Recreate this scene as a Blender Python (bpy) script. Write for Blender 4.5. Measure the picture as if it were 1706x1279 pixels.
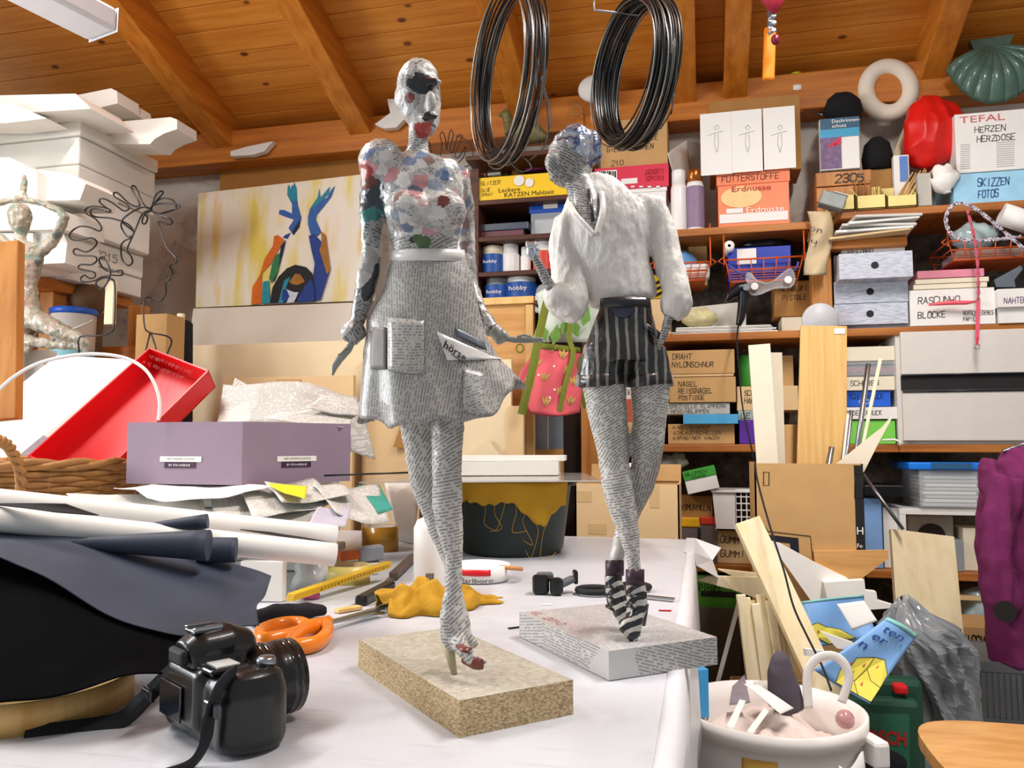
import bpy, bmesh, math, random
from mathutils import Vector, Matrix, noise as mnoise
for _o in list(bpy.data.objects): bpy.data.objects.remove(_o)
random.seed(7)
SC = bpy.context.scene
COL = SC.collection
# ---------------------------------------------------------------- camera
F, CX, CY, ZC = 1330.0, 853.0, 639.5, 1.02
YAW, PIT = math.radians(13.4), math.atan(100.5/1330.0)
cam = bpy.data.cameras.new('camera'); cam.sensor_width = 36.0; cam.lens = 36.0*F/1706.0; cam.clip_start = .02
cam_o = bpy.data.objects.new('camera', cam); COL.objects.link(cam_o)
cam_o.location = (0, 0, ZC); cam_o.rotation_euler = (math.pi/2+PIT, 0, YAW)
SC.camera = cam_o
# ---------------------------------------------------------------- world, lamps, exposure
w = bpy.data.worlds.new('world'); SC.world = w; w.use_nodes = True
w.node_tree.nodes['Background'].inputs[0].default_value = (.93, .96, 1, 1)
w.node_tree.nodes['Background'].inputs[1].default_value = .33
SC.view_settings.view_transform = 'Standard'; SC.view_settings.look = 'None'
SC.view_settings.exposure = .42; SC.view_settings.gamma = 1; SC.view_settings.use_curve_mapping = False
def area(name, loc, rot, sx, sy, power, col=(1, .97, .92)):
    l = bpy.data.lights.new(name, 'AREA'); l.shape = 'RECTANGLE'; l.size = sx; l.size_y = sy; l.energy = power; l.color = col
    o = bpy.data.objects.new(name, l); COL.objects.link(o); o.location = loc; o.rotation_euler = rot; return o
area('ceiling_tube_light', (-1.75, 1.0, 2.78), (0, 0, 0), .12, 1.3, 34, (1, .985, .97))
area('ceiling_tube_light', (.6, 1.25, 2.68), (0, 0, 0), .12, 1.3, 40, (1, .985, .97))
area('ceiling_tube_uplight', (-1.75, 1.0, 2.81), (math.pi, 0, 0), .12, 1.3, 12, (1, .985, .97))
area('ceiling_tube_uplight', (.6, 1.25, 2.71), (math.pi, 0, 0), .12, 1.3, 12, (1, .985, .97))
area('window_daylight', (-3.3, .45, 1.66), (0, math.radians(-85), 0), 1.1, 2.0, 80, (.93, .97, 1))

# ---------------------------------------------------------------- measuring: where a picture point lies in the room
RGT = Vector((math.cos(YAW), math.sin(YAW), 0)); FWD = Vector((-math.sin(YAW), math.cos(YAW), 0)); UP = Vector((0, 0, 1))
EYE = Vector((0, 0, ZC))
def ray(px, py):
    x = (px-CX)/F; y = (CY-py)/F; cp, sp = math.cos(PIT), math.sin(PIT)
    return RGT*x + FWD*(cp-y*sp) + UP*(sp+y*cp)
def PY(px, py, Y): d = ray(px, py); return EYE+d*(Y/d.y)
def PZ(px, py, Z): d = ray(px, py); return EYE+d*((Z-ZC)/d.z)
def PD(px, py, D): return EYE+ray(px, py)*D
TZ = .75

# ---------------------------------------------------------------- materials
MATS = {}
def lin(h):
    if not isinstance(h, str): return tuple(h)[:3]
    h = h.lstrip('#'); c = [int(h[i:i+2], 16)/255 for i in (0, 2, 4)]
    return tuple(x/12.92 if x <= .04045 else ((x+.055)/1.055)**2.4 for x in c)
class N:
    def __init__(s, name):
        s.m = bpy.data.materials.new(name); s.m.use_nodes = True; s.t = s.m.node_tree; s.p = s.t.nodes['Principled BSDF']
    def n(s, typ, **kw):
        o = s.t.nodes.new(typ)
        for k, v in kw.items():
            if k in o.inputs: s.set(o.inputs[k], v)
            else: setattr(o, k, v)
        return o
    def set(s, inp, v):
        if isinstance(v, bpy.types.NodeSocket): s.t.links.new(v, inp)
        else: inp.default_value = v
    def math(s, op, a, b=0.0, c=None):
        o = s.t.nodes.new('ShaderNodeMath'); o.operation = op; s.set(o.inputs[0], a); s.set(o.inputs[1], b)
        if c is not None: s.set(o.inputs[2], c)
        return o.outputs[0]
    def mix(s, f, a, b, typ='MIX'):
        o = s.t.nodes.new('ShaderNodeMix'); o.data_type = 'RGBA'; o.blend_type = typ
        s.set(o.inputs[0], f)
        s.set(o.inputs[6], a if isinstance(a, bpy.types.NodeSocket) else (*lin(a), 1)); s.set(o.inputs[7], b if isinstance(b, bpy.types.NodeSocket) else (*lin(b), 1))
        return o.outputs[2]
    def coord(s, scale=(1, 1, 1), rnd=False, rot=(0, 0, 0)):
        tc = s.n('ShaderNodeTexCoord').outputs['Object']
        mp = s.n('ShaderNodeMapping'); s.set(mp.inputs[0], tc); mp.inputs[3].default_value = scale; mp.inputs[2].default_value = rot
        if rnd:
            oi = s.n('ShaderNodeObjectInfo'); k = s.math('MULTIPLY', oi.outputs['Random'], 37.0)
            cb = s.n('ShaderNodeCombineXYZ'); [s.set(cb.inputs[i], k) for i in range(3)]
            s.set(mp.inputs[1], cb.outputs[0])
        return mp.outputs[0]
    def noise(s, vec, scale, detail=3, rough=.5):
        o = s.n('ShaderNodeTexNoise'); s.set(o.inputs['Vector'], vec); o.inputs['Scale'].default_value = scale; o.inputs['Detail'].default_value = detail; o.inputs['Roughness'].default_value = rough
        return o.outputs['Fac']
    def ramp(s, fac, stops, const=False):
        o = s.n('ShaderNodeValToRGB'); s.set(o.inputs[0], fac); e = o.color_ramp.elements
        if const: o.color_ramp.interpolation = 'CONSTANT'
        while len(e) < len(stops): e.new(.5)
        for el, (p, c) in zip(e, stops): el.position = p; el.color = (*lin(c), 1) if not isinstance(c, float) else (c, c, c, 1)
        return o.outputs[0]
    def bump(s, h, strength, dist=.002):
        o = s.n('ShaderNodeBump'); o.inputs['Strength'].default_value = strength; o.inputs['Distance'].default_value = dist; s.set(o.inputs['Height'], h)
        s.set(s.p.inputs['Normal'], o.outputs[0])
    def fin(s, col, rough=.6, metal=0, coat=0, alpha=1, trans=0, spec=.4):
        s.set(s.p.inputs['Base Color'], col if isinstance(col, bpy.types.NodeSocket) else (*lin(col), 1))
        s.p.inputs['Roughness'].default_value = rough; s.p.inputs['Metallic'].default_value = metal; s.p.inputs['Coat Weight'].default_value = coat
        s.p.inputs['Alpha'].default_value = alpha; s.p.inputs['Transmission Weight'].default_value = trans; s.p.inputs['Specular IOR Level'].default_value = spec
        return s.m
def mat(name, col='#808080', rough=.6, var=.1, vs=25, bump=0., bs=90, metal=0, coat=0, alpha=1, trans=0, spec=.4, bd=.002, rnd=False):
    if name in MATS: return MATS[name]
    n = N(name); v = n.coord(rnd=rnd); f = n.noise(v, vs, 3)
    c = lin(col); d = tuple(x*(1-var*2) for x in c); l = tuple(min(1, x*(1+var)) for x in c)
    cc = n.mix(f, d, l)
    if bump: n.bump(n.noise(v, bs, 3), bump, bd)
    MATS[name] = n.fin(cc, rough, metal, coat, alpha, trans, spec); return MATS[name]
def wood(name, light, dark, grain=(1, 14, 14), knots=.0, rough=.5, kd='#5a2c0a', coat=.0, scale=1.):
    n = N(name); v = n.coord(tuple(g*scale for g in grain), rnd=True); a = n.noise(v, 2.2, 5, .6)
    c = n.ramp(a, [(.3, dark), (.62, light)])
    fine = n.noise(n.coord(tuple(g*scale*5 for g in grain), rnd=True), 2, 2); c = n.mix(n.math('MULTIPLY', fine, .25), c, dark)
    if knots:
        v2 = n.coord(tuple((5.5 if g < 5 else 9.) for g in grain), rnd=True); vo = n.n('ShaderNodeTexVoronoi'); n.set(vo.inputs['Vector'], v2); vo.inputs['Scale'].default_value = 1.
        k = n.ramp(vo.outputs['Distance'], [(0., 1.), (.08, .85), (.13, .0)])
        sel = n.n('ShaderNodeSeparateColor'); n.set(sel.inputs[0], vo.outputs['Color'])
        k = n.math('MULTIPLY', k, n.math('LESS_THAN', sel.outputs[0], knots))
        c = n.mix(k, c, kd)
    n.bump(a, .12, .003)
    MATS[name] = n.fin(c, rough, coat=coat); return MATS[name]
def newsprint(name, paper='#c9c6bd', ink='#2a2a2c', line=260., word=120., seed=0., rough=.42, cell=14., angle=1.2, base=0., plane='XZ', cover=.5, bump=.25, coat=.25, patch=None, inkf=.7):
    """paper scraps, each with its own direction of printed lines"""
    n = N(name); v = n.coord(); 
    vd = n.n('ShaderNodeVectorMath', operation='MULTIPLY_ADD'); nz = n.n('ShaderNodeTexNoise'); n.set(nz.inputs['Vector'], v); nz.inputs['Scale'].default_value = cell*1.6; nz.inputs['Detail'].default_value = 2; n.set(vd.inputs[0], nz.outputs['Color']); vd.inputs[1].default_value = (.6/cell,)*3; n.set(vd.inputs[2], v)
    vo = n.n('ShaderNodeTexVoronoi'); n.set(vo.inputs['Vector'], vd.outputs[0]); vo.inputs['Scale'].default_value = cell
    sep = n.n('ShaderNodeSeparateColor'); n.set(sep.inputs[0], vo.outputs['Color'])
    ang = n.math('MULTIPLY_ADD', sep.outputs[0], angle*2, base-angle)
    vr = n.n('ShaderNodeVectorRotate'); vr.rotation_type = 'AXIS_ANGLE'; n.set(vr.inputs['Vector'], v); vr.inputs['Axis'].default_value = {'XZ': (-.23, .97, 0), 'XY': (0, 0, 1), 'YZ': (1, 0, 0)}[plane]; n.set(vr.inputs['Angle'], ang)
    sx = n.n('ShaderNodeSeparateXYZ'); n.set(sx.inputs[0], vr.outputs[0])
    a, b = {'XZ': (0, 2), 'XY': (0, 1), 'YZ': (1, 2)}[plane]
    L = n.math('MULTIPLY', sx.outputs[b], line); row = n.math('FLOOR', L); fr = n.math('FRACT', L)
    ln = n.math('MULTIPLY', n.math('GREATER_THAN', fr, .3), n.math('LESS_THAN', fr, .85))
    cb = n.n('ShaderNodeCombineXYZ'); n.set(cb.inputs[0], n.math('MULTIPLY', sx.outputs[a], word)); n.set(cb.inputs[1], n.math('MULTIPLY', row, 3.7)); cb.inputs[2].default_value = seed
    wn = n.noise(cb.outputs[0], 1., 1); wd = n.math('GREATER_THAN', wn, cover)
    blank = n.math('GREATER_THAN', sep.outputs[1], .1)
    f = n.math('MULTIPLY', n.math('MULTIPLY', ln, wd), blank)
    f = n.math('MULTIPLY', f, inkf)
    pc = n.mix(sep.outputs[2], paper, tuple(x*.82 for x in lin(paper)))
    if patch:
        pr = n.ramp(sep.outputs[2], patch, True); sel = n.math('GREATER_THAN', sep.outputs[1], .45); pc = n.mix(sel, pc, pr); f = n.math('MULTIPLY', f, n.math('SUBTRACT', 1., sel))
    c = n.mix(f, pc, ink)
    n.bump(n.noise(v, 70., 3), bump, .004)
    MATS[name] = n.fin(c, rough, coat=coat); return MATS[name]

# ---------------------------------------------------------------- mesh building
class B:
    def __init__(s): s.v = []; s.f = []; s.mi = []; s.sm = []
    def add(s, v, f, mi=0, sm=False):
        o = len(s.v); s.v += [Vector(p) for p in v]; s.f += [tuple(i+o for i in q) for q in f]; s.mi += [mi]*len(f); s.sm += [sm]*len(f); return s
    def box(s, c, size, rot=None, bev=.0, mi=0):
        bm = bmesh.new(); bmesh.ops.create_cube(bm, size=1)
        for q in bm.verts: q.co = Vector((q.co.x*size[0], q.co.y*size[1], q.co.z*size[2]))
        if bev: bmesh.ops.bevel(bm, geom=bm.edges[:], offset=min(bev, .45*min(size)), segments=2, affect='EDGES', profile=.5)
        bm.verts.index_update(); R = rot if rot is not None else Matrix.Identity(3); c = Vector(c)
        s.add([c+R@q.co for q in bm.verts], [[q.index for q in f.verts] for f in bm.faces], mi, False); bm.free(); return s
    def span(s, a, b, bev=0., mi=0):   # box between two corners
        a = Vector(a); b = Vector(b); return s.box((a+b)/2, [abs(q) for q in (b-a)], bev=bev, mi=mi)
    def bar(s, a, b, w, h, up=UP, bev=.0, mi=0):   # box along a line
        a = Vector(a); b = Vector(b); d = b-a; L = d.length; x = d.normalized(); y = Vector(up).cross(x)
        if y.length < 1e-4: y = Vector((0, 1, 0)).cross(x)
        y.normalize(); z = x.cross(y); R = Matrix((x, y, z)).transposed(); return s.box((a+b)/2, (L, w, h), R, bev, mi)
    def prism(s, pts, n, t, mi=0):     # planar outline given in space, thickened along n
        n = Vector(n).normalized()*t; k = len(pts); p = [Vector(q) for q in pts]; q = [a+n for a in p]
        s.add(p+q, [tuple(range(k))[::-1], tuple(range(k, 2*k))]+[(i, (i+1) % k, k+(i+1) % k, k+i) for i in range(k)], mi); return s
    def quadhull(s, lo, hi, mi=0):     # 4 bottom and 4 top points
        return s.add(list(lo)+list(hi), [(3, 2, 1, 0), (4, 5, 6, 7)]+[(i, (i+1) % 4, 4+(i+1) % 4, 4+i) for i in range(4)], mi)
    def tube(s, path, r, n=8, closed=False, mi=0, sm=True, flat=1., up=None):
        P = [Vector(p) for p in path]; k = len(P); R = list(r) if hasattr(r, '__len__') else [r]*k
        T = [(P[(i+1) % k]-P[i-1] if closed else P[min(i+1, k-1)]-P[max(i-1, 0)]).normalized() for i in range(k)]
        a = Vector(up) if up is not None else (UP if abs(T[0].z) < .9 else Vector((1, 0, 0)))
        a = (a-T[0]*a.dot(T[0])).normalized(); vs = []
        for i in range(k):
            a = a-T[i]*a.dot(T[i])
            a = a.normalized() if a.length > 1e-6 else T[i].orthogonal().normalized()
            b = T[i].cross(a)
            vs += [P[i]+(a*math.cos(2*math.pi*j/n)*flat+b*math.sin(2*math.pi*j/n))*R[i] for j in range(n)]
        fs = [(i*n+j, i*n+(j+1) % n, ((i+1) % k)*n+(j+1) % n, ((i+1) % k)*n+j) for i in range(k if closed else k-1) for j in range(n)]
        s.add(vs, fs, mi, sm)
        if not closed:
            o = len(s.v)-len(vs); s.f += [tuple(o+j for j in range(n))[::-1], tuple(o+(k-1)*n+j for j in range(n))]; s.mi += [mi]*2; s.sm += [False]*2
        return s
    def lathe(s, prof, c, n=24, M=None, mi=0, sx=1., sy=1., sm=True, cap=True):
        c = Vector(c); R = M if M is not None else Matrix.Identity(3); vs = []
        for r, z in prof: vs += [c+R@Vector((r*sx*math.cos(2*math.pi*j/n), r*sy*math.sin(2*math.pi*j/n), z)) for j in range(n)]
        fs = [(i*n+j, i*n+(j+1) % n, (i+1)*n+(j+1) % n, (i+1)*n+j) for i in range(len(prof)-1) for j in range(n)]
        s.add(vs, fs, mi, sm)
        if cap:
            o = len(s.v)-len(vs); k = len(prof)
            for i, fl in ((0, True), (k-1, False)):
                if prof[i][0] > 1e-5: q = tuple(o+i*n+j for j in range(n)); s.f.append(q[::-1] if fl else q); s.mi.append(mi); s.sm.append(False)
        return s
    def grid(s, fn, nu, nv, mi=0, sm=True, closed=False):
        vs = [fn(i/(nu if closed else nu-1), j/(nv-1)) for i in range(nu) for j in range(nv)]
        fs = [(i*nv+j, ((i+1) % nu)*nv+j, ((i+1) % nu)*nv+j+1, i*nv+j+1) for i in range(nu if closed else nu-1) for j in range(nv-1)]
        return s.add(vs, fs, mi, sm)
    def ball(s, c, r, n=12, mi=0, M=None):
        rr = r if hasattr(r, '__len__') else (r, r, r); k = n//2
        return s.lathe([(max(1e-6, math.sin(math.pi*i/k))*1., -math.cos(math.pi*i/k)) for i in range(k+1)], c, n, (M if M is not None else Matrix.Identity(3))@Matrix.Diagonal(rr), mi, cap=False)
    def loft(s, rings, fwd=FWD, n=20, mi=0):   # rings: (centre, halfwidth, halfdepth); width runs across the path, depth along fwd
        P = [Vector(r[0]) for r in rings]; k = len(P); vs = []
        for i in range(k):
            t = (P[min(i+1, k-1)]-P[max(i-1, 0)]).normalized(); f = Vector(fwd); f = (f-t*f.dot(t)).normalized(); a = t.cross(f)
            vs += [P[i]+a*math.cos(2*math.pi*j/n)*rings[i][1]+f*math.sin(2*math.pi*j/n)*rings[i][2] for j in range(n)]
        fs = [(i*n+j, i*n+(j+1) % n, (i+1)*n+(j+1) % n, (i+1)*n+j) for i in range(k-1) for j in range(n)]
        fs += [tuple(range(n))[::-1], tuple((k-1)*n+j for j in range(n))]
        return s.add(vs, fs, mi, True)
    def build(s, name, mats, parent=None, solid=0., sub=0, voxel=0., smooth=0, flat=False, displace=None, post=None, loc=None):
        me = bpy.data.meshes.new(name); base = WL.get(parent.name, Vector()) if parent else Vector()
        if parent is None:
            if loc is None:
                lo = Vector([min(p[i] for p in s.v) for i in range(3)]); hi = Vector([max(p[i] for p in s.v) for i in range(3)])
                loc = Vector(((lo.x+hi.x)/2, (lo.y+hi.y)/2, lo.z))
            base = Vector(loc)
        me.from_pydata([p-base for p in s.v], [], s.f); me.polygons.foreach_set('use_smooth', s.sm if not flat else [False]*len(s.f))
        for m in (mats if isinstance(mats, (list, tuple)) else [mats]): me.materials.append(m if not isinstance(m, str) else MATS[m])
        me.polygons.foreach_set('material_index', s.mi); me.update()
        o = bpy.data.objects.new(name, me); COL.objects.link(o)
        if parent: o.parent = parent
        else: o.location = base
        WL[o.name] = base
        if voxel:
            bm = bmesh.new(); bm.from_mesh(me); bmesh.ops.recalc_face_normals(bm, faces=bm.faces); bm.to_mesh(me); bm.free()
            md = o.modifiers.new('remesh', 'REMESH'); md.mode = 'VOXEL'; md.voxel_size = voxel; md.use_smooth_shade = True
            if smooth: sm = o.modifiers.new('smooth', 'SMOOTH'); sm.factor = .5; sm.iterations = smooth
            dg = bpy.context.evaluated_depsgraph_get(); ev = o.evaluated_get(dg); m2 = bpy.data.meshes.new_from_object(ev)
            o.modifiers.clear(); o.data = m2
            m2.materials.clear()
            for m in (mats if isinstance(mats, (list, tuple)) else [mats]): m2.materials.append(m if not isinstance(m, str) else MATS[m])
            if displace:
                nr = [q.normal.copy() for q in m2.vertices]
                for q, nn in zip(m2.vertices, nr): q.co = q.co+nn*displace(q.co+base)
            if post:
                ix = [post(f.center+base, None) for f in m2.polygons]; m2.polygons.foreach_set('material_index', ix)
            else:
                for f in m2.polygons: f.material_index = 0
            m2.update()
        if sub: md = o.modifiers.new('sub', 'SUBSURF'); md.levels = sub; md.render_levels = sub
        if solid: md = o.modifiers.new('solid', 'SOLIDIFY'); md.thickness = solid; md.offset = 0
        return o
WL = {}
def tag(o, label, cat, group=None):
    o['label'] = label; o['category'] = cat
    if group: o['group'] = group
    return o
def thing(name, loc, label, cat, group=None):
    o = bpy.data.objects.new(name, None); o.empty_display_size = .02; COL.objects.link(o); o.location = loc; WL[o.name] = Vector(loc)
    return tag(o, label, cat, group)
def struct(o): o['kind'] = 'structure'; return o
def one(b, name, mats, label, cat, group=None, **kw): return tag(b.build(name, mats, **kw), label, cat, group)
def rotz(a): return Matrix.Rotation(a, 3, 'Z')
def fbm(p, s=1., o=3): return mnoise.fractal(Vector(p)*s, 1., 2., o)
def smoothpath(pts, k=6, closed=False):   # Catmull-Rom
    P = [Vector(p) for p in pts]; n = len(P); out = []
    for i in range(n if closed else n-1):
        a, b, c, d = (P[(i+j-1) % n] if closed else P[min(max(i+j-1, 0), n-1)] for j in range(4))
        for q in range(k):
            t = q/k; out.append(.5*((2*b)+(c-a)*t+(2*a-5*b+4*c-d)*t*t+(3*b-a-3*c+d)*t**3))
    if not closed: out.append(P[-1])
    return out
# ---------------------------------------------------------------- lettering
GL = {'A': '00,26,40;12,32', 'B': '00,06,36,45,44,33,03;33,42,41,30,00', 'C': '45,36,16,05,01,10,30,41', 'D': '00,06,26,44,42,20,00', 'E': '40,00,06,46;03,33',
 'F': '00,06,46;03,33', 'G': '45,36,16,05,01,10,30,41,43,23', 'H': '00,06;40,46;03,43', 'I': '20,26', 'J': '46,41,30,10,01', 'K': '00,06;46,03,40', 'L': '06,00,40',
 'M': '00,06,23,46,40', 'N': '00,06,40,46', 'O': '10,01,05,16,36,45,41,30,10', 'P': '00,06,36,45,44,33,03', 'Q': '10,01,05,16,36,45,41,30,10;31,40', 'R': '00,06,36,45,44,33,03;23,40',
 'S': '45,36,16,05,04,13,33,42,41,30,10,01', 'T': '20,26;06,46', 'U': '06,01,10,30,41,46', 'V': '06,20,46', 'W': '06,10,23,30,46', 'X': '00,46;06,40', 'Y': '06,23,46;23,20', 'Z': '06,46,00,40',
 '0': '10,01,05,16,36,45,41,30,10', '1': '14,26,20', '2': '05,16,36,45,44,00,40', '3': '05,16,36,45,44,33,42,41,30,10,01;33,13', '5': '46,06,04,34,43,41,30,00', '-': '03,33', '.': '20,21', '/': '00,46'}
UML = {'Ä': 'A', 'Ö': 'O', 'Ü': 'U'}
def scrawl(s, parent, org, u, v, h, m, width=None, name='lettering', pen=.1, slant=.08, off=.0008):
    """hand lettering as flat pen strokes; org = lower left, u, v = unit directions, h = letter height, width = total width"""
    u = Vector(u).normalized(); v = Vector(v).normalized(); n = u.cross(v); b = B(); rnd = random.Random(s)
    if not s: return None
    adv = h*.82; tot = len(s)*adv; kx = (width/tot) if width else 1.
    for i, ch in enumerate(s):
        um = ch in UML; g = GL.get(UML.get(ch, ch))
        if not g: continue
        if um: g += ';16,17;36,37'
        jx, jy, sc = rnd.uniform(-.03, .03)*h, rnd.uniform(-.05, .05)*h, rnd.uniform(.9, 1.06)
        for st in g.split(';'):
            pts = []
            for q in st.split(','):
                x = int(q[0])/4*.62*h*kx*sc; y = int(q[1])/6*h*sc
                if um: y *= .88
                pts.append(Vector(org)+u*(i*adv*kx+x+jx+y*slant)+v*(y+jy)+n*off)
            for a, c in zip(pts[:-1], pts[1:]):
                d = (c-a); 
                if d.length < 1e-6: continue
                d.normalize(); sd = n.cross(d)*h*pen*.5; e = d*h*pen*.4
                b.add([a-e-sd, c+e-sd, c+e+sd, a-e+sd], [(0, 1, 2, 3)])
    if b.v: return b.build(name, m, parent)
def printed(s, parent, org, u, v, h, m, width=None, name='print', off=.0008, bold=0., shear=0.):
    cu = bpy.data.curves.new('t', 'FONT'); cu.body = s; cu.size = 1; cu.offset = bold; cu.shear = shear; cu.resolution_u = 2; o = bpy.data.objects.new('t', cu); COL.objects.link(o)
    dg = bpy.context.evaluated_depsgraph_get(); me = bpy.data.meshes.new_from_object(o.evaluated_get(dg)); bpy.data.objects.remove(o); bpy.data.curves.remove(cu)
    u = Vector(u).normalized(); v = Vector(v).normalized(); n = u.cross(v); b = B()
    xs = [q.co.x for q in me.vertices]; W = max(xs)-min(xs) if xs else 1; kx = width/W if width else h*1.35; ky = h*1.35; x0 = min(xs) if xs else 0
    b.add([Vector(org)+u*((q.co.x-x0)*kx)+v*(q.co.y*ky)+n*off for q in me.vertices], [tuple(p.vertices) for p in me.polygons]); bpy.data.meshes.remove(me)
    return b.build(name, m, parent)
def scribble(parent, org, u, v, h, width, m, name='lettering', seed=1):
    """a line of writing too blurred to read"""
    u = Vector(u).normalized(); v = Vector(v).normalized(); n = u.cross(v); b = B(); r = random.Random(seed); x = 0.
    while x < width:
        k = h*r.uniform(.3, .7); a = Vector(org)+u*x+v*h*r.uniform(0, .2)+n*.0008; c = Vector(org)+u*(x+k*r.uniform(-.2, .8))+v*h*r.uniform(.6, 1)+n*.0008; d = (c-a).normalized(); s = n.cross(d)*h*.06
        b.add([a-s, c-s, c+s, a+s], [(0, 1, 2, 3)]); x += k*(1.6 if r.random() < .2 else .75)
    return b.build(name, m, parent)
# ---------------------------------------------------------------- cartons
def carton(label, x0, x1, y0, y1, Y, depth, m, txt=(), lid=None, lidh=.3, name='storage_box', cat='box', ink='ink', group=None, zb=None, over=.004, bev=.002):
    """closed box seen from the front: its front face fills the picture rectangle at distance Y. txt: (string, left, baseline-from-bottom, height, width) as fractions"""
    xm, ym = (x0+x1)/2, (y0+y1)/2
    X0, X1 = PY(x0, ym, Y).x, PY(x1, ym, Y).x; Z1 = PY(xm, y0, Y).z; Z0 = zb if zb is not None else PY(xm, y1, Y).z; W, H = X1-X0, Z1-Z0
    if not txt and lid is None:
        return one(B().span((X0, Y, Z0), (X1, Y+depth, Z1), bev), name, m, label, cat, group)
    t = thing(name, ((X0+X1)/2, Y+depth/2, Z0), label, cat, group)
    if lid is not None:
        B().span((X0, Y, Z0), (X1, Y+depth, Z1-.003), bev).build('body', m, t)
        B().span((X0-over, Y-over, Z1-H*lidh), (X1+over, Y+depth+over, Z1), bev).build('lid', lid, t)
    else: B().span((X0, Y, Z0), (X1, Y+depth, Z1), bev).build('body', m, t)
    fy = Y-(over if lid is not None else 0)-.0006
    for q in txt:
        s, a, c, h, wd = q[:5]; mm = q[5] if len(q) > 5 else ink; fn = q[6] if len(q) > 6 else scrawl
        fn(s, t, (X0+a*W, fy, Z0+c*H), (1, 0, 0), (0, 0, 1), h*H, MATS[mm], wd*W)
    return t
def patchq(parent, t_box, a0, a1, c0, c1, m, name='label_patch'): pass
def pbox(b, x0, x1, y0, y1, Y, depth, bev=0., zb=None, mi=0):
    xm, ym = (x0+x1)/2, (y0+y1)/2
    a = Vector((PY(x0, ym, Y).x, Y, zb if zb is not None else PY(xm, y1, Y).z)); c = Vector((PY(x1, ym, Y).x, Y+depth, PY(xm, y0, Y).z))
    return b.span(a, c, bev, mi)
def poly(b, pts, Y, t, mi=0):   # outline traced at a distance, as a slab of thickness t
    return b.prism([PY(x, y, Y) for x, y in pts], (0, 1, 0), t, mi)
def polyD(b, pts, D, t, mi=0): return b.prism([PD(x, y, D) for x, y in pts], FWD, t, mi)
# ---------------------------------------------------------------- shared materials
mat('ink', '#171412', .6, .05); mat('ink_soft', '#4a4038', .6, .05); mat('ink_red', '#b01818', .6, .05); mat('ink_blue', '#1d3f86', .6, .05); mat('ink_white', '#f4f0ea', .6, .03); mat('ink_violet', '#54206b', .6, .05)
mat('card', '#c39a64', .8, .07, 18, .1, 200); mat('card_light', '#d9b98a', .8, .05, 14, .08, 180); mat('card_dark', '#a97a40', .8, .08, 14, .1, 150); mat('card_pale', '#e3cfa9', .8, .05, 10)
mat('white_card', '#e9e6e0', .6, .04, 10); mat('grey_card', '#b9b4aa', .7, .07, 12); mat('paper', '#eeece6', .7, .04, 8); mat('paper_grey', '#cfccc4', .7, .08, 12)
mat('foam', '#e2dfd7', .8, .03, 12, .25, 260, bd=.003); mat('plastic_white', '#eceae6', .35, .04, 8); mat('plastic_blue', '#1f56b8', .35, .06, 8); mat('plastic_clear', '#dfe6ea', .12, .02, 5, alpha=.38)
mat('plastic_black', '#101114', .32, .2, 20); mat('rubber_black', '#15151a', .7, .2, 30); mat('steel', '#9aa0a6', .28, .1, 30, metal=1); mat('wire_dark', '#3b3a3a', .35, .15, 40, metal=.8); mat('wire_light', '#8d8a84', .3, .1, 40, metal=.9)
mat('foil', '#c9ced6', .22, .15, 30, .5, 60, metal=.85); mat('red_plastic', '#d5161c', .35, .06, 8); mat('orange_plastic', '#f08318', .3, .06, 10, coat=.3); mat('orange_wire', '#d2571d', .4, .08, 20)
mat('shelf_dark', '#4d2a16', .5, .2, 30); mat('pink', '#d4334c', .6, .06, 10); mat('peach', '#f0865c', .6, .06, 8); mat('yellow_box', '#f2c714', .5, .04, 6); mat('purple', '#5a2a9c', .5, .06, 8); mat('sky_blue', '#4aa5d4', .5, .06, 8); mat('green_box', '#3d9a35', .5, .08, 10)
mat('cream', '#e6dcc2', .6, .05, 10); mat('mustard', '#b98a14', .9, .12, 14, .3, 300); mat('navy', '#1a2f6e', .5, .1, 10); mat('black_card', '#0d0d0f', .8, .1, 20); mat('brown_dark', '#2c1a10', .6, .2, 20)
wood('pine_ceiling', '#dc9238', '#c07220', (1, 16, 16), .55, .45, '#5a2406', .1)
wood('pine_rafter', '#d4862e', '#b06214', (14, 1, 14), .25, .45, '#5a2606', .1)
wood('pine_plate', '#cd7e2c', '#a65c16', (1, 14, 14), .25, .5, '#5a2606')
wood('pine_shelf', '#bb7632', '#8c4c16', (1, 18, 18), .1, .5)
wood('pine_post', '#c98a44', '#a5662a', (18, 18, 1), .15, .5)
wood('pine_raw', '#f3e4c0', '#e8d3a2', (20, 20, 1.), .12, .6, '#b98a50')
wood('lath_raw', '#f2e6c8', '#e2cf9f', (20, 20, 1.2), .0, .7)
wood('veneer', '#e3be7c', '#cf9f58', (22, 22, .9), .0, .45)
wood('beech_board', '#d7a768', '#bb8647', (1, 16, 16), .0, .5)
def planewall():
    n = N('plaster'); v = n.coord(); a = n.noise(v, 3.2, 6, .6); st = n.ramp(a, [(.52, 0.), (.6, 1.)]); fine = n.ramp(n.noise(v, 22, 5, .65), [(.5, 0.), (.62, 1.)])
    c = n.mix(n.math('MULTIPLY', st, .5), '#cfc8be', '#a89a8c'); c = n.mix(n.math('MULTIPLY', n.math('MULTIPLY', fine, st), .35), c, '#7c4634')
    n.bump(n.noise(v, 40, 4), .3, .004); MATS['plaster'] = n.fin(c, .9)
planewall()
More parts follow.
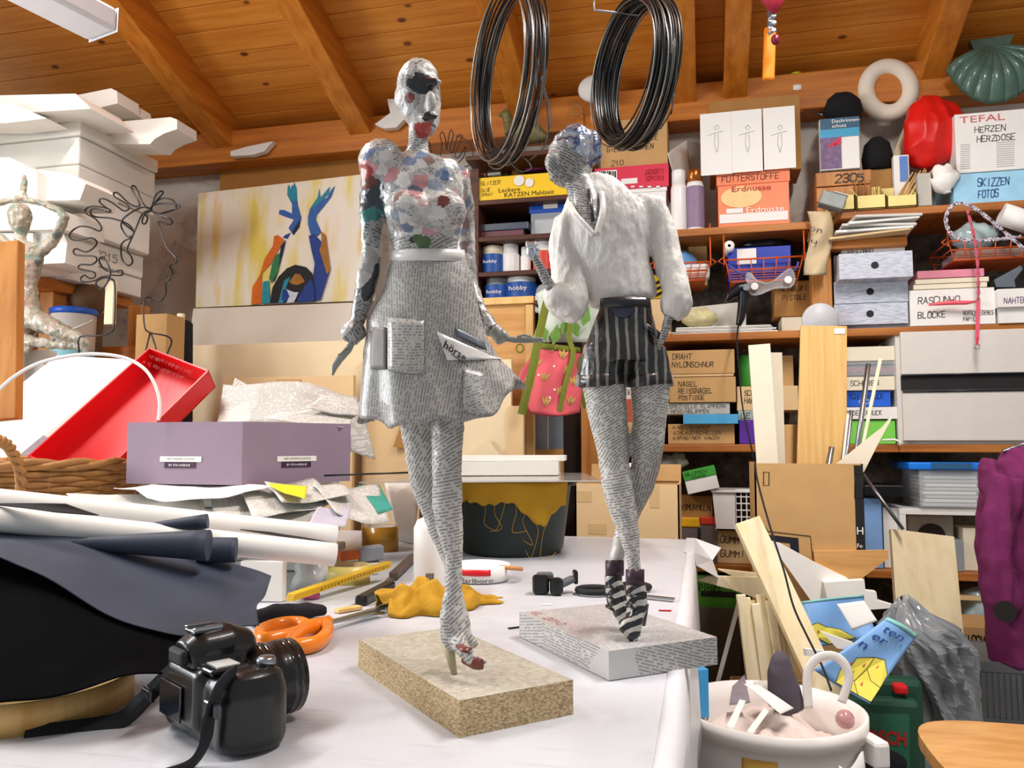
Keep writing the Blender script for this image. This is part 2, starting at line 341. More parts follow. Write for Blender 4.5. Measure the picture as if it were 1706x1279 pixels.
# ---------------------------------------------------------------- room
WY = 3.35
def ceil_z(Y): return 2.50+(WY-Y)*.366
struct(one(B().span((-3.6, -.6, -.05), (3.2, WY+.1, 0)), 'floor', mat('concrete', '#8d8880', .8, .1, 6), 'grey concrete workshop floor', 'floor')); bpy.data.objects['floor'].pop('category'); 
struct(B().span((-3.6, WY, 0), (3.2, WY+.12, 2.46)).build('wall_back', 'plaster'))
wl = B(); wl.span((-3.12, -.6, 0), (-3.0, WY, 1.1)).span((-3.12, 1.4, 1.1), (-3.0, WY, 2.4)).span((-3.12, -.6, 2.1), (-3.0, 1.4, 2.6)); struct(wl.build('wall_left', 'plaster'))
wn = struct(B().span((-3.1, -.6, 1.06), (-2.9, 1.42, 1.1)).build('window_1', mat('white_lacquer', '#efeeea', .4, .03)))
for y in (-.58, .42, 1.38): B().span((-3.1, y-.03, 1.1), (-3.04, y+.03, 2.1)).build('window_bar', 'white_lacquer', wn)
struct(B().span((-3.1, WY-.14, 2.325), (3.2, WY, 2.475), .006).build('trim_1', 'pine_plate'))
ceil = bpy.data.objects.new('ceiling', None); COL.objects.link(ceil); struct(ceil); WL['ceiling'] = Vector()
sl = math.atan(.366); pw = .118; me = None
Y = WY+.10; k = 0
while Y > -.6:   # planks run along the wall, one above the other up the slope
    yc = Y-pw/2*math.cos(sl); R = Matrix.Rotation(-sl, 3, 'X')
    if me is None:
        o = B().box((0, 0, 0), (6.4, pw-.003, .02), R, .003).build('plank', 'pine_ceiling', ceil); me = o.data
    else: o = bpy.data.objects.new('plank', me); COL.objects.link(o); o.parent = ceil
    o.location = (-.1+((k*37) % 11)*.01, yc, ceil_z(yc)+.012); Y -= pw*math.cos(sl); k += 1
struct(B().quadhull([(-3.4, WY+.1, ceil_z(WY+.1)+.03), (3.2, WY+.1, ceil_z(WY+.1)+.03), (3.2, -.6, ceil_z(-.6)+.03), (-3.4, -.6, ceil_z(-.6)+.03)],
    [(-3.4, WY+.1, ceil_z(WY+.1)+.06), (3.2, WY+.1, ceil_z(WY+.1)+.06), (3.2, -.6, ceil_z(-.6)+.06), (-3.4, -.6, ceil_z(-.6)+.06)]).build('roof_boarding', 'pine_ceiling', ceil))
def rafter(X, wd, ht=.15):
    a = Vector((X, WY-.02, ceil_z(WY-.02)-ht/2)); c = Vector((X, -.6, ceil_z(-.6)-ht/2)); B().bar(a, c, wd, ht, bev=.004).build('rafter', 'pine_rafter', ceil)
for X, wd in ((-2.15, .1), (-1.46, .1), (-.72, .1), (-.05, .1), (.15, .09), (.87, .09), (1.5, .1)): rafter(X, wd)
# crosswise board between the two right rafters
B().span((.2, 2.78, ceil_z(2.78)-.10), (.83, 2.82, ceil_z(2.78)-.03)).build('noggin', 'pine_plate', ceil)
# bare darker masonry behind the pine shelving
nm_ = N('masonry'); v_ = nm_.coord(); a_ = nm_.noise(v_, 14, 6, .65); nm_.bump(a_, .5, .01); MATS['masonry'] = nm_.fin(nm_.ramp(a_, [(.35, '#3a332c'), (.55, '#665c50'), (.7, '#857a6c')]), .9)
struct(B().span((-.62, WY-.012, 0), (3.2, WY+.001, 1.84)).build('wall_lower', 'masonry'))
for x, y, z in ((-1.75, 1.0, 2.795), (.6, 1.25, 2.695)): B().span((x-.05, y-.66, z-.008), (x+.05, y+.66, z+.008), .004).build('added_housing', mat('lamp_white', '#d9dade', .4, .03), ceil); [B().span((x-.004, y+s-.004, z), (x+.004, y+s+.004, ceil_z(y+s))).build('added_hanger', 'lamp_white', ceil) for s in (-.5, .5)]  # housings and hangers added out of view to carry the overhead area lights
# ---------------------------------------------------------------- lamp fixture top left
lt = thing('strip_lamp', (-2.3, 2.0, 2.72), 'white fluorescent strip lamp fixed under the ceiling beside the first rafter', 'lamp')
a = PD(172, 42, 2.35); d = (PD(-160, -130, 1.9)-a)
B().bar(a, a+d, .13, .07, bev=.012).build('housing', mat('lamp_white', '#d9dade', .4, .03), lt)
B().bar(a-d*.004+Vector((0, 0, .0)), a, .132, .074, bev=.01).build('end_cap', 'lamp_white', lt)
mesh_t = B().tube([a+d*.06-UP*.045, a+d*.97-UP*.045], .013, 10)
mt = N('tube_glow'); mt.p.inputs['Emission Color'].default_value = (1, .97, .92, 1); mt.p.inputs['Emission Strength'].default_value = 3.; MATS['tube_glow'] = mt.fin('#ffffff')
# ---------------------------------------------------------------- worktable
tb = thing('worktable', (-1.1, 1.3, 0), 'large white topped worktable carrying both sculptures', 'table')
def tabletop():
    n = N('table_white'); v = n.coord(); a = n.noise(v, 5, 6, .65); st = n.ramp(a, [(.5, 0.), (.72, 1.)]); sc = n.ramp(n.noise(n.coord((3, 40, 3)), 3, 4), [(.6, 0.), (.75, 1.)])
    c = n.mix(n.math('MULTIPLY', st, .35), '#c2c5cb', '#8f8e92'); c = n.mix(n.math('MULTIPLY', sc, .3), c, '#7d7a7c'); n.bump(a, .2, .003); MATS['table_white'] = n.fin(c, .38)
tabletop()
B().span((-2.3, .2, TZ-.03), (-.03, 2.36, TZ), .004).build('tabletop', 'table_white', tb)
for x in (-2.2, -.12):
    for y in (.3, 2.26): B().span((x-.04, y-.04, 0), (x+.04, y+.04, TZ-.03), .004).build('leg', 'pine_post', tb)
for y in (.28, 2.24): B().span((-2.2, y, .62), (-.12, y+.04, .72)).build('apron', 'pine_plate', tb)
# plastic sheet hanging over the right edge, with its raised far corner
rs = random.Random(3)
def skirt(u, v):
    y = .2+u*2.14; fold = .004*math.sin(u*23)+.003*math.sin(u*61+1)
    if v < .25: return Vector((-.045+v/.25*.021, y, TZ+.0012+.003*math.sin(u*40)**2*v))
    w_ = (v-.25)/.75; return Vector((-.022+.004*w_+fold*w_, y, TZ-.004-w_*(.30+.05*math.sin(u*17))))
one(B().grid(skirt, 60, 10), 'plastic_sheet', mat('sheet_plastic', '#dcdde0', .3, .05, 14, .3, 50), 'translucent white plastic sheet folded down over the right table edge', 'sheet', solid=.001)
one(B().add([(-.05, 2.372, TZ+.002), (.045, 2.345, TZ-.02), (.02, 2.27, TZ-.045), (.035, 2.19, TZ-.08), (-.02, 2.06, TZ-.03), (-.05, 2.06, TZ+.002), (-.026, 2.36, TZ+.003), (-.026, 2.06, TZ+.002)], [(0, 6, 7, 5), (6, 1, 2), (6, 2, 7), (2, 3, 4), (2, 4, 7)]), 'sheet_corner', 'sheet_plastic', 'stiff white sheet corner sticking out at the far right table corner', 'sheet', solid=.0015)
def PF(px, py, d): r = ray(px, py); return EYE+r*(d/r.dot(FWD))
def hd_of(P): return (Vector(P)-EYE).dot(FWD)
class Fig:
    def __init__(s, d): s.d = d; s.k = d/F
    def p(s, px, py, dd=0.): return PF(px, py, s.d+dd)
    def limb(s, b, rings, n=16):
        b.loft([(s.p(r[0], r[1], r[4] if len(r) > 4 else 0.), r[2]*s.k, (r[3] if len(r) > 3 else r[2])*s.k) for r in rings], n=n)
# ---------------------------------------------------------------- papers
MAG = [(0., '#8f97a3'), (.14, '#c4c1bc'), (.32, '#7684a0'), (.42, '#bba39c'), (.5, '#cdcac4'), (.68, '#8a736c'), (.75, '#93a6a0'), (.8, '#c9c6c2'), (.9, '#c08f92'), (.95, '#555c68')]

newsprint('news_legs', '#c2bfb9', '#3a3836', cell=11, line=290, word=200, angle=.9, base=.5, cover=.44, inkf=.58)
newsprint('news_skirt', '#a6a39d', '#3a3836', cell=7, line=330, word=300, angle=.25, base=1.5, bump=.2, cover=.45, inkf=.5)
newsprint('collage', '#bcbab6', inkf=.5, cell=85, line=330, word=230, angle=1.4, patch=MAG, bump=.7, rough=.25, coat=.6)
newsprint('news_head', '#b9b6b0', cell=48, line=300, word=210, angle=1., cover=.62, bump=1., patch=[(0., '#a9a6a2'), (.4, '#c4c1bc'), (.7, '#8f8d8b'), (.9, '#7c7a7a')])
newsprint('news_arm', '#9b9a98', cell=34, line=300, word=200, angle=1.3, patch=[(0., '#9c9a97'), (.4, '#2c3038'), (.62, '#b9b5af'), (.85, '#5d6270')], bump=1., rough=.3, coat=.5)
newsprint('news_neck', '#c9c6bf', cell=2, line=330, word=300, angle=.05, base=.0, cover=.42)
mat('scrap_black', '#14161b', .35, .3, 60, .5, 70, coat=.5); mat('scrap_red', '#a53a30', .4, .15, 40, .4, 70, coat=.4); mat('scrap_teal', '#2f7d78', .4, .15, 40, .4, 70, coat=.4)
mat('scrap_white', '#d9d6d0', .4, .08, 40, .4, 70, coat=.4); mat('scrap_rose', '#bd8486', .4, .2, 60, .4, 70, coat=.4); mat('scrap_brown', '#6e2f22', .4, .2, 60, .4, 70, coat=.4)
mat('scrap_blue', '#4a6690', .35, .3, 60, .5, 70, coat=.5); mat('scrap_green', '#4d6b34', .35, .4, 60, .5, 70, coat=.5); mat('heel_cream', '#b9ae8c', .5, .1, 40); mat('hand_paper', '#8f918a', .4, .12, 60, .4, 80, coat=.4)
def chipboard():
    n = N('chipboard'); v = n.coord((1, 1, 2.2)); vo = n.n('ShaderNodeTexVoronoi'); n.set(vo.inputs['Vector'], v); vo.inputs['Scale'].default_value = 420
    s = n.n('ShaderNodeSeparateColor'); n.set(s.inputs[0], vo.outputs['Color'])
    c = n.ramp(s.outputs[0], [(0., '#9a8460'), (.25, '#b8a07a'), (.6, '#cbb790'), (.9, '#a58d66')], True); n.bump(s.outputs[1], .6, .003); MATS['chipboard'] = n.fin(c, .85)
chipboard()
n = N('chip_top'); v = n.coord(); n.bump(n.noise(v, 300, 3), .2, .001); MATS['chip_top'] = n.fin(n.ramp(n.noise(v, 160, 4, .7), [(.35, '#9a9484'), (.65, '#bab5a6')]), .7)
def plinth(parent, name, N_, R_, L_, z0, z1, ms, mlist):
    N_, R_, L_ = (Vector((*q, 0)) for q in (N_, R_, L_)); u = R_-N_; w = L_-N_; w = w-u*(w.dot(u)/u.dot(u)); q = [N_, N_+u, N_+u+w, N_+w]
    b = B(); b.add([p+UP*z for z in (z0, z1) for p in q], [(3, 2, 1, 0), (0, 1, 5, 4), (1, 2, 6, 5), (2, 3, 7, 6), (3, 0, 4, 7)], 1); b.add([p+UP*z1 for p in q], [(0, 1, 2, 3)], 0)
    return b.build(name, mlist, parent), q
# ================================================================ left sculpture
zb1 = TZ+.034
foot1 = PZ(758, 1122, zb1); f1 = Fig(hd_of(foot1)); P1 = f1.p
S1 = thing('paper_sculpture', foot1-UP*.034, 'tall newspaper collage woman with bald head and flared newsprint skirt on chipboard plinth', 'sculpture')
plinth(S1, 'plinth', (-.223, .726), (-.131, .815), (-.402, .929), TZ, zb1, 0, [MATS['chip_top'], MATS['chipboard']])
b = B()
f1.limb(b, [(697, 101, 6, 8), (698, 106, 20, 24), (698, 118, 31, 36), (697, 138, 37, 43), (698, 158, 38, 44), (700, 178, 36, 42), (705, 194, 30, 37, -.003), (711, 205, 22, 28, -.008), (715, 213, 12, 16, -.012)])
b.ball(P1(718, 168, -.027), (.006, .007, .013)); b.ball(P1(708, 140, -.02), (.02, .008, .006)); b.ball(P1(715, 194, -.025), (.010, .006, .005)); b.ball(P1(664, 165, .0), (.004, .008, .012))
f1.limb(b, [(697, 190, 18, 18), (697, 215, 17, 18), (696, 240, 17, 18), (694, 258, 22, 20), (692, 270, 36, 24)])
f1.limb(b, [(690, 258, 24, 20), (690, 266, 52, 26), (691, 276, 72, 34), (694, 300, 78, 42), (702, 328, 74, 46), (707, 358, 69, 48), (707, 388, 62, 42), (708, 412, 56, 38), (711, 432, 55, 38), (713, 470, 66, 46), (712, 540, 80, 56), (712, 600, 78, 56), (712, 650, 60, 50)], 24)
b.ball(P1(636, 272), (.026, .026, .026), 14); b.ball(P1(680, 350, -.026), (.026, .022, .022)); b.ball(P1(738, 352, -.022), (.026, .022, .022))
for rr in ([(640, 262, 30, 28), (628, 290, 28, 28), (621, 330, 23, 24), (618, 375, 19, 21), (620, 415, 16, 18), (614, 455, 19, 20), (603, 505, 16, 18), (594, 540, 12, 14)],
           [(755, 290, 28, 26, .02), (772, 345, 20, 22, .06), (776, 410, 18, 20, .075), (780, 470, 17, 18, .07), (797, 520, 16, 17, .055), (822, 552, 14, 15, .04)]): f1.limb(b, rr)
# legs
f1.limb(b, [(690, 640, 30, 34, .03), (692, 700, 29, 32, .035), (700, 750, 27, 29, .04), (707, 800, 25, 26, .045), (722, 850, 22, 23, .05), (738, 895, 19, 19, .045), (752, 940, 12, 13, .04), (760, 985, 11, 12, .035), (768, 1030, 14, 14, .03), (778, 1062, 10, 10, .025), (793, 1076, 7, 6, .02)])
f1.limb(b, [(742, 640, 31, 34, -.01), (746, 700, 27, 31, -.01), (745, 750, 25, 27, -.01), (745, 795, 24, 25, -.01), (745, 840, 25, 25, -.005), (750, 885, 21, 22), (756, 925, 15, 16), (756, 965, 13, 14), (753, 1005, 16, 16), (753, 1035, 21, 18), (757, 1058, 23, 17), (763, 1078, 18, 14)])
f1.limb(b, [(760, 1062, 15, 12, -.005), (772, 1084, 12, 10, -.02), (786, 1097, 11, 7, -.03), (800, 1102, 8, 5, -.036), (811, 1103, 4, 4, -.04)])
head_c = P1(700, 150, 0); kk = f1.k
PATCH1 = [(P1(706, 134, -.030), .0145, 2), (P1(690, 138, -.028), .009, 2), (P1(733, 135, -.015), .007, 2), (P1(681, 163, -.024), .007, 7), (P1(708, 196, -.032), .0085, 2), (P1(717, 203, -.03), .0085, 2), (P1(699, 185, -.03), .006, 2), (P1(728, 200, -.022), .007, 2),
          (P1(708, 214, -.012), .0085, 3), (P1(699, 216, -.014), .0075, 3), (P1(613, 285, -.012), .010, 3), (P1(612, 302, -.012), .010, 7), (P1(612, 364, -.008), .009, 4), (P1(626, 354, -.016), .010, 4), (P1(636, 345, -.016), .007, 4), (P1(700, 296, -.034), .011, 6), (P1(694, 318, -.04), .009, 6), (P1(737, 333, -.044), .007, 7), (P1(730, 351, -.05), .007, 3), (P1(650, 290, -.024), .008, 6), (P1(748, 290, -.03), .011, 11), (P1(668, 300, -.03), .009, 5), (P1(700, 402, -.03), .012, 12), (P1(684, 402, -.03), .009, 2)]
def post1(c, nrm):
    for q, r, mi in PATCH1:
        if (c-q).length < r*(1+.45*mnoise.noise(c*90)): return mi
    z = c.z; y0 = P1(700, 222).z
    if z > P1(700, 225).z: return 1
    if z > P1(700, 258).z: return 10
    if z < P1(700, 640).z: return 9
    px = (c-EYE).dot(RGT)/(c-EYE).dot(FWD)*F+CX
    if px < 636 and z < P1(700, 300).z: return 8
    if px > 782: return 8
    return 0 if z > P1(700, 400).z else 9
b.build('body', [MATS[q] for q in ('collage', 'news_head', 'scrap_black', 'scrap_red', 'scrap_teal', 'scrap_white', 'scrap_rose', 'scrap_brown', 'news_arm', 'news_legs', 'news_neck', 'scrap_blue', 'scrap_green')], S1, voxel=.0021, smooth=4,
        displace=lambda c: .0011*fbm(c, 55, 2)+.0007*mnoise.noise(c*150), post=post1)
# skirt
LX = [653, 640, 615, 607, 603, 600]; RX = [771, 788, 796, 804, 828, 868]; HD = [42, 56, 66, 72, 80, 88]
def lerp(T, t): x = min(t, .9999)*(len(T)-1); i = int(x); return T[i]+(T[i+1]-T[i])*(x-i)
def skirt_px(th, t):
    l, r, h = lerp(LX, t), lerp(RX, t), lerp(HD, t); c = math.cos(th); s = math.sin(th)
    rip = 1+t*t*(.05*math.sin(6*th+.5)+.03*math.sin(11*th))
    hem = 700-(62*max(0, c)**2.2)+7*math.sin(5*th)+3*math.sin(13*th)
    return ((l+r)/2+(r-l)/2*c*rip, 424+(hem-424)*t-6*t*s, h*s*rip*kk)
def skirt_pt(u, v, off=0.): x, y, dd = skirt_px(2*math.pi*u, v); return P1(x, y, dd+off)
sk = B().grid(lambda u, v: skirt_pt(u, v)+Vector((0, 0, 0))+RGT*.0012*fbm(skirt_pt(u, v), 40), 96, 40, closed=True).build('skirt', 'news_skirt', S1, solid=.0014)
SKT = [skirt_px(math.pi+math.pi*j/39, .35+.65*i/24) for i in range(25) for j in range(40)]
def on_skirt(px, py, off=-.003):
    e = sorted(((x-px)**2+(y-py)**2, dd) for x, y, dd in SKT)[:4]; w_ = [1/(q[0]+.5) for q in e]
    return P1(px, py, sum(a*q[1] for a, q in zip(w_, e))/sum(w_)+off)
B().grid(lambda u, v: on_skirt(727+u*95+v*18, 552+u*42+v*34-30*u*v+14*v*(1-u)), 10, 6).build('paper_scrap', 'scrap_white', sk, solid=.0006)
B().grid(lambda u, v: on_skirt(757+u*50+v*4, 545+u*24+v*14), 8, 4).build('paper_scrap', mat('scrap_photo', '#6c7480', .4, .4, 60), sk, solid=.0006)
B().grid(lambda u, v: on_skirt(617+u*26, 545+v*70), 6, 10).build('paper_scrap', mat('scrap_photo_brown', '#8d857e', .5, .3, 40), sk, solid=.0006)
B().grid(lambda u, v: on_skirt(772+u*34, 612+v*72+10*u), 8, 10).build('paper_scrap', newsprint('news_scrap', '#a3a39f', cell=3, line=330, word=300, angle=.3, base=.3, inkf=.5), sk, solid=.0006)
B().grid(lambda u, v: on_skirt(646+u*60, 528+v*90+u*6), 8, 10).build('paper_scrap', newsprint('news_scrap_tall', '#aeaca5', cell=2, line=330, word=300, angle=.1, base=0., inkf=.5), sk, solid=.0006)
tx = printed('hörse.', sk, (0, 0, 0), (1, 0, 0), (0, 0, 1), .01, MATS['ink'], .045, bold=.02)
for q in tx.data.vertices:
    u = (q.co.x+WL[S1.name].x); v_ = q.co.z+WL[S1.name].z; px = 738+u/.045*44*.9+v_/.01*5; py = 578+u/.045*26-v_/.01*12; q.co = on_skirt(px, py, -.0045)-WL[S1.name]
b = B(); b.add([on_skirt(752, 588, -.0045), on_skirt(780, 609, -.0045), on_skirt(780, 611, -.0045), on_skirt(752, 590, -.0045)], [(0, 1, 2, 3)]); b.build('underline', 'ink', sk)
# waistband
B().grid(lambda u, v: P1(*(lambda a: (a[0], 417+v*20+3*math.sin(u*6.28), a[2]*1.05))(skirt_px(2*math.pi*u, .03))), 48, 3, closed=True).build('waistband', 'scrap_white', S1, solid=.0014)
# hands and heels
b = B(); b.ball(P1(589, 553, -.002), (.0135, .013, .012), 14); f1.limb(b, [(592, 536, 14, 14), (588, 556, 18, 17), (584, 572, 10, 9)]); b.build('cuff', 'news_arm', S1, voxel=.002, smooth=2, displace=lambda c: .0016*fbm(c, 90, 2))
b = B(); f1.limb(b, [(590, 565, 5, 4), (580, 582, 7, 4), (566, 598, 7, 3), (557, 612, 6, 3), (554, 626, 2, 2)]); f1.limb(b, [(578, 580, 4, 3, -.004), (569, 589, 3, 2.5, -.008), (562, 592, 2, 2, -.01)]); b.build('hand', 'hand_paper', S1, voxel=.0013, smooth=2)
b = B(); f1.limb(b, [(822, 548, 13, 15, .04), (834, 562, 15, 14, .038), (845, 556, 12, 12, .036)]); b.build('cuff', 'hand_paper', S1, voxel=.0018, smooth=2, displace=lambda c: .0012*fbm(c, 90, 2))
b = B(); f1.limb(b, [(838, 563, 5, 5, .036), (858, 566, 6, 4, .034), (880, 566, 6.5, 3, .032), (905, 566, 5, 2.5, .03)]); f1.limb(b, [(862, 561, 3, 3, .03), (874, 558, 2.5, 2.5, .026), (886, 561, 2, 2, .022)]); b.build('hand', 'hand_paper', S1, voxel=.0013, smooth=2)
hp = P1(757, 1124, -.002); b = B(); b.tube([P1(745, 1066, .008), P1(751, 1095, .003), Vector((hp.x, hp.y, zb1))], [.0095, .005, .0032], 10); b.build('shoe_heel', 'heel_cream', S1)
tp = P1(800, 1103, -.038); b = B(); f1.limb(b, [(772, 1096, 9, 6, -.02), (790, 1104, 11, 4, -.034), (806, 1107, 9, 3, -.04)]); b.build('shoe_sole', 'scrap_brown', S1, voxel=.0016, smooth=2)
b = B(); b.tube([P1(766, 1075, -.02), P1(775, 1082, -.028), P1(783, 1083, -.03)], .006, 8, flat=.4); b.build('shoe_strap', 'scrap_brown', S1)
# ================================================================ right sculpture
zb2 = TZ+.034
foot2 = PZ(1045, 1056, zb2); f2 = Fig(hd_of(foot2)); P2 = f2.p; k2 = f2.k
S2 = thing('paper_sculpture', foot2-UP*.034, 'stooping newspaper woman in white blouse and striped shorts on newsprint covered plinth', 'sculpture')
newsprint('news_plinth', '#c4c4c2', '#3a3a3a', cell=12.7, line=270, word=230, angle=.7, base=.3, cover=.42, bump=.1, inkf=.5); newsprint('news_plinth_top', '#bdbcbb', '#3a3a3a', cell=9, line=330, word=300, angle=.5, plane='XY', bump=.05, cover=.5, inkf=.4)
_, q4 = plinth(S2, 'plinth', (-.109, .935), (.013, 1.033), (-.219, 1.147), TZ+.001, zb2, 0, [MATS['news_plinth_top'], MATS['news_plinth']])
uu = (q4[1]-q4[0]).normalized(); ww = (q4[3]-q4[0]).normalized()
scrawl('EL 2010', S2, q4[3]+UP*zb2-ww*.012+uu*.012, -ww, uu, .011, MATS['ink_red'], .085)
n = N('foil_blue'); v = n.coord(); n.bump(n.noise(v, 70, 3), 1., .006); MATS['foil_blue'] = n.fin(n.ramp(n.noise(v, 55, 3), [(.42, '#b9c0cc'), (.5, '#8c9ab4'), (.56, '#2c4478'), (.7, '#c9d0da')]), .24, .75)
n = N('blouse'); v = n.coord((1, 1, .3)); n.bump(n.noise(v, 75, 6, .7), .9, .005); MATS['blouse'] = n.fin(n.mix(n.noise(v, 50, 4), '#cfcac2', '#e9e6e0'), .48, coat=.15)
b = B()
f2.limb(b, [(985, 222, 8, 10), (972, 226, 27, 26), (960, 240, 36, 36), (950, 258, 40, 39), (943, 278, 35, 34), (936, 296, 24, 24), (930, 306, 13, 14)])
b.ball(P2(921, 270, -.018), (.011, .012, .015)); b.ball(P2(982, 245, .01), (.018, .026, .024)); b.ball(P2(925, 293, -.014), (.009, .01, .009)); b.ball(P2(980, 280, .0), (.006, .012, .016))
f2.limb(b, [(958, 280, 27, 26), (964, 304, 23, 24, -.002), (973, 325, 27, 22, -.014), (979, 348, 26, 16, -.03), (986, 370, 15, 10, -.042), (991, 390, 4, 5, -.047)])
f2.limb(b, [(945, 520, 10, 11, -.03), (925, 492, 10, 11, -.035), (906, 458, 9, 9, -.04), (892, 430, 7, 8, -.045), (887, 422, 8, 8, -.046)])
f2.limb(b, [(1118, 505, 9, 9, -.03), (1114, 530, 8, 8, -.032), (1107, 555, 7, 7, -.033), (1100, 572, 6, 6, -.03), (1094, 586, 5, 5, -.022)])
f2.limb(b, [(1008, 600, 36, 38), (1006, 640, 37, 38), (1012, 690, 33, 34), (1020, 740, 28, 29), (1023, 775, 25, 26), (1028, 805, 26, 26, -.004), (1038, 850, 23, 23, -.008), (1048, 890, 17, 17, -.012), (1055, 930, 11, 11, -.014), (1058, 958, 11, 11, -.014)])
f2.limb(b, [(1078, 600, 36, 38), (1084, 640, 34, 36), (1082, 690, 29, 31), (1080, 740, 26, 27), (1076, 775, 24, 25, .008), (1066, 810, 23, 23, .02), (1050, 850, 19, 20, .03), (1037, 890, 14, 15, .034), (1027, 930, 12, 12, .034), (1024, 955, 11, 11, .034)])
hc = P2(968, 238, .004); strip = [(P2(955+i*5.2, 255+i*12, -.022), .006, 2) for i in range(3)]
def post2(c, nrm):
    w_ = c+Vector((mnoise.noise(c*80), mnoise.noise(c*80+Vector((5, 0, 0))), mnoise.noise(c*80+Vector((0, 7, 0)))))*.006
    x = (w_-EYE).dot(RGT)/(w_-EYE).dot(FWD)*F+CX
    zz = (w_.z-P2(960, 300).z)/f2.k   # pixels above y=300
    if zz > 0 and (x-950)*.75+(zz-42)*1.15 > 6: return 1
    if zz < -330: return 2
    return 0
newsprint('news_face', '#a9a7a3', cell=7.3, line=300, word=200, angle=.6, base=-.2, cover=.45, bump=.3)
b.build('body', [MATS['news_face'], MATS['foil_blue'], MATS['news_legs']], S2, voxel=.0028, smooth=4, displace=lambda c: .0008*fbm(c, 60, 2)+(.003*fbm(c, 60, 2) if post2(c, None) == 1 else 0), post=post2)
B().tube([P2(981, 316, -.036), P2(985, 345, -.046), P2(988, 368, -.05)], .0022, 6).build('neck_stripe', 'scrap_black', S2)
# fist at the raised left forearm: palm, four bent fingers and a thumb
b = B(); f2.limb(b, [(889, 432, 6, 7, -.045), (886, 422, 10, 9, -.046), (885, 412, 9, 8, -.047)])
for i in range(4): b.tube([P2(878+i*5, 411-abs(i-1.5)*1.2, -.050), P2(878+i*4.6, 405-abs(i-1.5), -.053), P2(879+i*4, 407, -.058), P2(880+i*3.6, 413, -.058)], [.0026, .0024, .0022, .002], 7)
b.tube([P2(895, 424, -.048), P2(897, 416, -.055), P2(891, 414, -.059)], [.0026, .0024, .002], 7)
b.build('hand', 'foil', S2, voxel=.0012, smooth=1)
# blouse
b = B()
f2.limb(b, [(1036, 316, 36, 22), (1030, 322, 62, 32), (1022, 338, 74, 40), (1014, 365, 78, 46), (1012, 395, 74, 47), (1016, 425, 66, 44), (1024, 455, 60, 42), (1034, 482, 58, 42), (1038, 497, 56, 40), (1039, 503, 55, 38)], 24)
f2.limb(b, [(966, 348, 14, 20), (945, 372, 22, 26), (938, 410, 23, 26), (944, 445, 25, 26, -.005), (950, 475, 29, 29, -.012), (948, 500, 32, 30, -.02), (942, 518, 30, 26, -.024), (938, 527, 22, 18, -.026)])
f2.limb(b, [(962, 505, 20, 22, -.02), (940, 500, 28, 27, -.026), (922, 490, 22, 20, -.032), (914, 482, 12, 12, -.036)])
f2.limb(b, [(1060, 340, 18, 22), (1083, 348, 27, 29), (1100, 385, 25, 27), (1111, 425, 23, 25, -.008), (1121, 460, 21, 24, -.018), (1127, 485, 21, 24, -.025), (1127, 503, 25, 25, -.028), (1124, 520, 21, 20, -.03), (1121, 529, 13, 12, -.03)])
cr = lambda c: .0016*(1-2*abs(mnoise.noise(Vector((c.x*1.6, c.y*1.6, c.z*.5))*48)))+.0008*(1-2*abs(mnoise.noise(Vector((c.x*1.6, c.y*1.6, c.z*.6))*110)))
b.build('blouse', 'blouse', S2, voxel=.0024, smooth=7, displace=cr)
# collar edges of the V neck
for pts in ([(948, 340, -.03), (962, 362, -.05), (990, 392, -.054)], [(1002, 322, -.03), (1004, 352, -.05), (993, 391, -.055)]): B().tube(smoothpath([P2(*q) for q in pts]), .004, 8).build('collar', 'blouse', S2)
# shorts
def striped():
    n = N('striped_cloth'); v = n.coord(); dp = n.n('ShaderNodeVectorMath', operation='DOT_PRODUCT'); n.set(dp.inputs[0], v); dp.inputs[1].default_value = tuple(RGT)
    x = n.math('FRACT', n.math('MULTIPLY', n.math('ADD', dp.outputs['Value'], n.math('MULTIPLY', n.noise(v, 30, 2), .006)), 82.)); s = n.math('LESS_THAN', x, .3)
    c = n.mix(n.math('MULTIPLY', s, .8), '#1b1a1c', '#8d8880'); n.bump(n.noise(v, 80, 3), .5, .004); MATS['striped_cloth'] = n.fin(c, .35, coat=.4)
striped()
b = B()
f2.limb(b, [(1044, 497, 40, 34), (1042, 520, 45, 38), (1040, 548, 54, 44), (1038, 580, 64, 50), (1038, 605, 68, 52)], 24)
f2.limb(b, [(1008, 580, 36, 42), (1004, 610, 39, 43), (1002, 632, 40, 44), (1003, 645, 38, 42)]); f2.limb(b, [(1074, 580, 34, 42), (1078, 610, 37, 43), (1080, 628, 38, 44), (1081, 640, 36, 42)])
so = b.build('shorts', 'striped_cloth', S2, voxel=.0026, smooth=3, displace=lambda c: .0016*fbm(Vector((c.x, c.y, c.z*.5)), 60, 2))
B().ball(P2(1039, 514, -.033), (.014, .004, .012), 16).build('button', mat('button_grey', '#33384a', .4, .2, 60), so)
B().grid(lambda u, v: P2(1000+82*(u), 497+v*16-3*math.sin(u*3.1), -.034-.006*math.sin(u*3.14)), 12, 3).build('waistband', 'scrap_black', so, solid=.002)
B().tube(smoothpath([P2(1076, 542, -.028), P2(1090, 552, -.03), P2(1102, 562, -.022)]), .004, 6).build('pocket_edge', 'striped_cloth', so)
for cx, w_ in ((1002, 38), (1080, 37)):   # turned-up cuffs
    B().grid(lambda u, v: P2(cx+(w_+3+v*2)*math.cos(6.283*u), 622+v*20+3*math.sin(6.283*u*2), (w_+6)*k2*math.sin(6.283*u)), 32, 3, closed=True).build('turn_up', 'striped_cloth', so, solid=.0016)
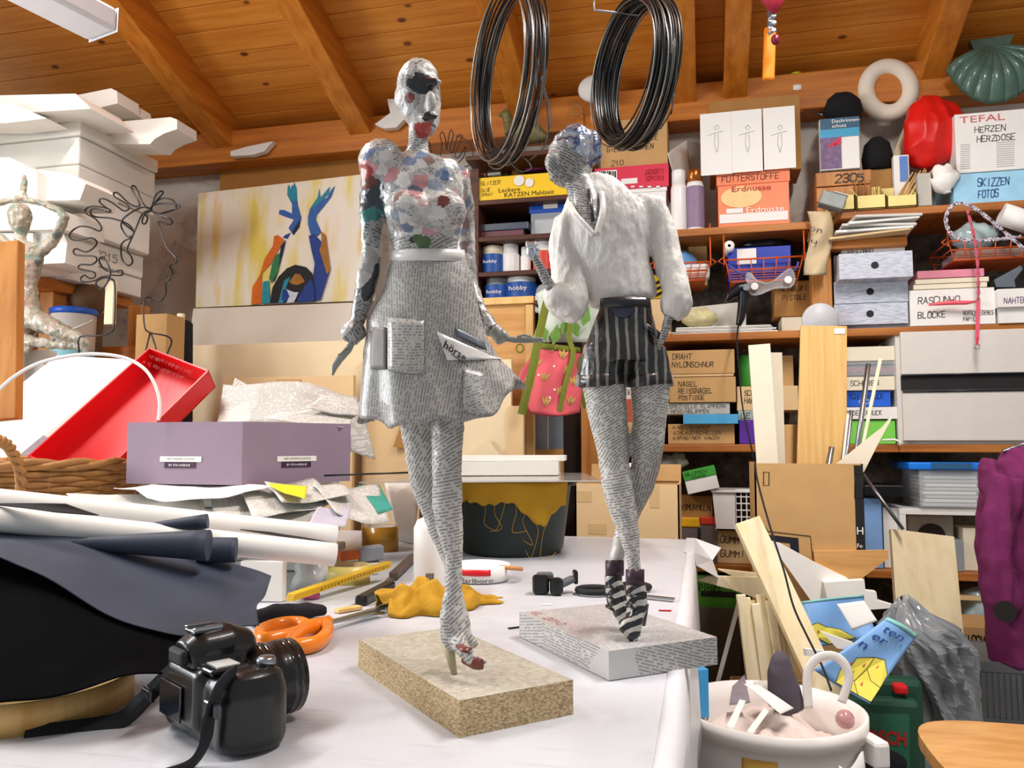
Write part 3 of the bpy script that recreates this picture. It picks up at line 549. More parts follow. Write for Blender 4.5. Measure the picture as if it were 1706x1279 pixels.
# boots: strapped open shoes with heels
def shoe_mat():
    n = N('shoe_stripe'); v = n.coord(rot=(.3, .5, 0)); s = n.n('ShaderNodeSeparateXYZ'); n.set(s.inputs[0], v); x = n.math('FRACT', n.math('MULTIPLY', n.math('ADD', s.outputs[2], n.math('MULTIPLY', n.noise(v, 60, 2), .008)), 78.))
    MATS['shoe_stripe'] = n.fin(n.mix(n.math('LESS_THAN', x, .45), '#17181c', '#a9a79f'), .3, coat=.4)
shoe_mat()
for rr, cuff, heel, foot in (([(1024, 938, 13, 13, .034), (1022, 965, 15, 15, .034), (1027, 992, 16, 16, .03), (1036, 1018, 15, 15, .022), (1044, 1036, 13, 12, .014), (1046, 1045, 8, 8, .01)], (1024, 945, .034), [(1014, 975, .04), (1017, 1012, .04)], (1044, 1040)),
                       ([(1058, 955, 13, 13, -.014), (1060, 985, 17, 16, -.012), (1062, 1008, 17, 16, -.014), (1057, 1030, 14, 14, -.024), (1050, 1048, 19, 11, -.032), (1043, 1058, 17, 7, -.038)], (1058, 960, -.014), [(1073, 1005, -.004), (1071, 1042, -.006)], (1043, 1060))):
    b = B(); f2.limb(b, rr); sh = b.build('shoe', 'shoe_stripe', S2, voxel=.0018, smooth=2, displace=lambda c: .0007*fbm(c, 120, 2))
    x, y, dd = cuff; B().grid(lambda u, v: P2(x+15*math.cos(6.283*u), y-12+v*26, dd+16*k2*math.sin(6.283*u)), 20, 3, closed=True).build('ankle_strap', mat('plum_strap', '#3a2430', .4, .2, 60), sh, solid=.001)
    pts = [P2(*q) for q in heel]; B().tube([pts[0], pts[1]], [.006, .0035], 8).build('heel', 'scrap_black', sh)
    for i in range(3): y2 = y+28+i*18; B().tube([P2(x-14, y2, dd-.008), P2(x-2, y2+7, dd-.016), P2(x+13, y2+3, dd-.008)], .0022, 6).build('strap', 'scrap_black', sh)
def sheet(name, label, cat, cs, m, wav=.006, th=.001, nu=14, nv=10, group=None, curl=0., parent=None, seed=0.):
    """sheet of paper, card or cloth through four corners (picture x, y, distance): top left, top right, bottom right, bottom left"""
    c = [PF(*q) for q in cs]; nn = (c[1]-c[0]).cross(c[3]-c[0]).normalized()
    def fn(u, v):
        p = c[0]*(1-u)*(1-v)+c[1]*u*(1-v)+c[2]*u*v+c[3]*(1-u)*v
        return p+nn*(wav*fbm(p+Vector((seed, 0, 0)), 7, 2)+curl*math.sin(math.pi*u))
    b = B().grid(fn, nu, nv)
    if parent: return b.build(name, m, parent, solid=th)
    return one(b, name, m, label, cat, group, solid=th)
# ---------------------------------------------------------------- foam store on the wooden rack
G = 'polystyrene slabs stored on the rack'
FX = -2.195
def slab(x1, y0, z0, z1, dep, label, dx=.75): one(B().span((x1-dx, y0, z0), (x1, y0+dep, z1-.0015), .006), 'foam_slab', 'foam', label, 'foam slab', G)
slab(FX, 2.40, 2.150, 2.204, .43, 'topmost thick white polystyrene slab of the left stack')
slab(FX-.012, 2.41, 2.045, 2.150, .42, 'polystyrene block directly under the topmost slab of the stack')
slab(FX-.012, 2.41, 1.965, 2.045, .42, 'polystyrene slab third from the top of the stack')
slab(FX-.02, 2.42, 1.80, 1.965, .40, 'thickest polystyrene block in the middle of the stack')
slab(FX-.055, 2.43, 1.705, 1.80, .40, 'polystyrene slab with green stamped code second from the bottom')
slab(FX-.06, 2.43, 1.625, 1.705, .40, 'lowest polystyrene slab lying on the rack shelf')
scrawl('2215', bpy.data.objects['foam_slab.004'], (FX-.0545, 2.56, 1.735), (0, 1, 0), (0, 0, 1), .03, mat('ink_green', '#5f7f78', .7), .12)
for nm, pts, Y, t in (('long white foam offcut lying on top of the slab stack under the lamp', [(-60, 160), (126, 156), (152, 181), (68, 186), (-60, 190)], 2.30, .22),
                     ('blocky foam offcut with rounded end at the back of the stack top', [(120, 160), (185, 147), (195, 152), (196, 172), (130, 188)], 2.52, .12),
                     ('small greyish foam wedge behind the stack top', [(190, 166), (222, 173), (226, 191), (188, 189)], 2.62, .1),
                     ('foam bracket with concave cut end jutting right from the stack', [(150, 207), (284, 195), (295, 199), (295, 215), (274, 222), (258, 231), (250, 240), (170, 240)], 2.56, .12),
                     ('slanting foam strip at the left edge beneath the long offcut', [(-60, 172), (20, 172), (78, 197), (10, 205), (-60, 205)], 2.26, .1)):
    one(poly(B(), pts, Y, t), 'foam_offcut', 'foam', nm, 'foam offcut', 'foam offcuts on the left stack')
fo = [('bright upright foam block at the far left beside the figure head', [(-70, 262), (15, 262), (62, 286), (62, 334), (-70, 334)], 2.16, .16), ('faceted foam roll end lying beside the bright foam block', [(64, 282), (122, 291), (143, 306), (133, 333), (64, 334)], 2.2, .16),
      ('broad foam block behind the figure raised arm', [(-70, 338), (64, 338), (108, 352), (108, 382), (-70, 384)], 2.18, .18), ('rounded white foam lump under the figure elbow', [(58, 384), (104, 384), (112, 405), (108, 438), (58, 440)], 2.22, .15),
      ('lowest white foam block behind the figure chest', [(-70, 388), (55, 388), (55, 444), (-70, 446)], 2.2, .16)]
for nm, pts, Y, t in fo: one(poly(B(), pts, Y, t), 'foam_block', 'foam', nm, 'foam block', 'bright foam blocks in front of the stack')
rk = thing('wooden_rack', (-2.6, 2.6, 0), 'rough wooden storage rack carrying the polystyrene stack', 'rack')
B().span((-2.98, 2.15, 1.585), (-2.30, 2.84, 1.623), .003).build('shelf_board', 'pine_plate', rk)
B().span((-2.98, 2.15, 1.02), (-1.72, 2.69, 1.05), .003).build('shelf_board', 'pine_plate', rk)
for x, y in ((-2.36, 2.48), (-2.92, 2.2), (-2.92, 2.78), (-2.24, 2.80)): B().span((x-.03, y-.03, 0), (x+.03, y+.03, 1.585), .003).build('post', 'pine_post', rk)
for y in (2.66,): B().span((-2.96, y-.015, 1.32), (-2.0, y+.015, 1.40), .003).build('rail', 'pine_plate', rk)
one(pbox(B(), 174, 188, 468, 540, 2.43, .02, .002), 'lath', 'lath_raw', 'short pale lath fixed to the rack post below the foam', 'lath')
# things on the lower rack shelf
zr = 1.051
def bucket(name, label, c, r0, r1, h, m, lid=None, band=None, cat='bucket', group=None, handle=True):
    t = thing(name, c, label, cat, group); c = Vector(c)
    B().lathe([(r0*.9, 0), (r0, .004), (r1, h), (r1*1.04, h), (r1*1.04, h+.012), (r1*.97, h+.012)], c, 28).build('body', m, t)
    if lid: B().lathe([(r1*1.06, h-.004), (r1*1.06, h+.016), (r1*.98, h+.02), (0.0001, h+.02)], c, 28).build('lid', lid, t)
    if band: B().lathe([(r0+(r1-r0)*.25+.001, h*.25), (r0+(r1-r0)*.7+.001, h*.7)], c, 28, cap=False).build('label_band', band, t)
    if handle: B().tube([c+Vector((r1*1.05*math.cos(a), -r1*1.05*math.sin(a)*.5-r1*.6*math.sin(a), h*.95-r1*.75*math.sin(a))) for a in [math.pi*i/14 for i in range(15)]], .003, 6).build('handle', 'plastic_white', t)
    return t
c = PY(121, 575, 2.42); bucket('lidded_bucket', 'white bucket with blue lid and pale label on the rack', (c.x, 2.42, zr), .065, .075, PY(121, 524, 2.42).z-zr, 'plastic_white', 'plastic_blue', mat('label_teal', '#7fb9c4', .5))
one(B().ball((c.x-.08, 2.57, PY(86, 503, 2.57).z), (.07, .065, .07), 16).lathe([(.05, 0), (.06, PY(86, 503, 2.57).z-zr-.05)], (c.x-.08, 2.57, zr), 16), 'clay_pot', mat('brown_pot', '#6b4d2e', .6, .25, 14), 'round mottled brown clay pot behind the lidded bucket', 'pot')
carton('small brown carton with yellow edge beside the black thread cone', 226, 277, 523, 596, 2.36, .10, MATS['card'], zb=zr)
t = thing('thread_cone', (PY(300, 575, 2.56).x, 2.56, zr), 'black cone of yarn with cream core beside the small carton', 'yarn'); h = PY(300, 534, 2.56).z-zr
B().lathe([(.05, 0), (.052, .02), (.042, h-.01), (.03, h)], WL[t.name], 20).build('yarn', mat('yarn_black', '#16181f', .9, .2, 60, .5, 200), t); B().lathe([(.014, h-.002), (.014, h+.025)], WL[t.name], 12).build('core', 'cream', t)
# ---------------------------------------------------------------- small papier-mache figure at the left edge
newsprint('figure_skin', '#a49a86', cell=45, line=500, word=300, angle=1.4, cover=.56, bump=1., patch=[(0., '#9a907c'), (.3, '#7f8a7a'), (.5, '#b0a796'), (.75, '#5f6560'), (.85, '#a58f80')])
f3 = Fig(2.46); P3 = f3.p; base3 = P3(20, 640); S3 = thing('papier_mache_figure', (base3.x, base3.y, TZ), 'grey brown papier mache dancer with arms raised overhead at the left edge', 'sculpture')
b = B()
f3.limb(b, [(33, 340, 8, 9), (33, 347, 16, 18), (33, 361, 18, 20), (34, 376, 16, 17), (34, 388, 10, 11), (34, 400, 8, 9), (36, 410, 14, 12), (44, 418, 30, 15), (46, 436, 26, 18), (47, 458, 18, 15), (47, 476, 14, 13), (44, 495, 20, 18), (40, 515, 30, 24), (36, 540, 28, 24), (28, 570, 18, 18), (18, 600, 14, 14), (12, 640, 10, 10)])
f3.limb(b, [(66, 420, 10, 10), (84, 405, 10, 10), (98, 385, 8, 8), (108, 362, 8, 8), (98, 350, 6, 6), (70, 339, 5, 5), (44, 332, 5, 5), (38, 322, 6, 6), (40, 305, 5, 5), (41, 290, 2, 2)])
f3.limb(b, [(22, 420, 10, 10), (8, 405, 9, 9), (-12, 385, 8, 8), (-30, 360, 7, 7), (-10, 340, 6, 6), (20, 332, 5, 5), (42, 330, 5, 5)])
f3.limb(b, [(45, 525, 20, 18, -.01), (75, 540, 16, 15, -.03), (105, 553, 13, 13, -.04), (130, 562, 10, 10, -.045), (142, 572, 8, 8, -.045), (146, 590, 7, 7, -.04)])
f3.limb(b, [(30, 566, 12, 12, -.02), (60, 570, 9, 9, -.03), (100, 574, 8, 8, -.03), (140, 578, 6, 6, -.035)]); f3.limb(b, [(24, 590, 9, 9, -.02), (40, 585, 7, 7, -.03), (52, 580, 4, 4, -.03)])
b.ball(P3(38, 364, -.022), (.005, .008, .008)); b.build('body', 'figure_skin', S3, voxel=.0035, smooth=2, displace=lambda c: .003*fbm(c, 60, 2))
B().span((base3.x-.09, base3.y-.08, TZ), (base3.x+.06, base3.y+.01, P3(20, 636).z), .003).build('pedestal', 'card_dark', S3)
one(B().bar(PF(5, 700, 1.72), PF(10, 405, 1.76), .028, .07, up=RGT, bev=.002), 'wood_strip', 'pine_post', 'upright reddish wood strip at the left picture edge before the figure', 'wood')
carton('small white carton under the figure bent knee', 24, 74, 583, 604, 2.075, .05, MATS['white_card'], zb=TZ, name='white_carton')
# ---------------------------------------------------------------- wire drawing of a head
W1 = "495,1140 490,1080 520,1050 620,1050 690,1030 715,980 720,740 690,690 640,690 600,720 635,760 680,700 690,640 650,560 620,575 650,630 700,650 760,640 765,670 700,670 640,680 590,705 520,712 505,690 530,670 560,690 595,680 585,650 510,635 490,620 510,603 570,605 605,580 590,552 480,545 460,520 480,505 540,525 595,490 605,460 570,437 470,452 435,430 450,395 500,365 560,370 620,393 635,370 600,320 540,285 535,260 570,240 640,245 690,262 680,275 590,252 565,280 600,305 700,315 800,350 838,400 820,435 780,455 758,490 765,570 800,610 830,590 820,550 795,515 820,450 850,380 890,290 930,262"
W2 = "690,265 625,215 640,190 700,215 770,265 803,258 800,230 720,180 715,155 745,160 800,215 850,240 875,225 830,140 825,115 850,120 890,210 925,250 950,240 970,180 1000,145 1022,155 980,200 950,260 1000,285 1090,260 1125,240 1100,225 1000,222 958,232 1010,190 1080,200 1100,250 1000,290 1070,320 1075,350 1040,350 995,335 1000,370 1040,490 1100,560 1105,590 1065,610 1080,650 1070,670 1015,655 1060,672 1065,690 1040,720 1040,780 1010,825 960,815 920,810 900,850 905,990 940,1030 1040,1050 1075,1090 1040,1200 1030,1500"
W3 = "765,330 760,370 800,430 838,400 770,340 790,300 890,245 950,262 905,290 890,340 910,348 925,310 900,285 940,262"
W4 = "495,1140 495,1500"; W5 = "940,1030 895,1220 880,1500"; W6 = "945,1030 975,1120 978,1500"
def wpts(s, Y, amp=.02): return [PY(float(a)/3.76, 280+float(c)/3.76, Y+amp*math.sin(i*.9)) for i, (a, c) in enumerate(q.split(',') for q in s.split())]
ws = thing('wire_sculpture', PY(220, 800, 2.0)*1, 'bent wire line drawing of a curly haired head in profile', 'sculpture'); WL[ws.name] = Vector((PY(220, 700, 2.0).x, 2.0, TZ)); ws.location = WL[ws.name]
for nm, s in (('hair_wire', W1), ('profile_wire', W2), ('hair_wire', W3)): B().tube(smoothpath(wpts(s, 2.0), 4), .0026, 6).build(nm, 'wire_dark', ws)
for s in (W4, W5, W6):
    p = wpts(s, 2.0, 0); p[-1] = Vector((p[-1].x, p[-1].y, TZ)); B().tube(p, .0026, 6).build('leg_wire', 'wire_dark', ws)
# ---------------------------------------------------------------- boards and painting against the back wall
one(pbox(B(), 363, 612, 246, 600, 3.31, .015, .001), 'backing_board', mat('hardboard', '#a8702e', .7, .08, 10), 'brown hardboard sheet behind the arms painting', 'board')
for nm, pts in (('torn white foam strip on the wall beam above the hardboard', [(384, 252), (412, 244), (455, 235), (440, 252), (420, 258), (384, 260)]), ('white foam cutout with concave side propped on the beam beside the bald head', [(645, 165), (672, 164), (682, 185), (690, 196), (672, 200), (660, 212), (640, 214), (624, 207), (650, 188)])):
    one(poly(B(), pts, 3.17, .03), 'foam_cutout', 'foam', nm, 'foam offcut')
pt = thing('painting', (PY(465, 500, 3.22).x, 3.22, PY(465, 508, 3.22).z), 'unframed canvas of blue and orange arms reaching up on yellow white ground', 'painting')
n = N('canvas_ground'); v = n.coord((5, 1, 1.1)); n.bump(n.noise(n.coord(), 400, 2), .1, .001)
a_ = n.noise(v, 1.6, 3); MATS['canvas_ground'] = n.fin(n.ramp(a_, [(.38, '#e6cf62'), (.5, '#ece4cf'), (.6, '#eee6d8'), (.72, '#e9c878')]), .5)
cv = B().quadhull([PY(326, 512, 3.20), PY(622, 500, 3.20), PY(622, 500, 3.20)+Vector((0, .02, 0)), PY(326, 512, 3.20)+Vector((0, .02, 0))], [PY(330, 322, 3.24), PY(624, 288, 3.24), PY(624, 288, 3.24)+Vector((0, .02, 0)), PY(330, 322, 3.24)+Vector((0, .02, 0))]).build('canvas', 'canvas_ground', pt)
_c0, _c1, _c2 = PY(326, 512, 3.20), PY(622, 500, 3.20), PY(330, 322, 3.24); _cn = (_c1-_c0).cross(_c2-_c0).normalized(); _cn = -_cn if _cn.y > 0 else _cn
def pcv(x, y, off): d = ray(x, y); return EYE+d*((_c0-EYE).dot(_cn)/d.dot(_cn))+_cn*(off+.002)
PNT = {'p_blue': '#173a8c', 'p_teal': '#1f8fa3', 'p_orange': '#dd6c1c', 'p_navy': '#141c3c', 'p_ochre': '#a87020', 'p_green': '#2f7f4a', 'p_mid': '#2f62ad', 'p_pale': '#cfd8e6', 'p_black': '#15141a'}
for k, h in PNT.items(): mat(k, h, .5, .2, 40)
strokes = [('p_mid', [(481, 380), (489, 392), (500, 375), (503, 363), (497, 342), (494, 318), (487, 308), (484, 320), (480, 308), (479, 325), (487, 340), (487, 356), (474, 350), (466, 350), (465, 357), (478, 362), (490, 366)]), ('p_teal', [(479, 325), (482, 307), (486, 318), (491, 304), (495, 314), (496, 335), (489, 338)]), ('p_navy', [(488, 386), (501, 365), (500, 378), (490, 392)]),
 ('p_blue', [(485, 388), (480, 398), (472, 396), (476, 392)]), ('p_mid', [(514, 362), (517, 350), (528, 338), (546, 330), (552, 318), (559, 310), (553, 328), (540, 345), (529, 358), (527, 366), (536, 386), (530, 394), (518, 390), (514, 374)]), ('p_teal', [(516, 350), (530, 330), (533, 314), (535, 330), (548, 314), (551, 312), (548, 324), (532, 340)]),
 ('p_orange', [(458, 394), (464, 392), (475, 400), (468, 412), (452, 440), (438, 455), (436, 506), (420, 508), (422, 478), (434, 460), (442, 432), (456, 410)]), ('p_navy', [(470, 410), (478, 400), (472, 425), (464, 455), (458, 470), (454, 462), (464, 440)]), ('p_green', [(462, 425), (468, 422), (466, 450), (454, 472), (450, 465), (455, 440)]), ('p_teal', [(440, 470), (450, 468), (452, 505), (438, 507)]),
 ('p_blue', [(516, 394), (524, 390), (536, 402), (538, 430), (550, 455), (536, 500), (515, 502), (522, 470), (526, 440), (520, 415)]), ('p_ochre', [(536, 386), (544, 392), (548, 420), (552, 450), (546, 458), (540, 436), (534, 418), (538, 405)]), ('p_black', [(452, 506), (456, 480), (466, 462), (480, 448), (494, 442), (512, 446), (522, 456), (526, 475), (528, 503)]), ('p_ochre', [(484, 470), (494, 457), (502, 458), (510, 470), (498, 476), (488, 474)]),
 ('p_teal', [(470, 490), (476, 468), (486, 462), (478, 482), (474, 505), (466, 506)]), ('p_blue', [(498, 500), (510, 478), (520, 466), (526, 480), (526, 503), (500, 505)]), ('p_pale', [(478, 482), (492, 488), (500, 488), (492, 505), (480, 506), (484, 495)]), ('p_blue', [(474, 484), (480, 483), (485, 495), (478, 505), (472, 500)])]
for i, (k, pts) in enumerate(strokes): B().prism([pcv(x, y, .0008+.0007*i) for x, y in pts], (0, 1, 0), .0006).build('paint_stroke', k, cv)
one(B().quadhull([Vector((PY(300, 700, 2.9).x, 2.75, .0)), Vector((PY(612, 690, 2.9).x, 2.75, .0)), Vector((PY(612, 690, 2.9).x, 2.77, .0)), Vector((PY(300, 700, 2.9).x, 2.77, 0.))], [PY(322, 514, 3.12), PY(612, 503, 3.12), PY(612, 503, 3.14), PY(322, 514, 3.14)]), 'white_board', mat('board_white', '#dbd2c4', .6, .04, 6), 'large off white board leaning below the arms painting', 'board')
# cardboard sheets standing behind the table
one(B().span((PY(232, 640, 2.70).x, 2.70, 0), (PY(610, 640, 2.70).x, 2.715, PY(420, 572, 2.70).z), .001), 'cardboard_sheet', 'card_pale', 'wide pale cardboard panel standing behind the purple box', 'cardboard')
t = thing('cardboard_sheet', (PY(480, 700, 2.6).x, 2.6, 0), 'folded cardboard sheet with tape strip behind the newspaper bundle', 'cardboard')
pbox(B(), 372, 588, 627, 760, 2.6, .02, .001, zb=0.).build('sheet', 'card_light', t); pbox(B(), 462, 498, 632, 690, 2.597, .002).build('tape', mat('tape_tan', '#cfae7c', .3), t); pbox(B(), 459, 500, 632, 636, 2.595, .002).build('flap_edge', 'card', t)
for nm, x0, x1, y0, m, Y in (('tall brown cardboard sheet behind the left sculpture left leg', 604, 700, 590, 'card_light', 2.66), ('pale yellow cardboard sheet behind the left sculpture right leg', 706, 852, 600, 'card_pale', 2.62), ('narrow beige cardboard edge left of the vertical boards', 846, 872, 676, 'card_light', 2.60)):
    one(pbox(B(), x0, x1, y0, 800, Y, .02, .001, zb=0.), 'cardboard_sheet', m, nm, 'cardboard')
one(poly(B(), [(655, 745), (673, 690), (676, 746)], 2.64, .01), 'cardboard_flap', 'card_dark', 'small triangular cardboard flap behind the left leg', 'cardboard'); one(poly(B(), [(760, 772), (812, 732), (845, 772)], 2.6, .01), 'cardboard_flap', 'card_pale', 'pale triangular cardboard flap above the foam on the basin', 'cardboard')
fr = thing('framed_board', (PY(840, 690, 2.72).x, 2.72, 0), 'brown wood panel in light frame standing left of the pink bag', 'panel')
pbox(B(), 780, 876, 505, 690, 2.73, .012, zb=0.).build('panel', 'beech_board', fr); B().span((PY(780, 510, 2.715).x, 2.715, PY(830, 507, 2.715).z), (PY(889, 510, 2.715).x, 2.745, PY(830, 495, 2.715).z), .002).build('top_rail', 'veneer', fr)
pbox(B(), 876, 889, 507, 690, 2.715, .03, .002, zb=0.).build('side_rail', 'veneer', fr)
# ---------------------------------------------------------------- basket, boxes and cable at the left
bk = thing('wicker_basket', PF(40, 800, 1.754), 'brown wicker basket with braided handle holding the white and red boxes', 'basket'); wm = mat('wicker', '#a8743a', .5, .25, 40, .3, 90)
bc = PF(20, 800, 1.781); z0, z1 = PF(100, 838, 1.534).z, PF(100, 782, 1.534).z
def ell(a, r): return bc+RGT*(.28*r*math.cos(a))+FWD*(.233*r*math.sin(a))
nrow = 7
for i in range(nrow):
    z = z0+(z1-z0)*i/(nrow-1); rr = .9+.1*i/(nrow-1); B().tube([Vector((*ell(2*math.pi*j/60, rr+.018*math.sin(j*math.pi/2+i*math.pi)).xy, z)) for j in range(60)], .0062, 6, True).build('woven_row', wm, bk)
for i in range(15): a = 2*math.pi*i/15; B().tube([Vector((*ell(a, .9).xy, z0)), Vector((*ell(a, 1.).xy, z1+.004))], .0045, 6).build('stake', wm, bk)
for ph in (0, math.pi): B().tube([Vector((*ell(2*math.pi*j/72, 1.01+.02*math.cos(j*.9+ph)).xy, z1+.008+.006*math.sin(j*.9+ph))) for j in range(72)], .0075, 6, True).build('rim_braid', wm, bk)
hpt = smoothpath([PF(-40, 760, 1.439), PF(-10, 735, 1.452), PF(8, 738, 1.466), PF(22, 755, 1.480), PF(34, 785, 1.493), (PF(36, 820, 1.507))], 6)
for ph in (0, 2.1, 4.2): B().tube([p+RGT*.006*math.cos(i*.7+ph)+UP*.006*math.sin(i*.7+ph) for i, p in enumerate(hpt)], .006, 6).build('handle_strand', wm, bk)
B().lathe([(.0001, 0), (.2, 0), (.2, .006)], (bc.x, bc.y, z0-.004), 24).build('bottom', wm, bk)
def tray(name, label, cat, o, u, v, n, th, m, inner=None):
    """open box: floor spanned by u, v; walls along n"""
    o, u, v, n = map(Vector, (o, u, v, n)); t = thing(name, o, label, cat); 
    def slab_(p, a, c, d, nm, mm): b = B(); q = [p, p+a, p+a+c, p+c]; b.quadhull(q, [x+d for x in q]); b.build(nm, mm, t)
    un, vn, nn = u.normalized()*th, v.normalized()*th, n.normalized()*th
    slab_(o, u, v, nn, 'floor_panel', inner or m)
    slab_(o, u, vn, n, 'side', m); slab_(o+v-vn, u, vn, n, 'side', m); slab_(o, v, un, n, 'end', m); slab_(o+u-un, v, un, n, 'end', m); return t
o = PF(66, 786, 1.90); u = PF(262, 606, 2.12)-o; v = PF(356, 648, 2.06)-PF(262, 606, 2.12); v = v-u*(v.dot(u)/u.dot(u)); nv = -(u.cross(v).normalized())*.062
if nv.dot(FWD) > 0: nv = -nv
rb = tray('red_box', 'tilted open red plastic box leaning out of the wicker basket', 'box', o, u, v, nv, .004, MATS['red_plastic'])
for i in range(2): scribble(rb, o+u*(.955-i*.06)+nv*1.02+v*.12, v, -u, .014, v.length*.7, mat('ink_darkred', '#7a0a0c', .6), seed=i)
t = thing('white_box', PF(60, 780, 1.891), 'big white cardboard box tilted in the basket beside the red box', 'box')
A_, B_, C_, D_ = PF(-80, 730, 2.06), PF(95, 592, 2.30), PF(226, 599, 2.28), PF(18, 772, 2.02)
C2, D2 = PF(258, 612, 2.27), PF(62, 792, 2.01)
nn = (B_-A_).cross(D_-A_).normalized(); nn = nn if nn.dot(FWD) > 0 else -nn
B().quadhull([A_, B_, C_, D_], [p+nn*.012 for p in (A_, B_, C_, D_)]).build('lid', 'white_card', t)
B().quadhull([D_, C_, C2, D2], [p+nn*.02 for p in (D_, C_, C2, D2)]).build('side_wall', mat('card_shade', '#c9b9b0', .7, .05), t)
q4_ = [D_+(C_-D_)*.02-nn*.002, D_+(C_-D_)*.24-nn*.002, D2+(C2-D2)*.22-nn*.002, D2-nn*.002]
B().quadhull(q4_, [p-nn*.002 for p in q4_]).build('printed_panel', mat('photo_grey', '#8a8088', .6, .3, 30), t)
one(B().tube(smoothpath([PF(-20, 668, 1.575), PF(20, 630, 1.589), PF(70, 603, 1.603), PF(140, 590, 1.617), (PF(200, 594, 1.630)), PF(238, 612, 1.630), PF(258, 640, 1.630), PF(266, 670, 1.630), PF(264, 700, 1.630)], 6), .0035, 8), 'white_cable', 'plastic_white', 'white cable looping in an arc over the white box', 'cable')
# purple shoe box
px0, pz = PF(402, 808, 1.598), PF(402, 808, 1.598).z; ptop = PF(402, 702, 1.598).z
pl, pr = PF(210, 796, 1.664), PF(583, 801, 1.782); u = Vector((pl.x-px0.x, pl.y-px0.y, 0)); w_ = Vector((pr.x-px0.x, pr.y-px0.y, 0)); 
pb = thing('shoe_box', px0, 'muted purple shoe box with two small white labels on the paper pile', 'box'); pm = mat('mauve_card', '#8f7c8c', .6, .06, 14)
H = ptop-pz; q = [px0, px0+w_, px0+u+w_, px0+u]; B().quadhull(q, [p+UP*H for p in q]).build('body', pm, pb)
for (org, d, f) in ((px0+u, -u, .36), (px0, w_, .36)):
    L = d.length; dn_ = d.normalized(); nrm = dn_.cross(UP)
    for (a, c, h_, ww_, mm, s, im) in ((.30, .36, .07, .36, 'white_card', 'CINDY CRAWFORD COLLECTION', 'ink_soft'), (.34, .26, .075, .27, mat('label_plum', '#3c1f3c', .6), 'BY 5TH AVENUE', 'ink_white')):
        mm = MATS[mm] if isinstance(mm, str) else mm; p = org+dn_*(L*a)+UP*(H*c)+nrm*.0008; lp = B().quadhull([p, p+dn_*L*ww_, p+dn_*L*ww_+UP*H*h_*1.25, p+UP*H*h_*1.25], [x+nrm*.0006 for x in (p, p+dn_*L*ww_, p+dn_*L*ww_+UP*H*h_*1.25, p+UP*H*h_*1.25)]).build('label', mm, pb)
        printed(s, lp, p+nrm*.0008+dn_*L*ww_*.16+UP*H*.03, dn_, UP, .0045, MATS[im], L*ww_*.68)
# ---------------------------------------------------------------- newspapers
newsprint('news_flat', '#dedcd6', '#444444', inkf=.4, cell=5, line=200, word=190, angle=.2, plane='XY', bump=.05, coat=0, rough=.7, cover=.45); newsprint('news_stand', '#e4e2dc', '#444444', inkf=.4, cell=4, line=210, word=190, angle=.2, base=.12, bump=.05, coat=0, rough=.7, cover=.42); newsprint('news_b', '#d3d1ca', '#444444', inkf=.4, cell=6, line=200, word=170, angle=.5, base=.5, plane='XY', bump=.05, coat=0, rough=.7)
GN = 'newspaper sheets around the purple box'
sheet('newspaper', 'upright white newspaper page behind the purple box', 'newspaper', [(372, 640, 2.122), (598, 652, 2.175), (590, 712, 2.030), (360, 708, 1.991)], 'news_stand', .02, group=GN, curl=-.01)
sheet('newspaper', 'second newspaper page at the left end of the upright bundle', 'newspaper', [(392, 628, 2.175), (420, 646, 2.175), (400, 712, 2.096), (364, 705, 2.096)], 'news_stand', .01, group=GN, seed=3)
sheet('newspaper', 'folded grey newspaper lying on top of the purple box right side', 'newspaper', [(440, 692, 1.782), (545, 664, 1.939), (600, 700, 1.913), (570, 712, 1.755)], 'news_b', .02, group=GN, seed=5)
sheet('newspaper', 'upper crumpled newspaper sheet with torn edge above the shoe box', 'newspaper', [(505, 690, 1.834), (535, 660, 1.913), (590, 668, 1.965), (606, 700, 1.899)], 'news_b', .03, group=GN, seed=9)
sheet('newspaper', 'newspaper page hanging down at the right end of the shoe box', 'newspaper', [(582, 700, 1.808), (606, 690, 1.899), (618, 765, 1.899), (582, 752, 1.808)], 'news_stand', .015, group=GN, seed=11)
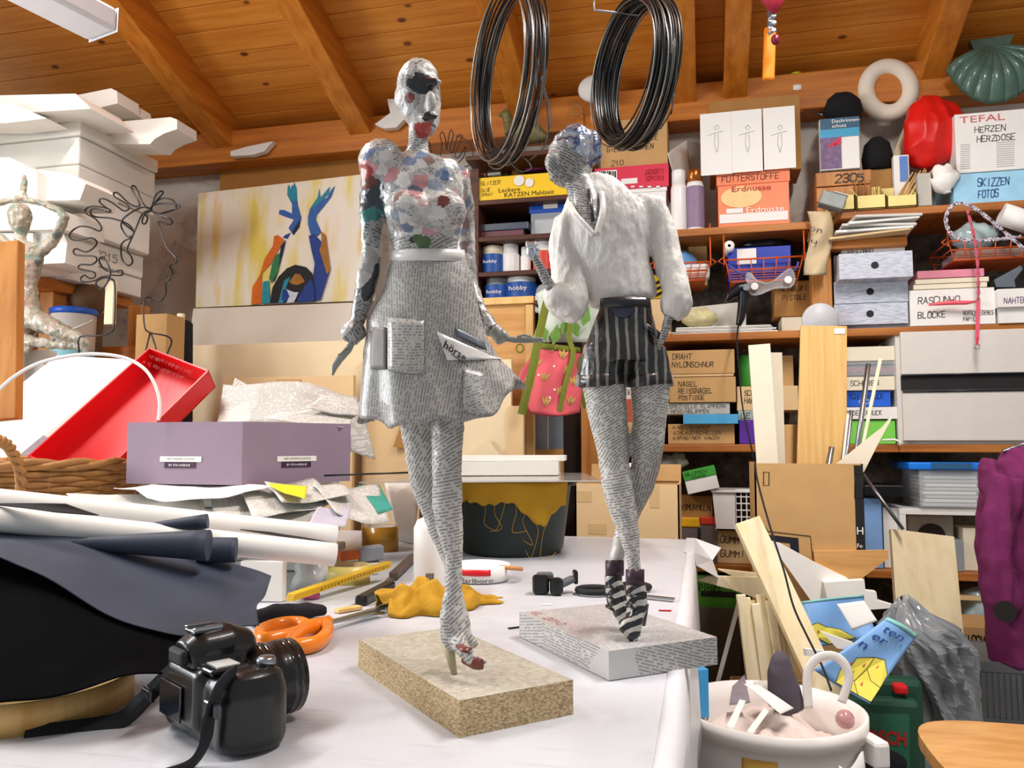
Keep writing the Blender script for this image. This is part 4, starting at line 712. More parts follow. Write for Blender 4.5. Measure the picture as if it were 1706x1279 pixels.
# paper pile under the shoe box: a stack of folded papers with a few sheets fanning out of it
pc = PF(385, 800, 1.86)
for i in range(9):
    z = TZ+.002+i*.0212; a = rs.uniform(-.12, .12)+YAW
    B_ = B().box((pc.x+rs.uniform(-.03, .03), pc.y+.06+rs.uniform(-.03, .03), z+.010), (.39-.008*i+rs.uniform(-.03, .03), .36-.008*i, .02), rotz(a), .004)
    one(B_, 'paper_stack', 'news_flat' if i % 3 else 'paper_grey', ('lowest', 'second lowest', 'third from below', 'fourth from below', 'middle', 'fourth from the top', 'third from the top', 'second from the top', 'topmost')[i]+' folded newspaper bundle in the pile under the shoe box', 'newspaper', 'folded newspapers in the pile')
zp = TZ+.197
for nm, cs, m in (('white drawing sheet sticking out left under the shoe box', [(190, 806, 1.572), (300, 796, 1.703), (460, 806, 1.572), (276, 836, 1.389)], 'paper'), ('newspaper fanning out with a small advert below the shoe box', [(400, 812, 1.598), (520, 800, 1.703), (560, 830, 1.572), (420, 868, 1.402)], 'news_flat'),
    ('newspaper with yellow printed heading under the shoe box corner', [(440, 805, 1.598), (560, 800, 1.729), (590, 822, 1.598), (470, 832, 1.467)], 'news_b'), ('newspaper page drooping toward the brown tape roll', [(520, 812, 1.651), (630, 806, 1.782), (648, 872, 1.624), (560, 850, 1.467)], 'news_flat'),
    ('long newspaper page lying beneath the fan above the white tubes', [(350, 826, 1.572), (540, 820, 1.651), (540, 880, 1.415), (360, 880, 1.376)], 'news_flat'), ('grey paper sheet under the drawing sheet at left', [(110, 826, 1.520), (330, 812, 1.638), (350, 870, 1.376), (200, 862, 1.336)], 'paper_grey')):
    sheet('newspaper' if 'news' in m else 'paper_sheet', nm, 'newspaper' if 'news' in m else 'paper', cs, m, .012, group=None, curl=.008, seed=len(nm))
b = sheet('advert', 'yellow newspaper advert strip below the shoe box corner', 'paper', [(445, 807, 1.559), (512, 809, 1.572), (508, 830, 1.454), (476, 822, 1.467)], mat('yellow_print', '#e8d51e', .6), .004)
sheet('newspaper', 'newspaper with teal block beside the brown tape roll', 'newspaper', [(596, 808, 1.755), (632, 806, 1.782), (654, 850, 1.677), (630, 852, 1.624)], mat('teal_print', '#3f9d8e', .6, .2, 60), .006)
sheet('paper_sheet', 'torn violet grey paper between newspaper fan and tape roll', 'paper', [(530, 842, 1.493), (585, 848, 1.546), (574, 884, 1.415), (515, 868, 1.376)], mat('paper_lilac', '#b9b6c4', .6), .012)
# ---------------------------------------------------------------- shelves on the back wall
SF = 3.03
sh = thing('wall_shelving', (.5, 3.2, 0), 'long pine wall shelving with four boards along the back wall', 'shelf')
def board(x0, x1, z, t=.028, m='pine_shelf', y0=SF, y1=WY): return B().span((x0, y0, z-t), (x1, y1, z), .003).build('shelf_board', m, sh)
ZA, ZB, ZCs, ZD = 1.83, 1.432, 1.02, .585
board(-.425, .405, ZA); board(.49, 1.7, 1.86); board(-.425, 1.7, ZB); board(-.36, 1.7, ZCs); board(-.36, 1.7, ZD)
for x, z0, z1 in ((.43, ZB, 1.86), (-.40, 0, ZB), (.455, ZCs, ZB), (.46, 0, ZCs)): B().span((x-.035, SF+.01, z0), (x+.035, SF+.08, z1-.03), .004).build('upright', 'pine_post', sh)
# ---------------------------------------------------------------- dark bookcase with scalloped side
bc_ = thing('dark_bookcase', (-.6, 3.2, 0), 'dark stained bookcase with scalloped side left of the pine shelves', 'shelf')
xl, xr = PY(797, 400, 3.06).x, -.45
for z in (2.007, 1.856, 1.712, 1.589): B().span((xl, 3.06, z-.02), (xr, WY, z), .003).build('shelf_board', wood('walnut', '#5a3018', '#3a1c0c', (1, 18, 18)) if 'walnut' not in MATS else 'walnut', bc_)
top = PY(790, 262, 3.06).z; B().span((xl-.05, 3.04, top-.02), (xr, WY, top), .004).build('cornice', 'walnut', bc_)
sp = [(xl-.045+.012*math.sin(z*42), z) for z in [1.2+i*.02 for i in range(int((top-1.22)/.02))]]
B().prism([Vector((x, 3.06, z)) for x, z in sp]+[Vector((xl, 3.06, sp[-1][1])), Vector((xl, 3.06, sp[0][1]))], (0, 1, 0), .26).build('side_panel', 'walnut', bc_); B().span((xr, 3.06, 1.2), (xr+.02, WY, top-.02)).build('side_panel', 'walnut', bc_)
B().span((xl, WY-.012, 1.2), (xr, WY-.002, top-.02)).build('back_panel', 'brown_dark', bc_)
t = carton('yellow cat food box with pencilled notes on the dark bookcase', 797, 962, 290, 333, 3.07, .2, MATS['yellow_box'], (('GLITZER', .03, .66, .17, .2, 'ink_soft'), ('GLUE', .03, .38, .15, .1, 'ink_soft'), ('SPRAY', .03, .18, .13, .12, 'ink_soft'), ('Leckere', .21, .3, .2, .22, 'brown_dark', printed), ('KATZEN Mahlzeit', .27, .08, .2, .5, 'brown_dark', printed)), zb=2.008, name='food_box')
b = B(); c0 = PY(873, 300, 3.066)
for dx, dz, r in ((-.02, 0, .022), (.022, -.012, .018)): b.lathe([(.0001, 0), (r, 0), (r, .001)], (c0.x+dx, 3.066, c0.z+dz), 14, Matrix.Rotation(math.pi/2, 3, 'X'))
b.build('animal_print', 'white_card', t)
def can(label, px, y0, y1, r, Y, m, cap=None, band=None, zb=None, name='spray_can', cat='can', capf=.2, shoulder=.02, group=None, bandf=(.2, .7), txt=None):
    z0 = zb if zb is not None else PY(px, y1, Y).z; h = PY(px, y0, Y).z-z0; c = Vector((PY(px, (y0+y1)/2, Y).x, Y, z0)); t = thing(name, c, label, cat, group); hc = h*(1-capf)
    B().lathe([(r*.95, 0), (r, .003), (r, hc-shoulder), (r*.86, hc)], c, 20).build('body', m, t)
    if cap: B().lathe([(r*.8, hc-.001), (r*.86, hc), (r*.86, h-.004), (r*.8, h), (.0001, h)], c, 20).build('cap', cap, t)
    if band: B().lathe([(r+.0006, h*bandf[0]), (r+.0006, h*bandf[1])], c, 20, cap=False).build('label_band', band, t)
    if txt: printed(txt, t, c+Vector((-r*.55, -r-.002, h*(bandf[0]+bandf[1])/2)), (1, 0, 0), (0, 0, 1), r*.28, MATS['ink_white'], r*1.1)
    return t
# top shelf of the bookcase
carton('small white hang-tag box leaning above the yellow box', 812, 834, 266, 300, 3.2, .02, MATS['white_card'], zb=PY(820, 292, 3.2).z, name='small_box')
can('brass coloured lidded jar behind the yellow box', 863, 266, 292, .03, 3.22, mat('brass', '#9c7f3c', .4, .2, metal=.5), MATS['cream'], name='jar', cat='jar', zb=2.008)
can('dull grey bottle behind the yellow box', 843, 264, 292, .022, 3.24, mat('dull_glass', '#5f5a4c', .3), name='jar', cat='jar', zb=2.008)
one(B().tube([PY(876, 274, 3.2), PY(912, 270, 3.2)], .03, 14), 'gift_wrap_roll', mat('magenta_foil', '#8a2a86', .25, .3, 60, coat=.5), 'shiny magenta wrapping roll behind the yellow box', 'wrapping paper')
# second shelf
t = thing('plastic_box', (PY(912, 385, 3.12).x, 3.2, 1.857), 'clear plastic storage box with blue lid in the bookcase', 'box'); b = pbox(B(), 884, 958, 352, 388, 3.12, .18, .006, zb=1.857); b.build('tub', 'plastic_clear', t)
pbox(B(), 881, 962, 340, 353, 3.115, .19, .005).build('lid', 'plastic_blue', t); pbox(B(), 905, 929, 338, 347, 3.112, .002).build('label', 'white_card', t); pbox(B(), 890, 950, 362, 386, 3.16, .1, .01, zb=1.862).build('contents', 'paper_grey', t)
one(pbox(B(), 798, 880, 371, 383, 3.1, .2, .003), 'folder', mat('folder_grey', '#454c5c', .3), 'dark shiny folder lying left of the clear plastic box', 'folder'); one(pbox(B(), 800, 872, 384, 391, 3.1, .2, .002, zb=1.857), 'folder', mat('folder_rose', '#6d4048', .5), 'dull red folder under the dark shiny folder', 'folder')
# third shelf: paint jars
mat('hobby_blue', '#1d4f9c', .4, .06)
J = [('cream topped paint jar with blue label at the left of the jar shelf', 822, 412, 450, .052, 'cream', 'hobby_blue', None, (0.02, .68), 'hobby'), ('plain white lidded jar next to the cream topped jar', 851, 408, 450, .037, 'plastic_white', None, 'plastic_white', (0, 0), None), ('small white pump bottle between the two white jars', 876, 412, 448, .022, 'plastic_white', None, 'plastic_white', (0, 0), None),
     ('red labelled jar with white lid on the jar shelf', 907, 400, 448, .046, 'plastic_white', 'peach', 'plastic_white', (.0, .62), None), ('clear glass jar behind the raised paper fist', 926, 410, 448, .03, 'plastic_clear', None, 'paper_grey', (0, 0), None)]
mat('jar_red', '#d8412c', .4)
for lb, px, y0, y1, r, m, bd, cp, bf, tx in J: can(lb, px, y0, y1, r, 3.14, MATS[m], MATS[cp] if cp else MATS['cream'], MATS['jar_red'] if bd == 'peach' else (MATS[bd] if bd else None), zb=1.713, name='paint_jar', cat='jar', capf=.3, shoulder=.006, group='jars on the bookcase', bandf=bf, txt=tx)
can('paint tub with clear lid and blue label on the lowest bookcase shelf', 829, 459, 497, .056, 3.14, MATS['plastic_clear'], MATS['plastic_clear'], MATS['hobby_blue'], zb=1.590, name='paint_jar', cat='jar', capf=.3, bandf=(.0, .62), txt='hobby', group='jars on the bookcase')
can('large white tub with blue label on the lowest bookcase shelf', 869, 457, 497, .067, 3.14, MATS['plastic_white'], MATS['plastic_white'], MATS['hobby_blue'], zb=1.590, name='paint_jar', cat='jar', capf=.28, bandf=(.08, .66), txt='hobby', group='jars on the bookcase')
t = thing('tape_roll', (PY(898, 506, 3.1).x, 3.1, PY(898, 520, 3.1).z), 'white roll of tape on the shelf left of the cabbage bag', 'tape'); c = PY(898, 506, 3.08)
B().lathe([(.015, 0), (.035, 0), (.035, .05), (.015, .05), (.015, 0)], c, 20, Matrix.Rotation(-math.pi/2, 3, 'X'), cap=False).build('tape', 'plastic_white', t); B().lathe([(.009, -.001), (.015, -.001), (.015, .051), (.009, .051)], c, 16, Matrix.Rotation(-math.pi/2, 3, 'X'), cap=False).build('core', 'ink', t)
one(B().lathe([(.0001, 0), (.03, .002), (.032, .012), (.0001, .014)], PY(907, 487, 3.05), 18, Matrix.Rotation(math.pi/2, 3, 'X')), 'round_cover', 'plastic_clear', 'translucent round lid beside the tape roll', 'lid')
# ---------------------------------------------------------------- on top board A
carton('brown carton marked for finished casting moulds under the wire coil', 1000, 1112, 198, 282, 3.12, .2, MATS['card'], (('FERTIG GEKAUFTE', .12, .55, .1, .75), ('GIESSFÖRMCHEN', .1, .38, .1, .7), ('210', .16, .1, .1, .2, 'ink_soft')))
t = carton('red box with barcode and handwritten note under the moulds carton', 990, 1114, 276, 314, 3.09, .22, MATS['pink'], (('JUGENDSTIL-', .68, .56, .2, .3, 'ink_red'), ('KÖPFCHEN', .70, .28, .2, .24, 'ink_red')))
pbox(B(), 995, 1028, 284, 306, 3.088, .001).build('barcode_patch', 'white_card', t)
for i in range(9): pbox(B(), 998+i*3.2, 999.4+i*3.2+(i % 3)*.5, 285, 303, 3.0865, .001).build('barcode_bar', 'ink', t)
for i in range(8): pbox(B(), 995+i*14, 1001+i*14, 309.5, 312, 3.088, .001).build('white_dot', 'white_card', t)
pbox(B(), 1035, 1062, 297, 306, 3.088, .001).build('white_patch', 'white_card', t)
carton('white plastic tub under the red barcode box', 1002, 1110, 312, 378, 3.1, .2, MATS['plastic_white'], zb=ZA+.001, name='plastic_tub', cat='tub', lid=MATS['plastic_white'], lidh=.12)
can('tall white spray can with faded flower print', 1131, 285, 377, .03, 3.08, MATS['plastic_white'], MATS['plastic_white'], None, zb=ZA+.001, capf=.22)
t = can('purple labelled spray can with copper cap', 1158, 285, 377, .034, 3.08, MATS['plastic_white'], mat('copper', '#a8632c', .25, .1, metal=.8), mat('mauve_label', '#8c7590', .5, .1), zb=ZA+.001, capf=.2, bandf=(.04, .72))
sheet('paper_sheet', 'curled beige paper leaning on the wall behind the spray cans', 'paper', [(1112, 255, 3.06), (1146, 232, 3.2), (1152, 300, 3.2), (1122, 300, 3.06)], 'paper', .004, curl=.01)
bx = carton('orange peanut box labelled for lining fabrics on the upper shelf', 1196, 1315, 283, 372, 3.08, .2, mat('peanut_orange', '#f1895a', .5, .1, 6), (('FUTTERSTOFFE', .06, .82, .1, .82), ('Erdnusse', .2, .64, .1, .55, 'ink_red', printed), ('Erdnusse', .4, .26, .1, .52, 'ink_white', printed)), lid=MATS['peach'], lidh=.24, zb=ZA+.001)
pbox(B(), 1199, 1313, 354, 369, 3.0775, .001).build('pale_strip', 'white_card', bx); b = B().lathe([(.0001, 0), (.075, 0), (.075, .0008)], (PY(1235, 330, 3.0775).x, 3.0785, PY(1235, 328, 3.0775).z), 24, Matrix.Rotation(math.pi/2, 3, 'X'), sy=.55).build('sun_print', mat('sun_print', '#f3c98a', .5), bx)
pbox(B(), 1210, 1238, 347, 355, 3.0765, .001).build('price_patch', 'white_card', bx)
ct = carton('tan carton behind the three pencil drawings on the peanut box', 1182, 1334, 163, 283, 3.12, .18, MATS['card_dark'], (('', 0, 0, .1, .1),), zb=PY(1256, 282, 3.08).z+.0015)
for i, (x0, x1, y0, y1) in enumerate(((1167, 1219, 188, 291), (1219, 1270, 183, 286), (1272, 1325, 178, 281))):
    pos = ('left', 'middle', 'right')[i]
    t = thing('pencil_drawing', (PY((x0+x1)/2, y1, 3.066).x, 3.066, PY((x0+x1)/2, y1, 3.066).z), f'white sheet with faint pencil sketch, {pos} one of three on the tan carton', 'drawing', 'pencil drawings on the carton')
    pbox(B(), x0, x1, y0, y1, 3.06+.001*i, .0012).build('sheet', 'paper', t); cx_ = (x0+x1)/2; mat('pencil', '#bdbab6', .7)
    for pts in ([(cx_-14, 226), (cx_-4, 222), (cx_+12, 218)], [(cx_-2, 222), (cx_-3, 240), (cx_+1, 254)], [(cx_+3, 222), (cx_+4, 240), (cx_+2, 252)], [(cx_-3, 212), (cx_+2, 208), (cx_+5, 213), (cx_, 217), (cx_-3, 212)]): B().tube([PY(x, y, 3.0585+.001*i) for x, y in pts], .0007, 4).build('pencil_line', 'pencil', t)
# ---------------------------------------------------------------- orange wire baskets hung under board A
mat('mesh_orange', '#c2622c', .5, .1)
def wire_basket(label, x0, x1, ytop, yrim, ybot, Y, dep=.25, hang=True):
    t = thing('wire_basket', (PY((x0+x1)/2, ybot, Y).x, Y+dep/2, PY((x0+x1)/2, ybot, Y).z), label, 'basket', 'orange wire baskets'); zr_, zb_ = PY((x0+x1)/2, yrim, Y).z, PY((x0+x1)/2, ybot, Y).z; X0, X1 = PY(x0, yrim, Y).x, PY(x1, yrim, Y).x; zt = PY((x0+x1)/2, ytop, Y).z
    tp = .02
    B().tube([Vector(p) for p in ((X0, Y, zr_), (X1, Y, zr_), (X1, Y+dep, zr_), (X0, Y+dep, zr_))], .0035, 6, True).build('rim_wire', 'orange_wire', t)
    b = B(); lo = [(X0+tp, Y+tp, zb_), (X1-tp, Y+tp, zb_), (X1-tp, Y+dep-tp, zb_), (X0+tp, Y+dep-tp, zb_)]
    B().tube([Vector(p) for p in lo], .003, 6, True).build('bottom_wire', 'orange_wire', t)
    zm = zb_+(zr_-zb_)*.55
    B().tube([Vector(p) for p in ((X0+tp*.4, Y+tp*.4, zm), (X1-tp*.4, Y+tp*.4, zm), (X1-tp*.4, Y+dep, zm), (X0+tp*.4, Y+dep, zm))], .0025, 6, True).build('middle_wire', 'orange_wire', t)
    nb = 7
    for i in range(nb): x = X0+(X1-X0)*i/(nb-1); x2 = X0+tp+(X1-X0-2*tp)*i/(nb-1); B().tube([Vector((x, Y, zr_)), Vector((x2, Y+tp, zb_)), Vector((x2, Y+dep-tp, zb_)), Vector((x, Y+dep, zr_))], .0022, 5).build('cross_wire', 'orange_wire', t)
    B().span((X0+tp, Y+tp, zb_-.001), (X1-tp, Y+dep-tp, zb_+.002)).build('bottom_mesh', 'mesh_orange', t)
    for k in range(5): zz = zb_+(zm-zb_)*(k+.5)/5; f = tp*(1-(zz-zb_)/(zr_-zb_)); B().tube([Vector((X0+f, Y+f, zz)), Vector((X1-f, Y+f, zz))], .0016, 5).build('fine_wire', 'mesh_orange', t)
    if hang:
        for x in (X0-.004, X1+.004): B().tube([Vector((x, Y+dep*.9, zt)), Vector((x, Y-.002, zt)), Vector((x, Y-.01, zr_-.02)), Vector((x+(.02 if x > X0 else -.02), Y-.01, zr_-.005)), Vector((x, Y, zr_+.012))], .003, 6).build('hanger', 'orange_wire', t)
    return t, X0, X1, zb_, zr_
wb, X0, X1, zb_, zr_ = wire_basket('orange wire basket with blue bag hung behind the white blouse sleeve', 1092, 1182, 376, 438, 466, 3.05)
c = PY(1125, 425, 3.12); b = B().ball((c.x, 3.16, zb_+.075), (.085, .07, .07), 18); o = one(b, 'plastic_bag', mat('bag_blue', '#6fa6da', .2, .15, 20, .6, 40, coat=.5), 'pale blue plastic bag in the basket behind the sleeve', 'bag')
for q in o.data.vertices: q.co += q.co.normalized()*.012*fbm(q.co, 30, 2)
carton('small orange carton in the basket beside the blue bag', 1147, 1178, 402, 425, 3.2, .08, MATS['card'], zb=zb_+.004, name='small_carton')
one(B().box((PY(1160, 450, 3.1).x, 3.11, zb_+.037), (.10, .07, .06), None, .015), 'cotton_pack', 'plastic_white', 'white packet at the front of the basket with the blue bag', 'packet')
wb, X0, X1, zb_, zr_ = wire_basket('orange wire basket with dark blue box hung above the goggles', 1208, 1338, 376, 430, 466, 3.04)
t = carton('dark blue box with white label in the right wire basket', 1213, 1318, 411, 460, 3.07, .16, mat('royal_blue', '#1230a8', .4), zb=zb_+.004, name='blue_box'); pbox(B(), 1228, 1260, 414, 440, 3.067, .001).build('label', 'white_card', t)
o = one(B().ball((PY(1275, 400, 3.15).x, 3.2, PY(1275, 404, 3.15).z), (.1, .06, .04), 18), 'plastic_bag', mat('bag_black', '#17181c', .25, .2, 20, .8, 40), 'crumpled black bag lying on the dark blue box', 'bag')
for q in o.data.vertices: q.co += q.co.normalized()*.01*fbm(q.co, 40, 2)
t = thing('paper_roll', PY(1215, 418, 3.02), 'white paper roll standing out of the right wire basket', 'paper roll'); c = PY(1215, 409, 3.035)
B().lathe([(.006, 0), (.019, 0), (.019, .12), (.006, .12)], c, 18, Matrix.Rotation(-math.pi/2, 3, 'X'), cap=False).build('roll', 'paper', t); B().lathe([(.0001, .004), (.006, .004)], c, 12, Matrix.Rotation(-math.pi/2, 3, 'X')).build('core_hole', 'ink', t)
# goggles hanging in front
t = thing('safety_goggles', PY(1262, 490, 3.0), 'clear plastic safety goggles hanging below the dark blue box', 'goggles'); mat('clear_thick', '#dfe4e6', .1, .02, alpha=.2)
gp = smoothpath([PY(1243, 460, 3.0), PY(1250, 455, 2.99), PY(1262, 468, 2.98), PY(1285, 470, 2.975), PY(1305, 455, 2.98), PY(1318, 448, 2.99), PY(1324, 465, 3.0), PY(1316, 478, 2.99), PY(1290, 480, 2.98), PY(1265, 490, 2.98), PY(1250, 488, 2.99)], 4, True)
B().prism(gp, (0, 1, 0), .003).build('lens', 'clear_thick', t); B().tube(gp, .004, 6, True).build('rim', 'clear_thick', t)
for x, y in ((1257, 477), (1313, 466)): B().lathe([(.0001, 0), (.013, 0), (.013, .004)], PY(x, y, 2.975), 16, Matrix.Rotation(math.pi/2, 3, 'X')).build('vent', 'plastic_white', t)
for pts in ([(1244, 462), (1228, 452), (1212, 440)], [(1322, 452), (1328, 444), (1330, 436)]): B().tube([PY(x, y, 3.0) for x, y in pts], .004, 6).build('strap', mat('strap_violet', '#4a4a9c', .5), t)
# glue gun with cable
t = thing('hot_glue_gun', PY(1230, 545, 2.98), 'black hot glue gun hanging upright with its cable before the shelf', 'tool')
b = B(); b.loft([(PY(1246, 476, 2.97), .018, .016), (PY(1232, 480, 2.97), .022, .02), (PY(1214, 494, 2.97), .016, .018), (PY(1209, 502, 2.97), .008, .012)]); b.build('barrel', 'plastic_black', t, voxel=.003, smooth=2)
b = B(); b.loft([(PY(1238, 482, 2.97), .016, .016), (PY(1237, 510, 2.97), .017, .017), (PY(1234, 530, 2.97), .015, .015), (PY(1230, 542, 2.97), .010, .010)]); b.build('grip', 'plastic_black', t, voxel=.003, smooth=2)
B().lathe([(.004, 0), (.011, 0), (.011, .003)], PY(1243, 479, 2.948), 14, Matrix.Rotation(math.pi/2, 3, 'X')).build('nozzle_ring', 'steel', t)
B().tube(smoothpath([PY(1230, 541, 2.97), PY(1228, 570, 2.9), PY(1232, 620, 2.85), PY(1236, 670, 2.8), PY(1246, 720, 2.75), PY(1256, 765, 2.7)], 5), .003, 6).build('cable', 'rubber_black', t)
# on board B
carton('carton labelled for the hot air gun beside the orange upright', 1290, 1350, 468, 528, 3.12, .15, MATS['card_dark'], (('HEISSLUFT', .18, .72, .14, .75), ('PISTOLE', .22, .46, .14, .7)), zb=PY(1315, 527, 3.12).z)
carton('low cream box under the hot air gun carton', 1302, 1340, 528, 550, 3.1, .14, MATS['cream'], zb=ZB+.001, name='low_box')
one(B().lathe([(.0001, 0), (.06, 0), (.063, .004), (.06, .008), (.0001, .012)], PY(1366, 534, 3.0)+Vector((0, 0, 0)), 30, Matrix.Rotation(math.pi/2+.12, 3, 'X')), 'white_disc', mat('disc_white', '#c9c9ca', .4), 'round greyish white disc leaning behind the wood grain board', 'disc')
t = thing('paper_stack', (PY(1200, 555, 3.04).x, 3.15, ZB), 'pile of loose grey papers lying under the foam piece', 'papers')
for i in range(5): B().box((PY(1205, 550, 3.05).x+rs.uniform(-.01, .01), 3.17, ZB+.003+i*.0055), (.38-.01*i, .24, .004), rotz(rs.uniform(-.05, .05))).build('sheet', 'paper_grey' if i % 2 else 'paper', t)
one(B().quadhull([PY(1148, 545, 3.1), PY(1243, 545, 3.1), PY(1243, 545, 3.22), PY(1148, 545, 3.22)], [PY(1150, 512, 3.1), PY(1243, 502, 3.1), PY(1243, 502, 3.22), PY(1150, 512, 3.22)]), 'foam_piece', mat('foam_grey', '#c9c6bd', .8, .05, 20, .2, 200), 'grey white foam slab behind the glue gun', 'foam')
o = one(B().ball(PY(1165, 530, 3.1), (.07, .05, .035), 20), 'straw_tuft', mat('straw', '#d6cf9c', .9, .2, 60, .8, 120), 'tuft of pale wood wool on the papers beside the foam', 'wood wool')
for q in o.data.vertices: q.co += q.co.normalized()*.016*fbm(q.co, 60, 3)
carton('plain tan carton behind the right sculpture hip', 1078, 1116, 498, 556, 3.1, .2, MATS['card_light'], zb=ZB+.001, name='tan_carton')
t = thing('hazard_sign', PY(1094, 478, 3.2), 'yellow and black striped card behind the blouse cuff', 'sign'); pbox(B(), 1085, 1108, 458, 497, 3.2, .01).build('card', 'yellow_box', t)
for i in range(3): poly(B(), [(1087, 472+i*10), (1104, 464+i*10), (1104, 469+i*10), (1087, 477+i*10)], 3.198, .001).build('black_stripe', 'ink', t)
# ---------------------------------------------------------------- between boards B and C
carton('carton marked for cable ties at the bottom of the shoe box stack', 1113, 1224, 706, 744, 3.06, .25, MATS['card'], (('KABELBINDER', .08, .76, .17, .56), ('SCHLAUCHSCHELLEN', .08, .48, .17, .72), ('KARABINER HAKEN', .08, .22, .17, .7)), zb=ZCs+.001)
t = carton('thin light blue box sticking out of the shoe box stack', 1138, 1230, 690, 706, 3.02, .25, MATS['sky_blue'], (('', .1, .3, .4, .2),), name='thin_box')
carton('grey box with crossed out writing above the thin blue box', 1110, 1216, 671, 690, 3.06, .25, MATS['grey_card'], (('SPEZIELLE KLAMMERN', .05, .55, .3, .9, 'ink_soft'), ('MESSINGLAMPEN', .08, .12, .3, .6, 'ink_soft')))
carton('shoe box marked for nails, second from the top of the stack', 1115, 1226, 628, 670, 3.05, .25, MATS['card'], (('NÄGEL', .14, .64, .2, .3), ('REISSNÄGEL', .14, .36, .2, .52), ('POSTIDGE', .14, .1, .18, .4)))
carton('shoe box marked for wire and nylon cord, topmost of the stack', 1112, 1222, 583, 627, 3.06, .25, MATS['card_light'], (('DRAHT', .08, .66, .2, .3), ('NYLONSCHNUR', .07, .36, .2, .64)), lid=MATS['card'], lidh=.9)
carton('violet box under the glue carton beside the shoe box stack', 1232, 1272, 700, 743, 3.06, .25, MATS['purple'], zb=ZCs+.001, name='violet_box')
carton('pale grey box marked for glue on the violet box', 1230, 1275, 684, 699.5, 3.06, .25, mat('grey_green', '#9fb0ac', .6), (('LEIM', .1, .2, .55, .75),), name='glue_box')
carton('carton marked for screws and hooks behind the cream boards', 1228, 1330, 643, 683.5, 3.06, .25, MATS['card_light'], (('SCHRAUBEN', .12, .62, .22, .5), ('HAKEN', .12, .3, .22, .28)))
can('green tin on the screws carton beside the cable', 1247, 590, 641, .034, 3.15, MATS['green_box'], None, zb=PY(1247, 642.5, 3.06).z+.003, name='green_tin', capf=.02, shoulder=.004)
o = carton('orange drinks carton on the screws carton right of the cream boards', 1284, 1322, 592, 641, 3.16, .1, MATS['card'], zb=PY(1300, 642.5, 3.06).z+.003, name='orange_carton'); 
carton('white box with black lettering behind the right sculpture thighs', 1027, 1062, 632, 664, 3.07, .2, MATS['white_card'], (('HT', .5, .6, .22, .3), ('GEL', .45, .25, .22, .4)), name='white_box', zb=PY(1045, 665, 3.07).z)
carton('coral red box under the white lettered box behind the thighs', 1024, 1076, 665, 702, 3.06, .2, mat('coral', '#c8604a', .6), zb=PY(1045, 703, 3.06).z, name='coral_box')
carton('carton with half hidden writing behind the right sculpture knees', 1034, 1106, 703, 744, 3.05, .25, MATS['card_light'], (('ELLE', .1, .6, .2, .32), ('RAU', .1, .3, .2, .25)), zb=ZCs+.001)
# ---------------------------------------------------------------- between boards C and D
o = one(B().ball(PY(1118, 778, 3.1), (.055, .05, .05), 22), 'grey_glove', mat('glove_grey', '#8d8478', .9, .15, 30, .6, 90), 'crumpled grey work glove on the shelf behind the right knee', 'glove')
b = B()
gl = [PY(1112, 790, 3.1)]; b.loft([(PY(1105, 792, 3.1), .03, .03), (PY(1112, 775, 3.1), .045, .035), (PY(1122, 765, 3.1), .04, .03)])
for i, (x, y) in enumerate(((1108, 758), (1122, 752), (1134, 756), (1142, 768))): b.loft([(PY(1120, 775, 3.09), .016, .016), (PY((1120+x)/2+4, (775+y)/2, 3.08), .016, .014), (PY(x+4, y, 3.08), .011, .01)])
bpy.data.objects.remove(o); one(b, 'grey_glove', 'glove_grey', 'crumpled grey work glove on the shelf behind the right knee', 'glove', voxel=.004, smooth=2, displace=lambda c: .006*fbm(c, 30, 2))
R = Matrix.Rotation(math.radians(12), 3, 'Y'); c = PY(1168, 800, 3.0)
t = thing('tilted_box', c-UP*.06, 'tilted white box with green label for flowers and scents', 'box'); Rt = Matrix.Rotation(-math.radians(13), 3, 'Y'); B().box(c+Vector((0, .08, 0)), (.115, .16, .08), Rt, .002).build('body', 'white_card', t); B().box(c+Rt@Vector((0, .079, .026)), (.118, .164, .034), Rt, .002).build('green_label', 'green_box', t)
ux = Rt@Vector((1, 0, 0)); uz = Rt@UP; scrawl('BLUMEN', t, c+ux*(-.05)+uz*.026+Vector((0, -.0045, 0)), ux, uz, .011, MATS['ink'], .08); scrawl('TERME', t, c+ux*(-.035)+uz*.011+Vector((0, -.0045, 0)), ux, uz, .010, MATS['ink'], .06)
carton('carton marked for glass marbles under the tilted green labelled box', 1122, 1187, 826, 862, 3.06, .2, MATS['card_dark'], (('GLASMURMELN', .0, .35, .25, .95),))
t = thing('drawer_case', (PY(1162, 930, 3.04).x, 3.12, ZD+.001), 'small parts case with yellow and red lids under the marbles carton', 'case'); pbox(B(), 1130, 1195, 872, 928, 3.05, .18, .003, zb=ZD+.001).build('body', mat('case_smoke', '#6b5f5c', .3), t); pbox(B(), 1130, 1166, 862, 878, 3.045, .19, .004).build('yellow_lid', mat('lid_yellow', '#e0a814', .4), t); pbox(B(), 1167, 1196, 861, 874, 3.045, .19, .004).build('red_lid', mat('lid_red', '#d23a20', .4), t)
pbox(B(), 1163, 1168, 880, 926, 3.045, .01, zb=ZD+.004).build('divider', 'ink', t)
carton('carton twice marked for rubber under the white plastic basket', 1190, 1290, 884, 930, 3.06, .22, MATS['card_light'], (('GUMMI', .1, .62, .2, .42), ('GUMMI', .1, .2, .2, .42)), zb=ZD+.001)
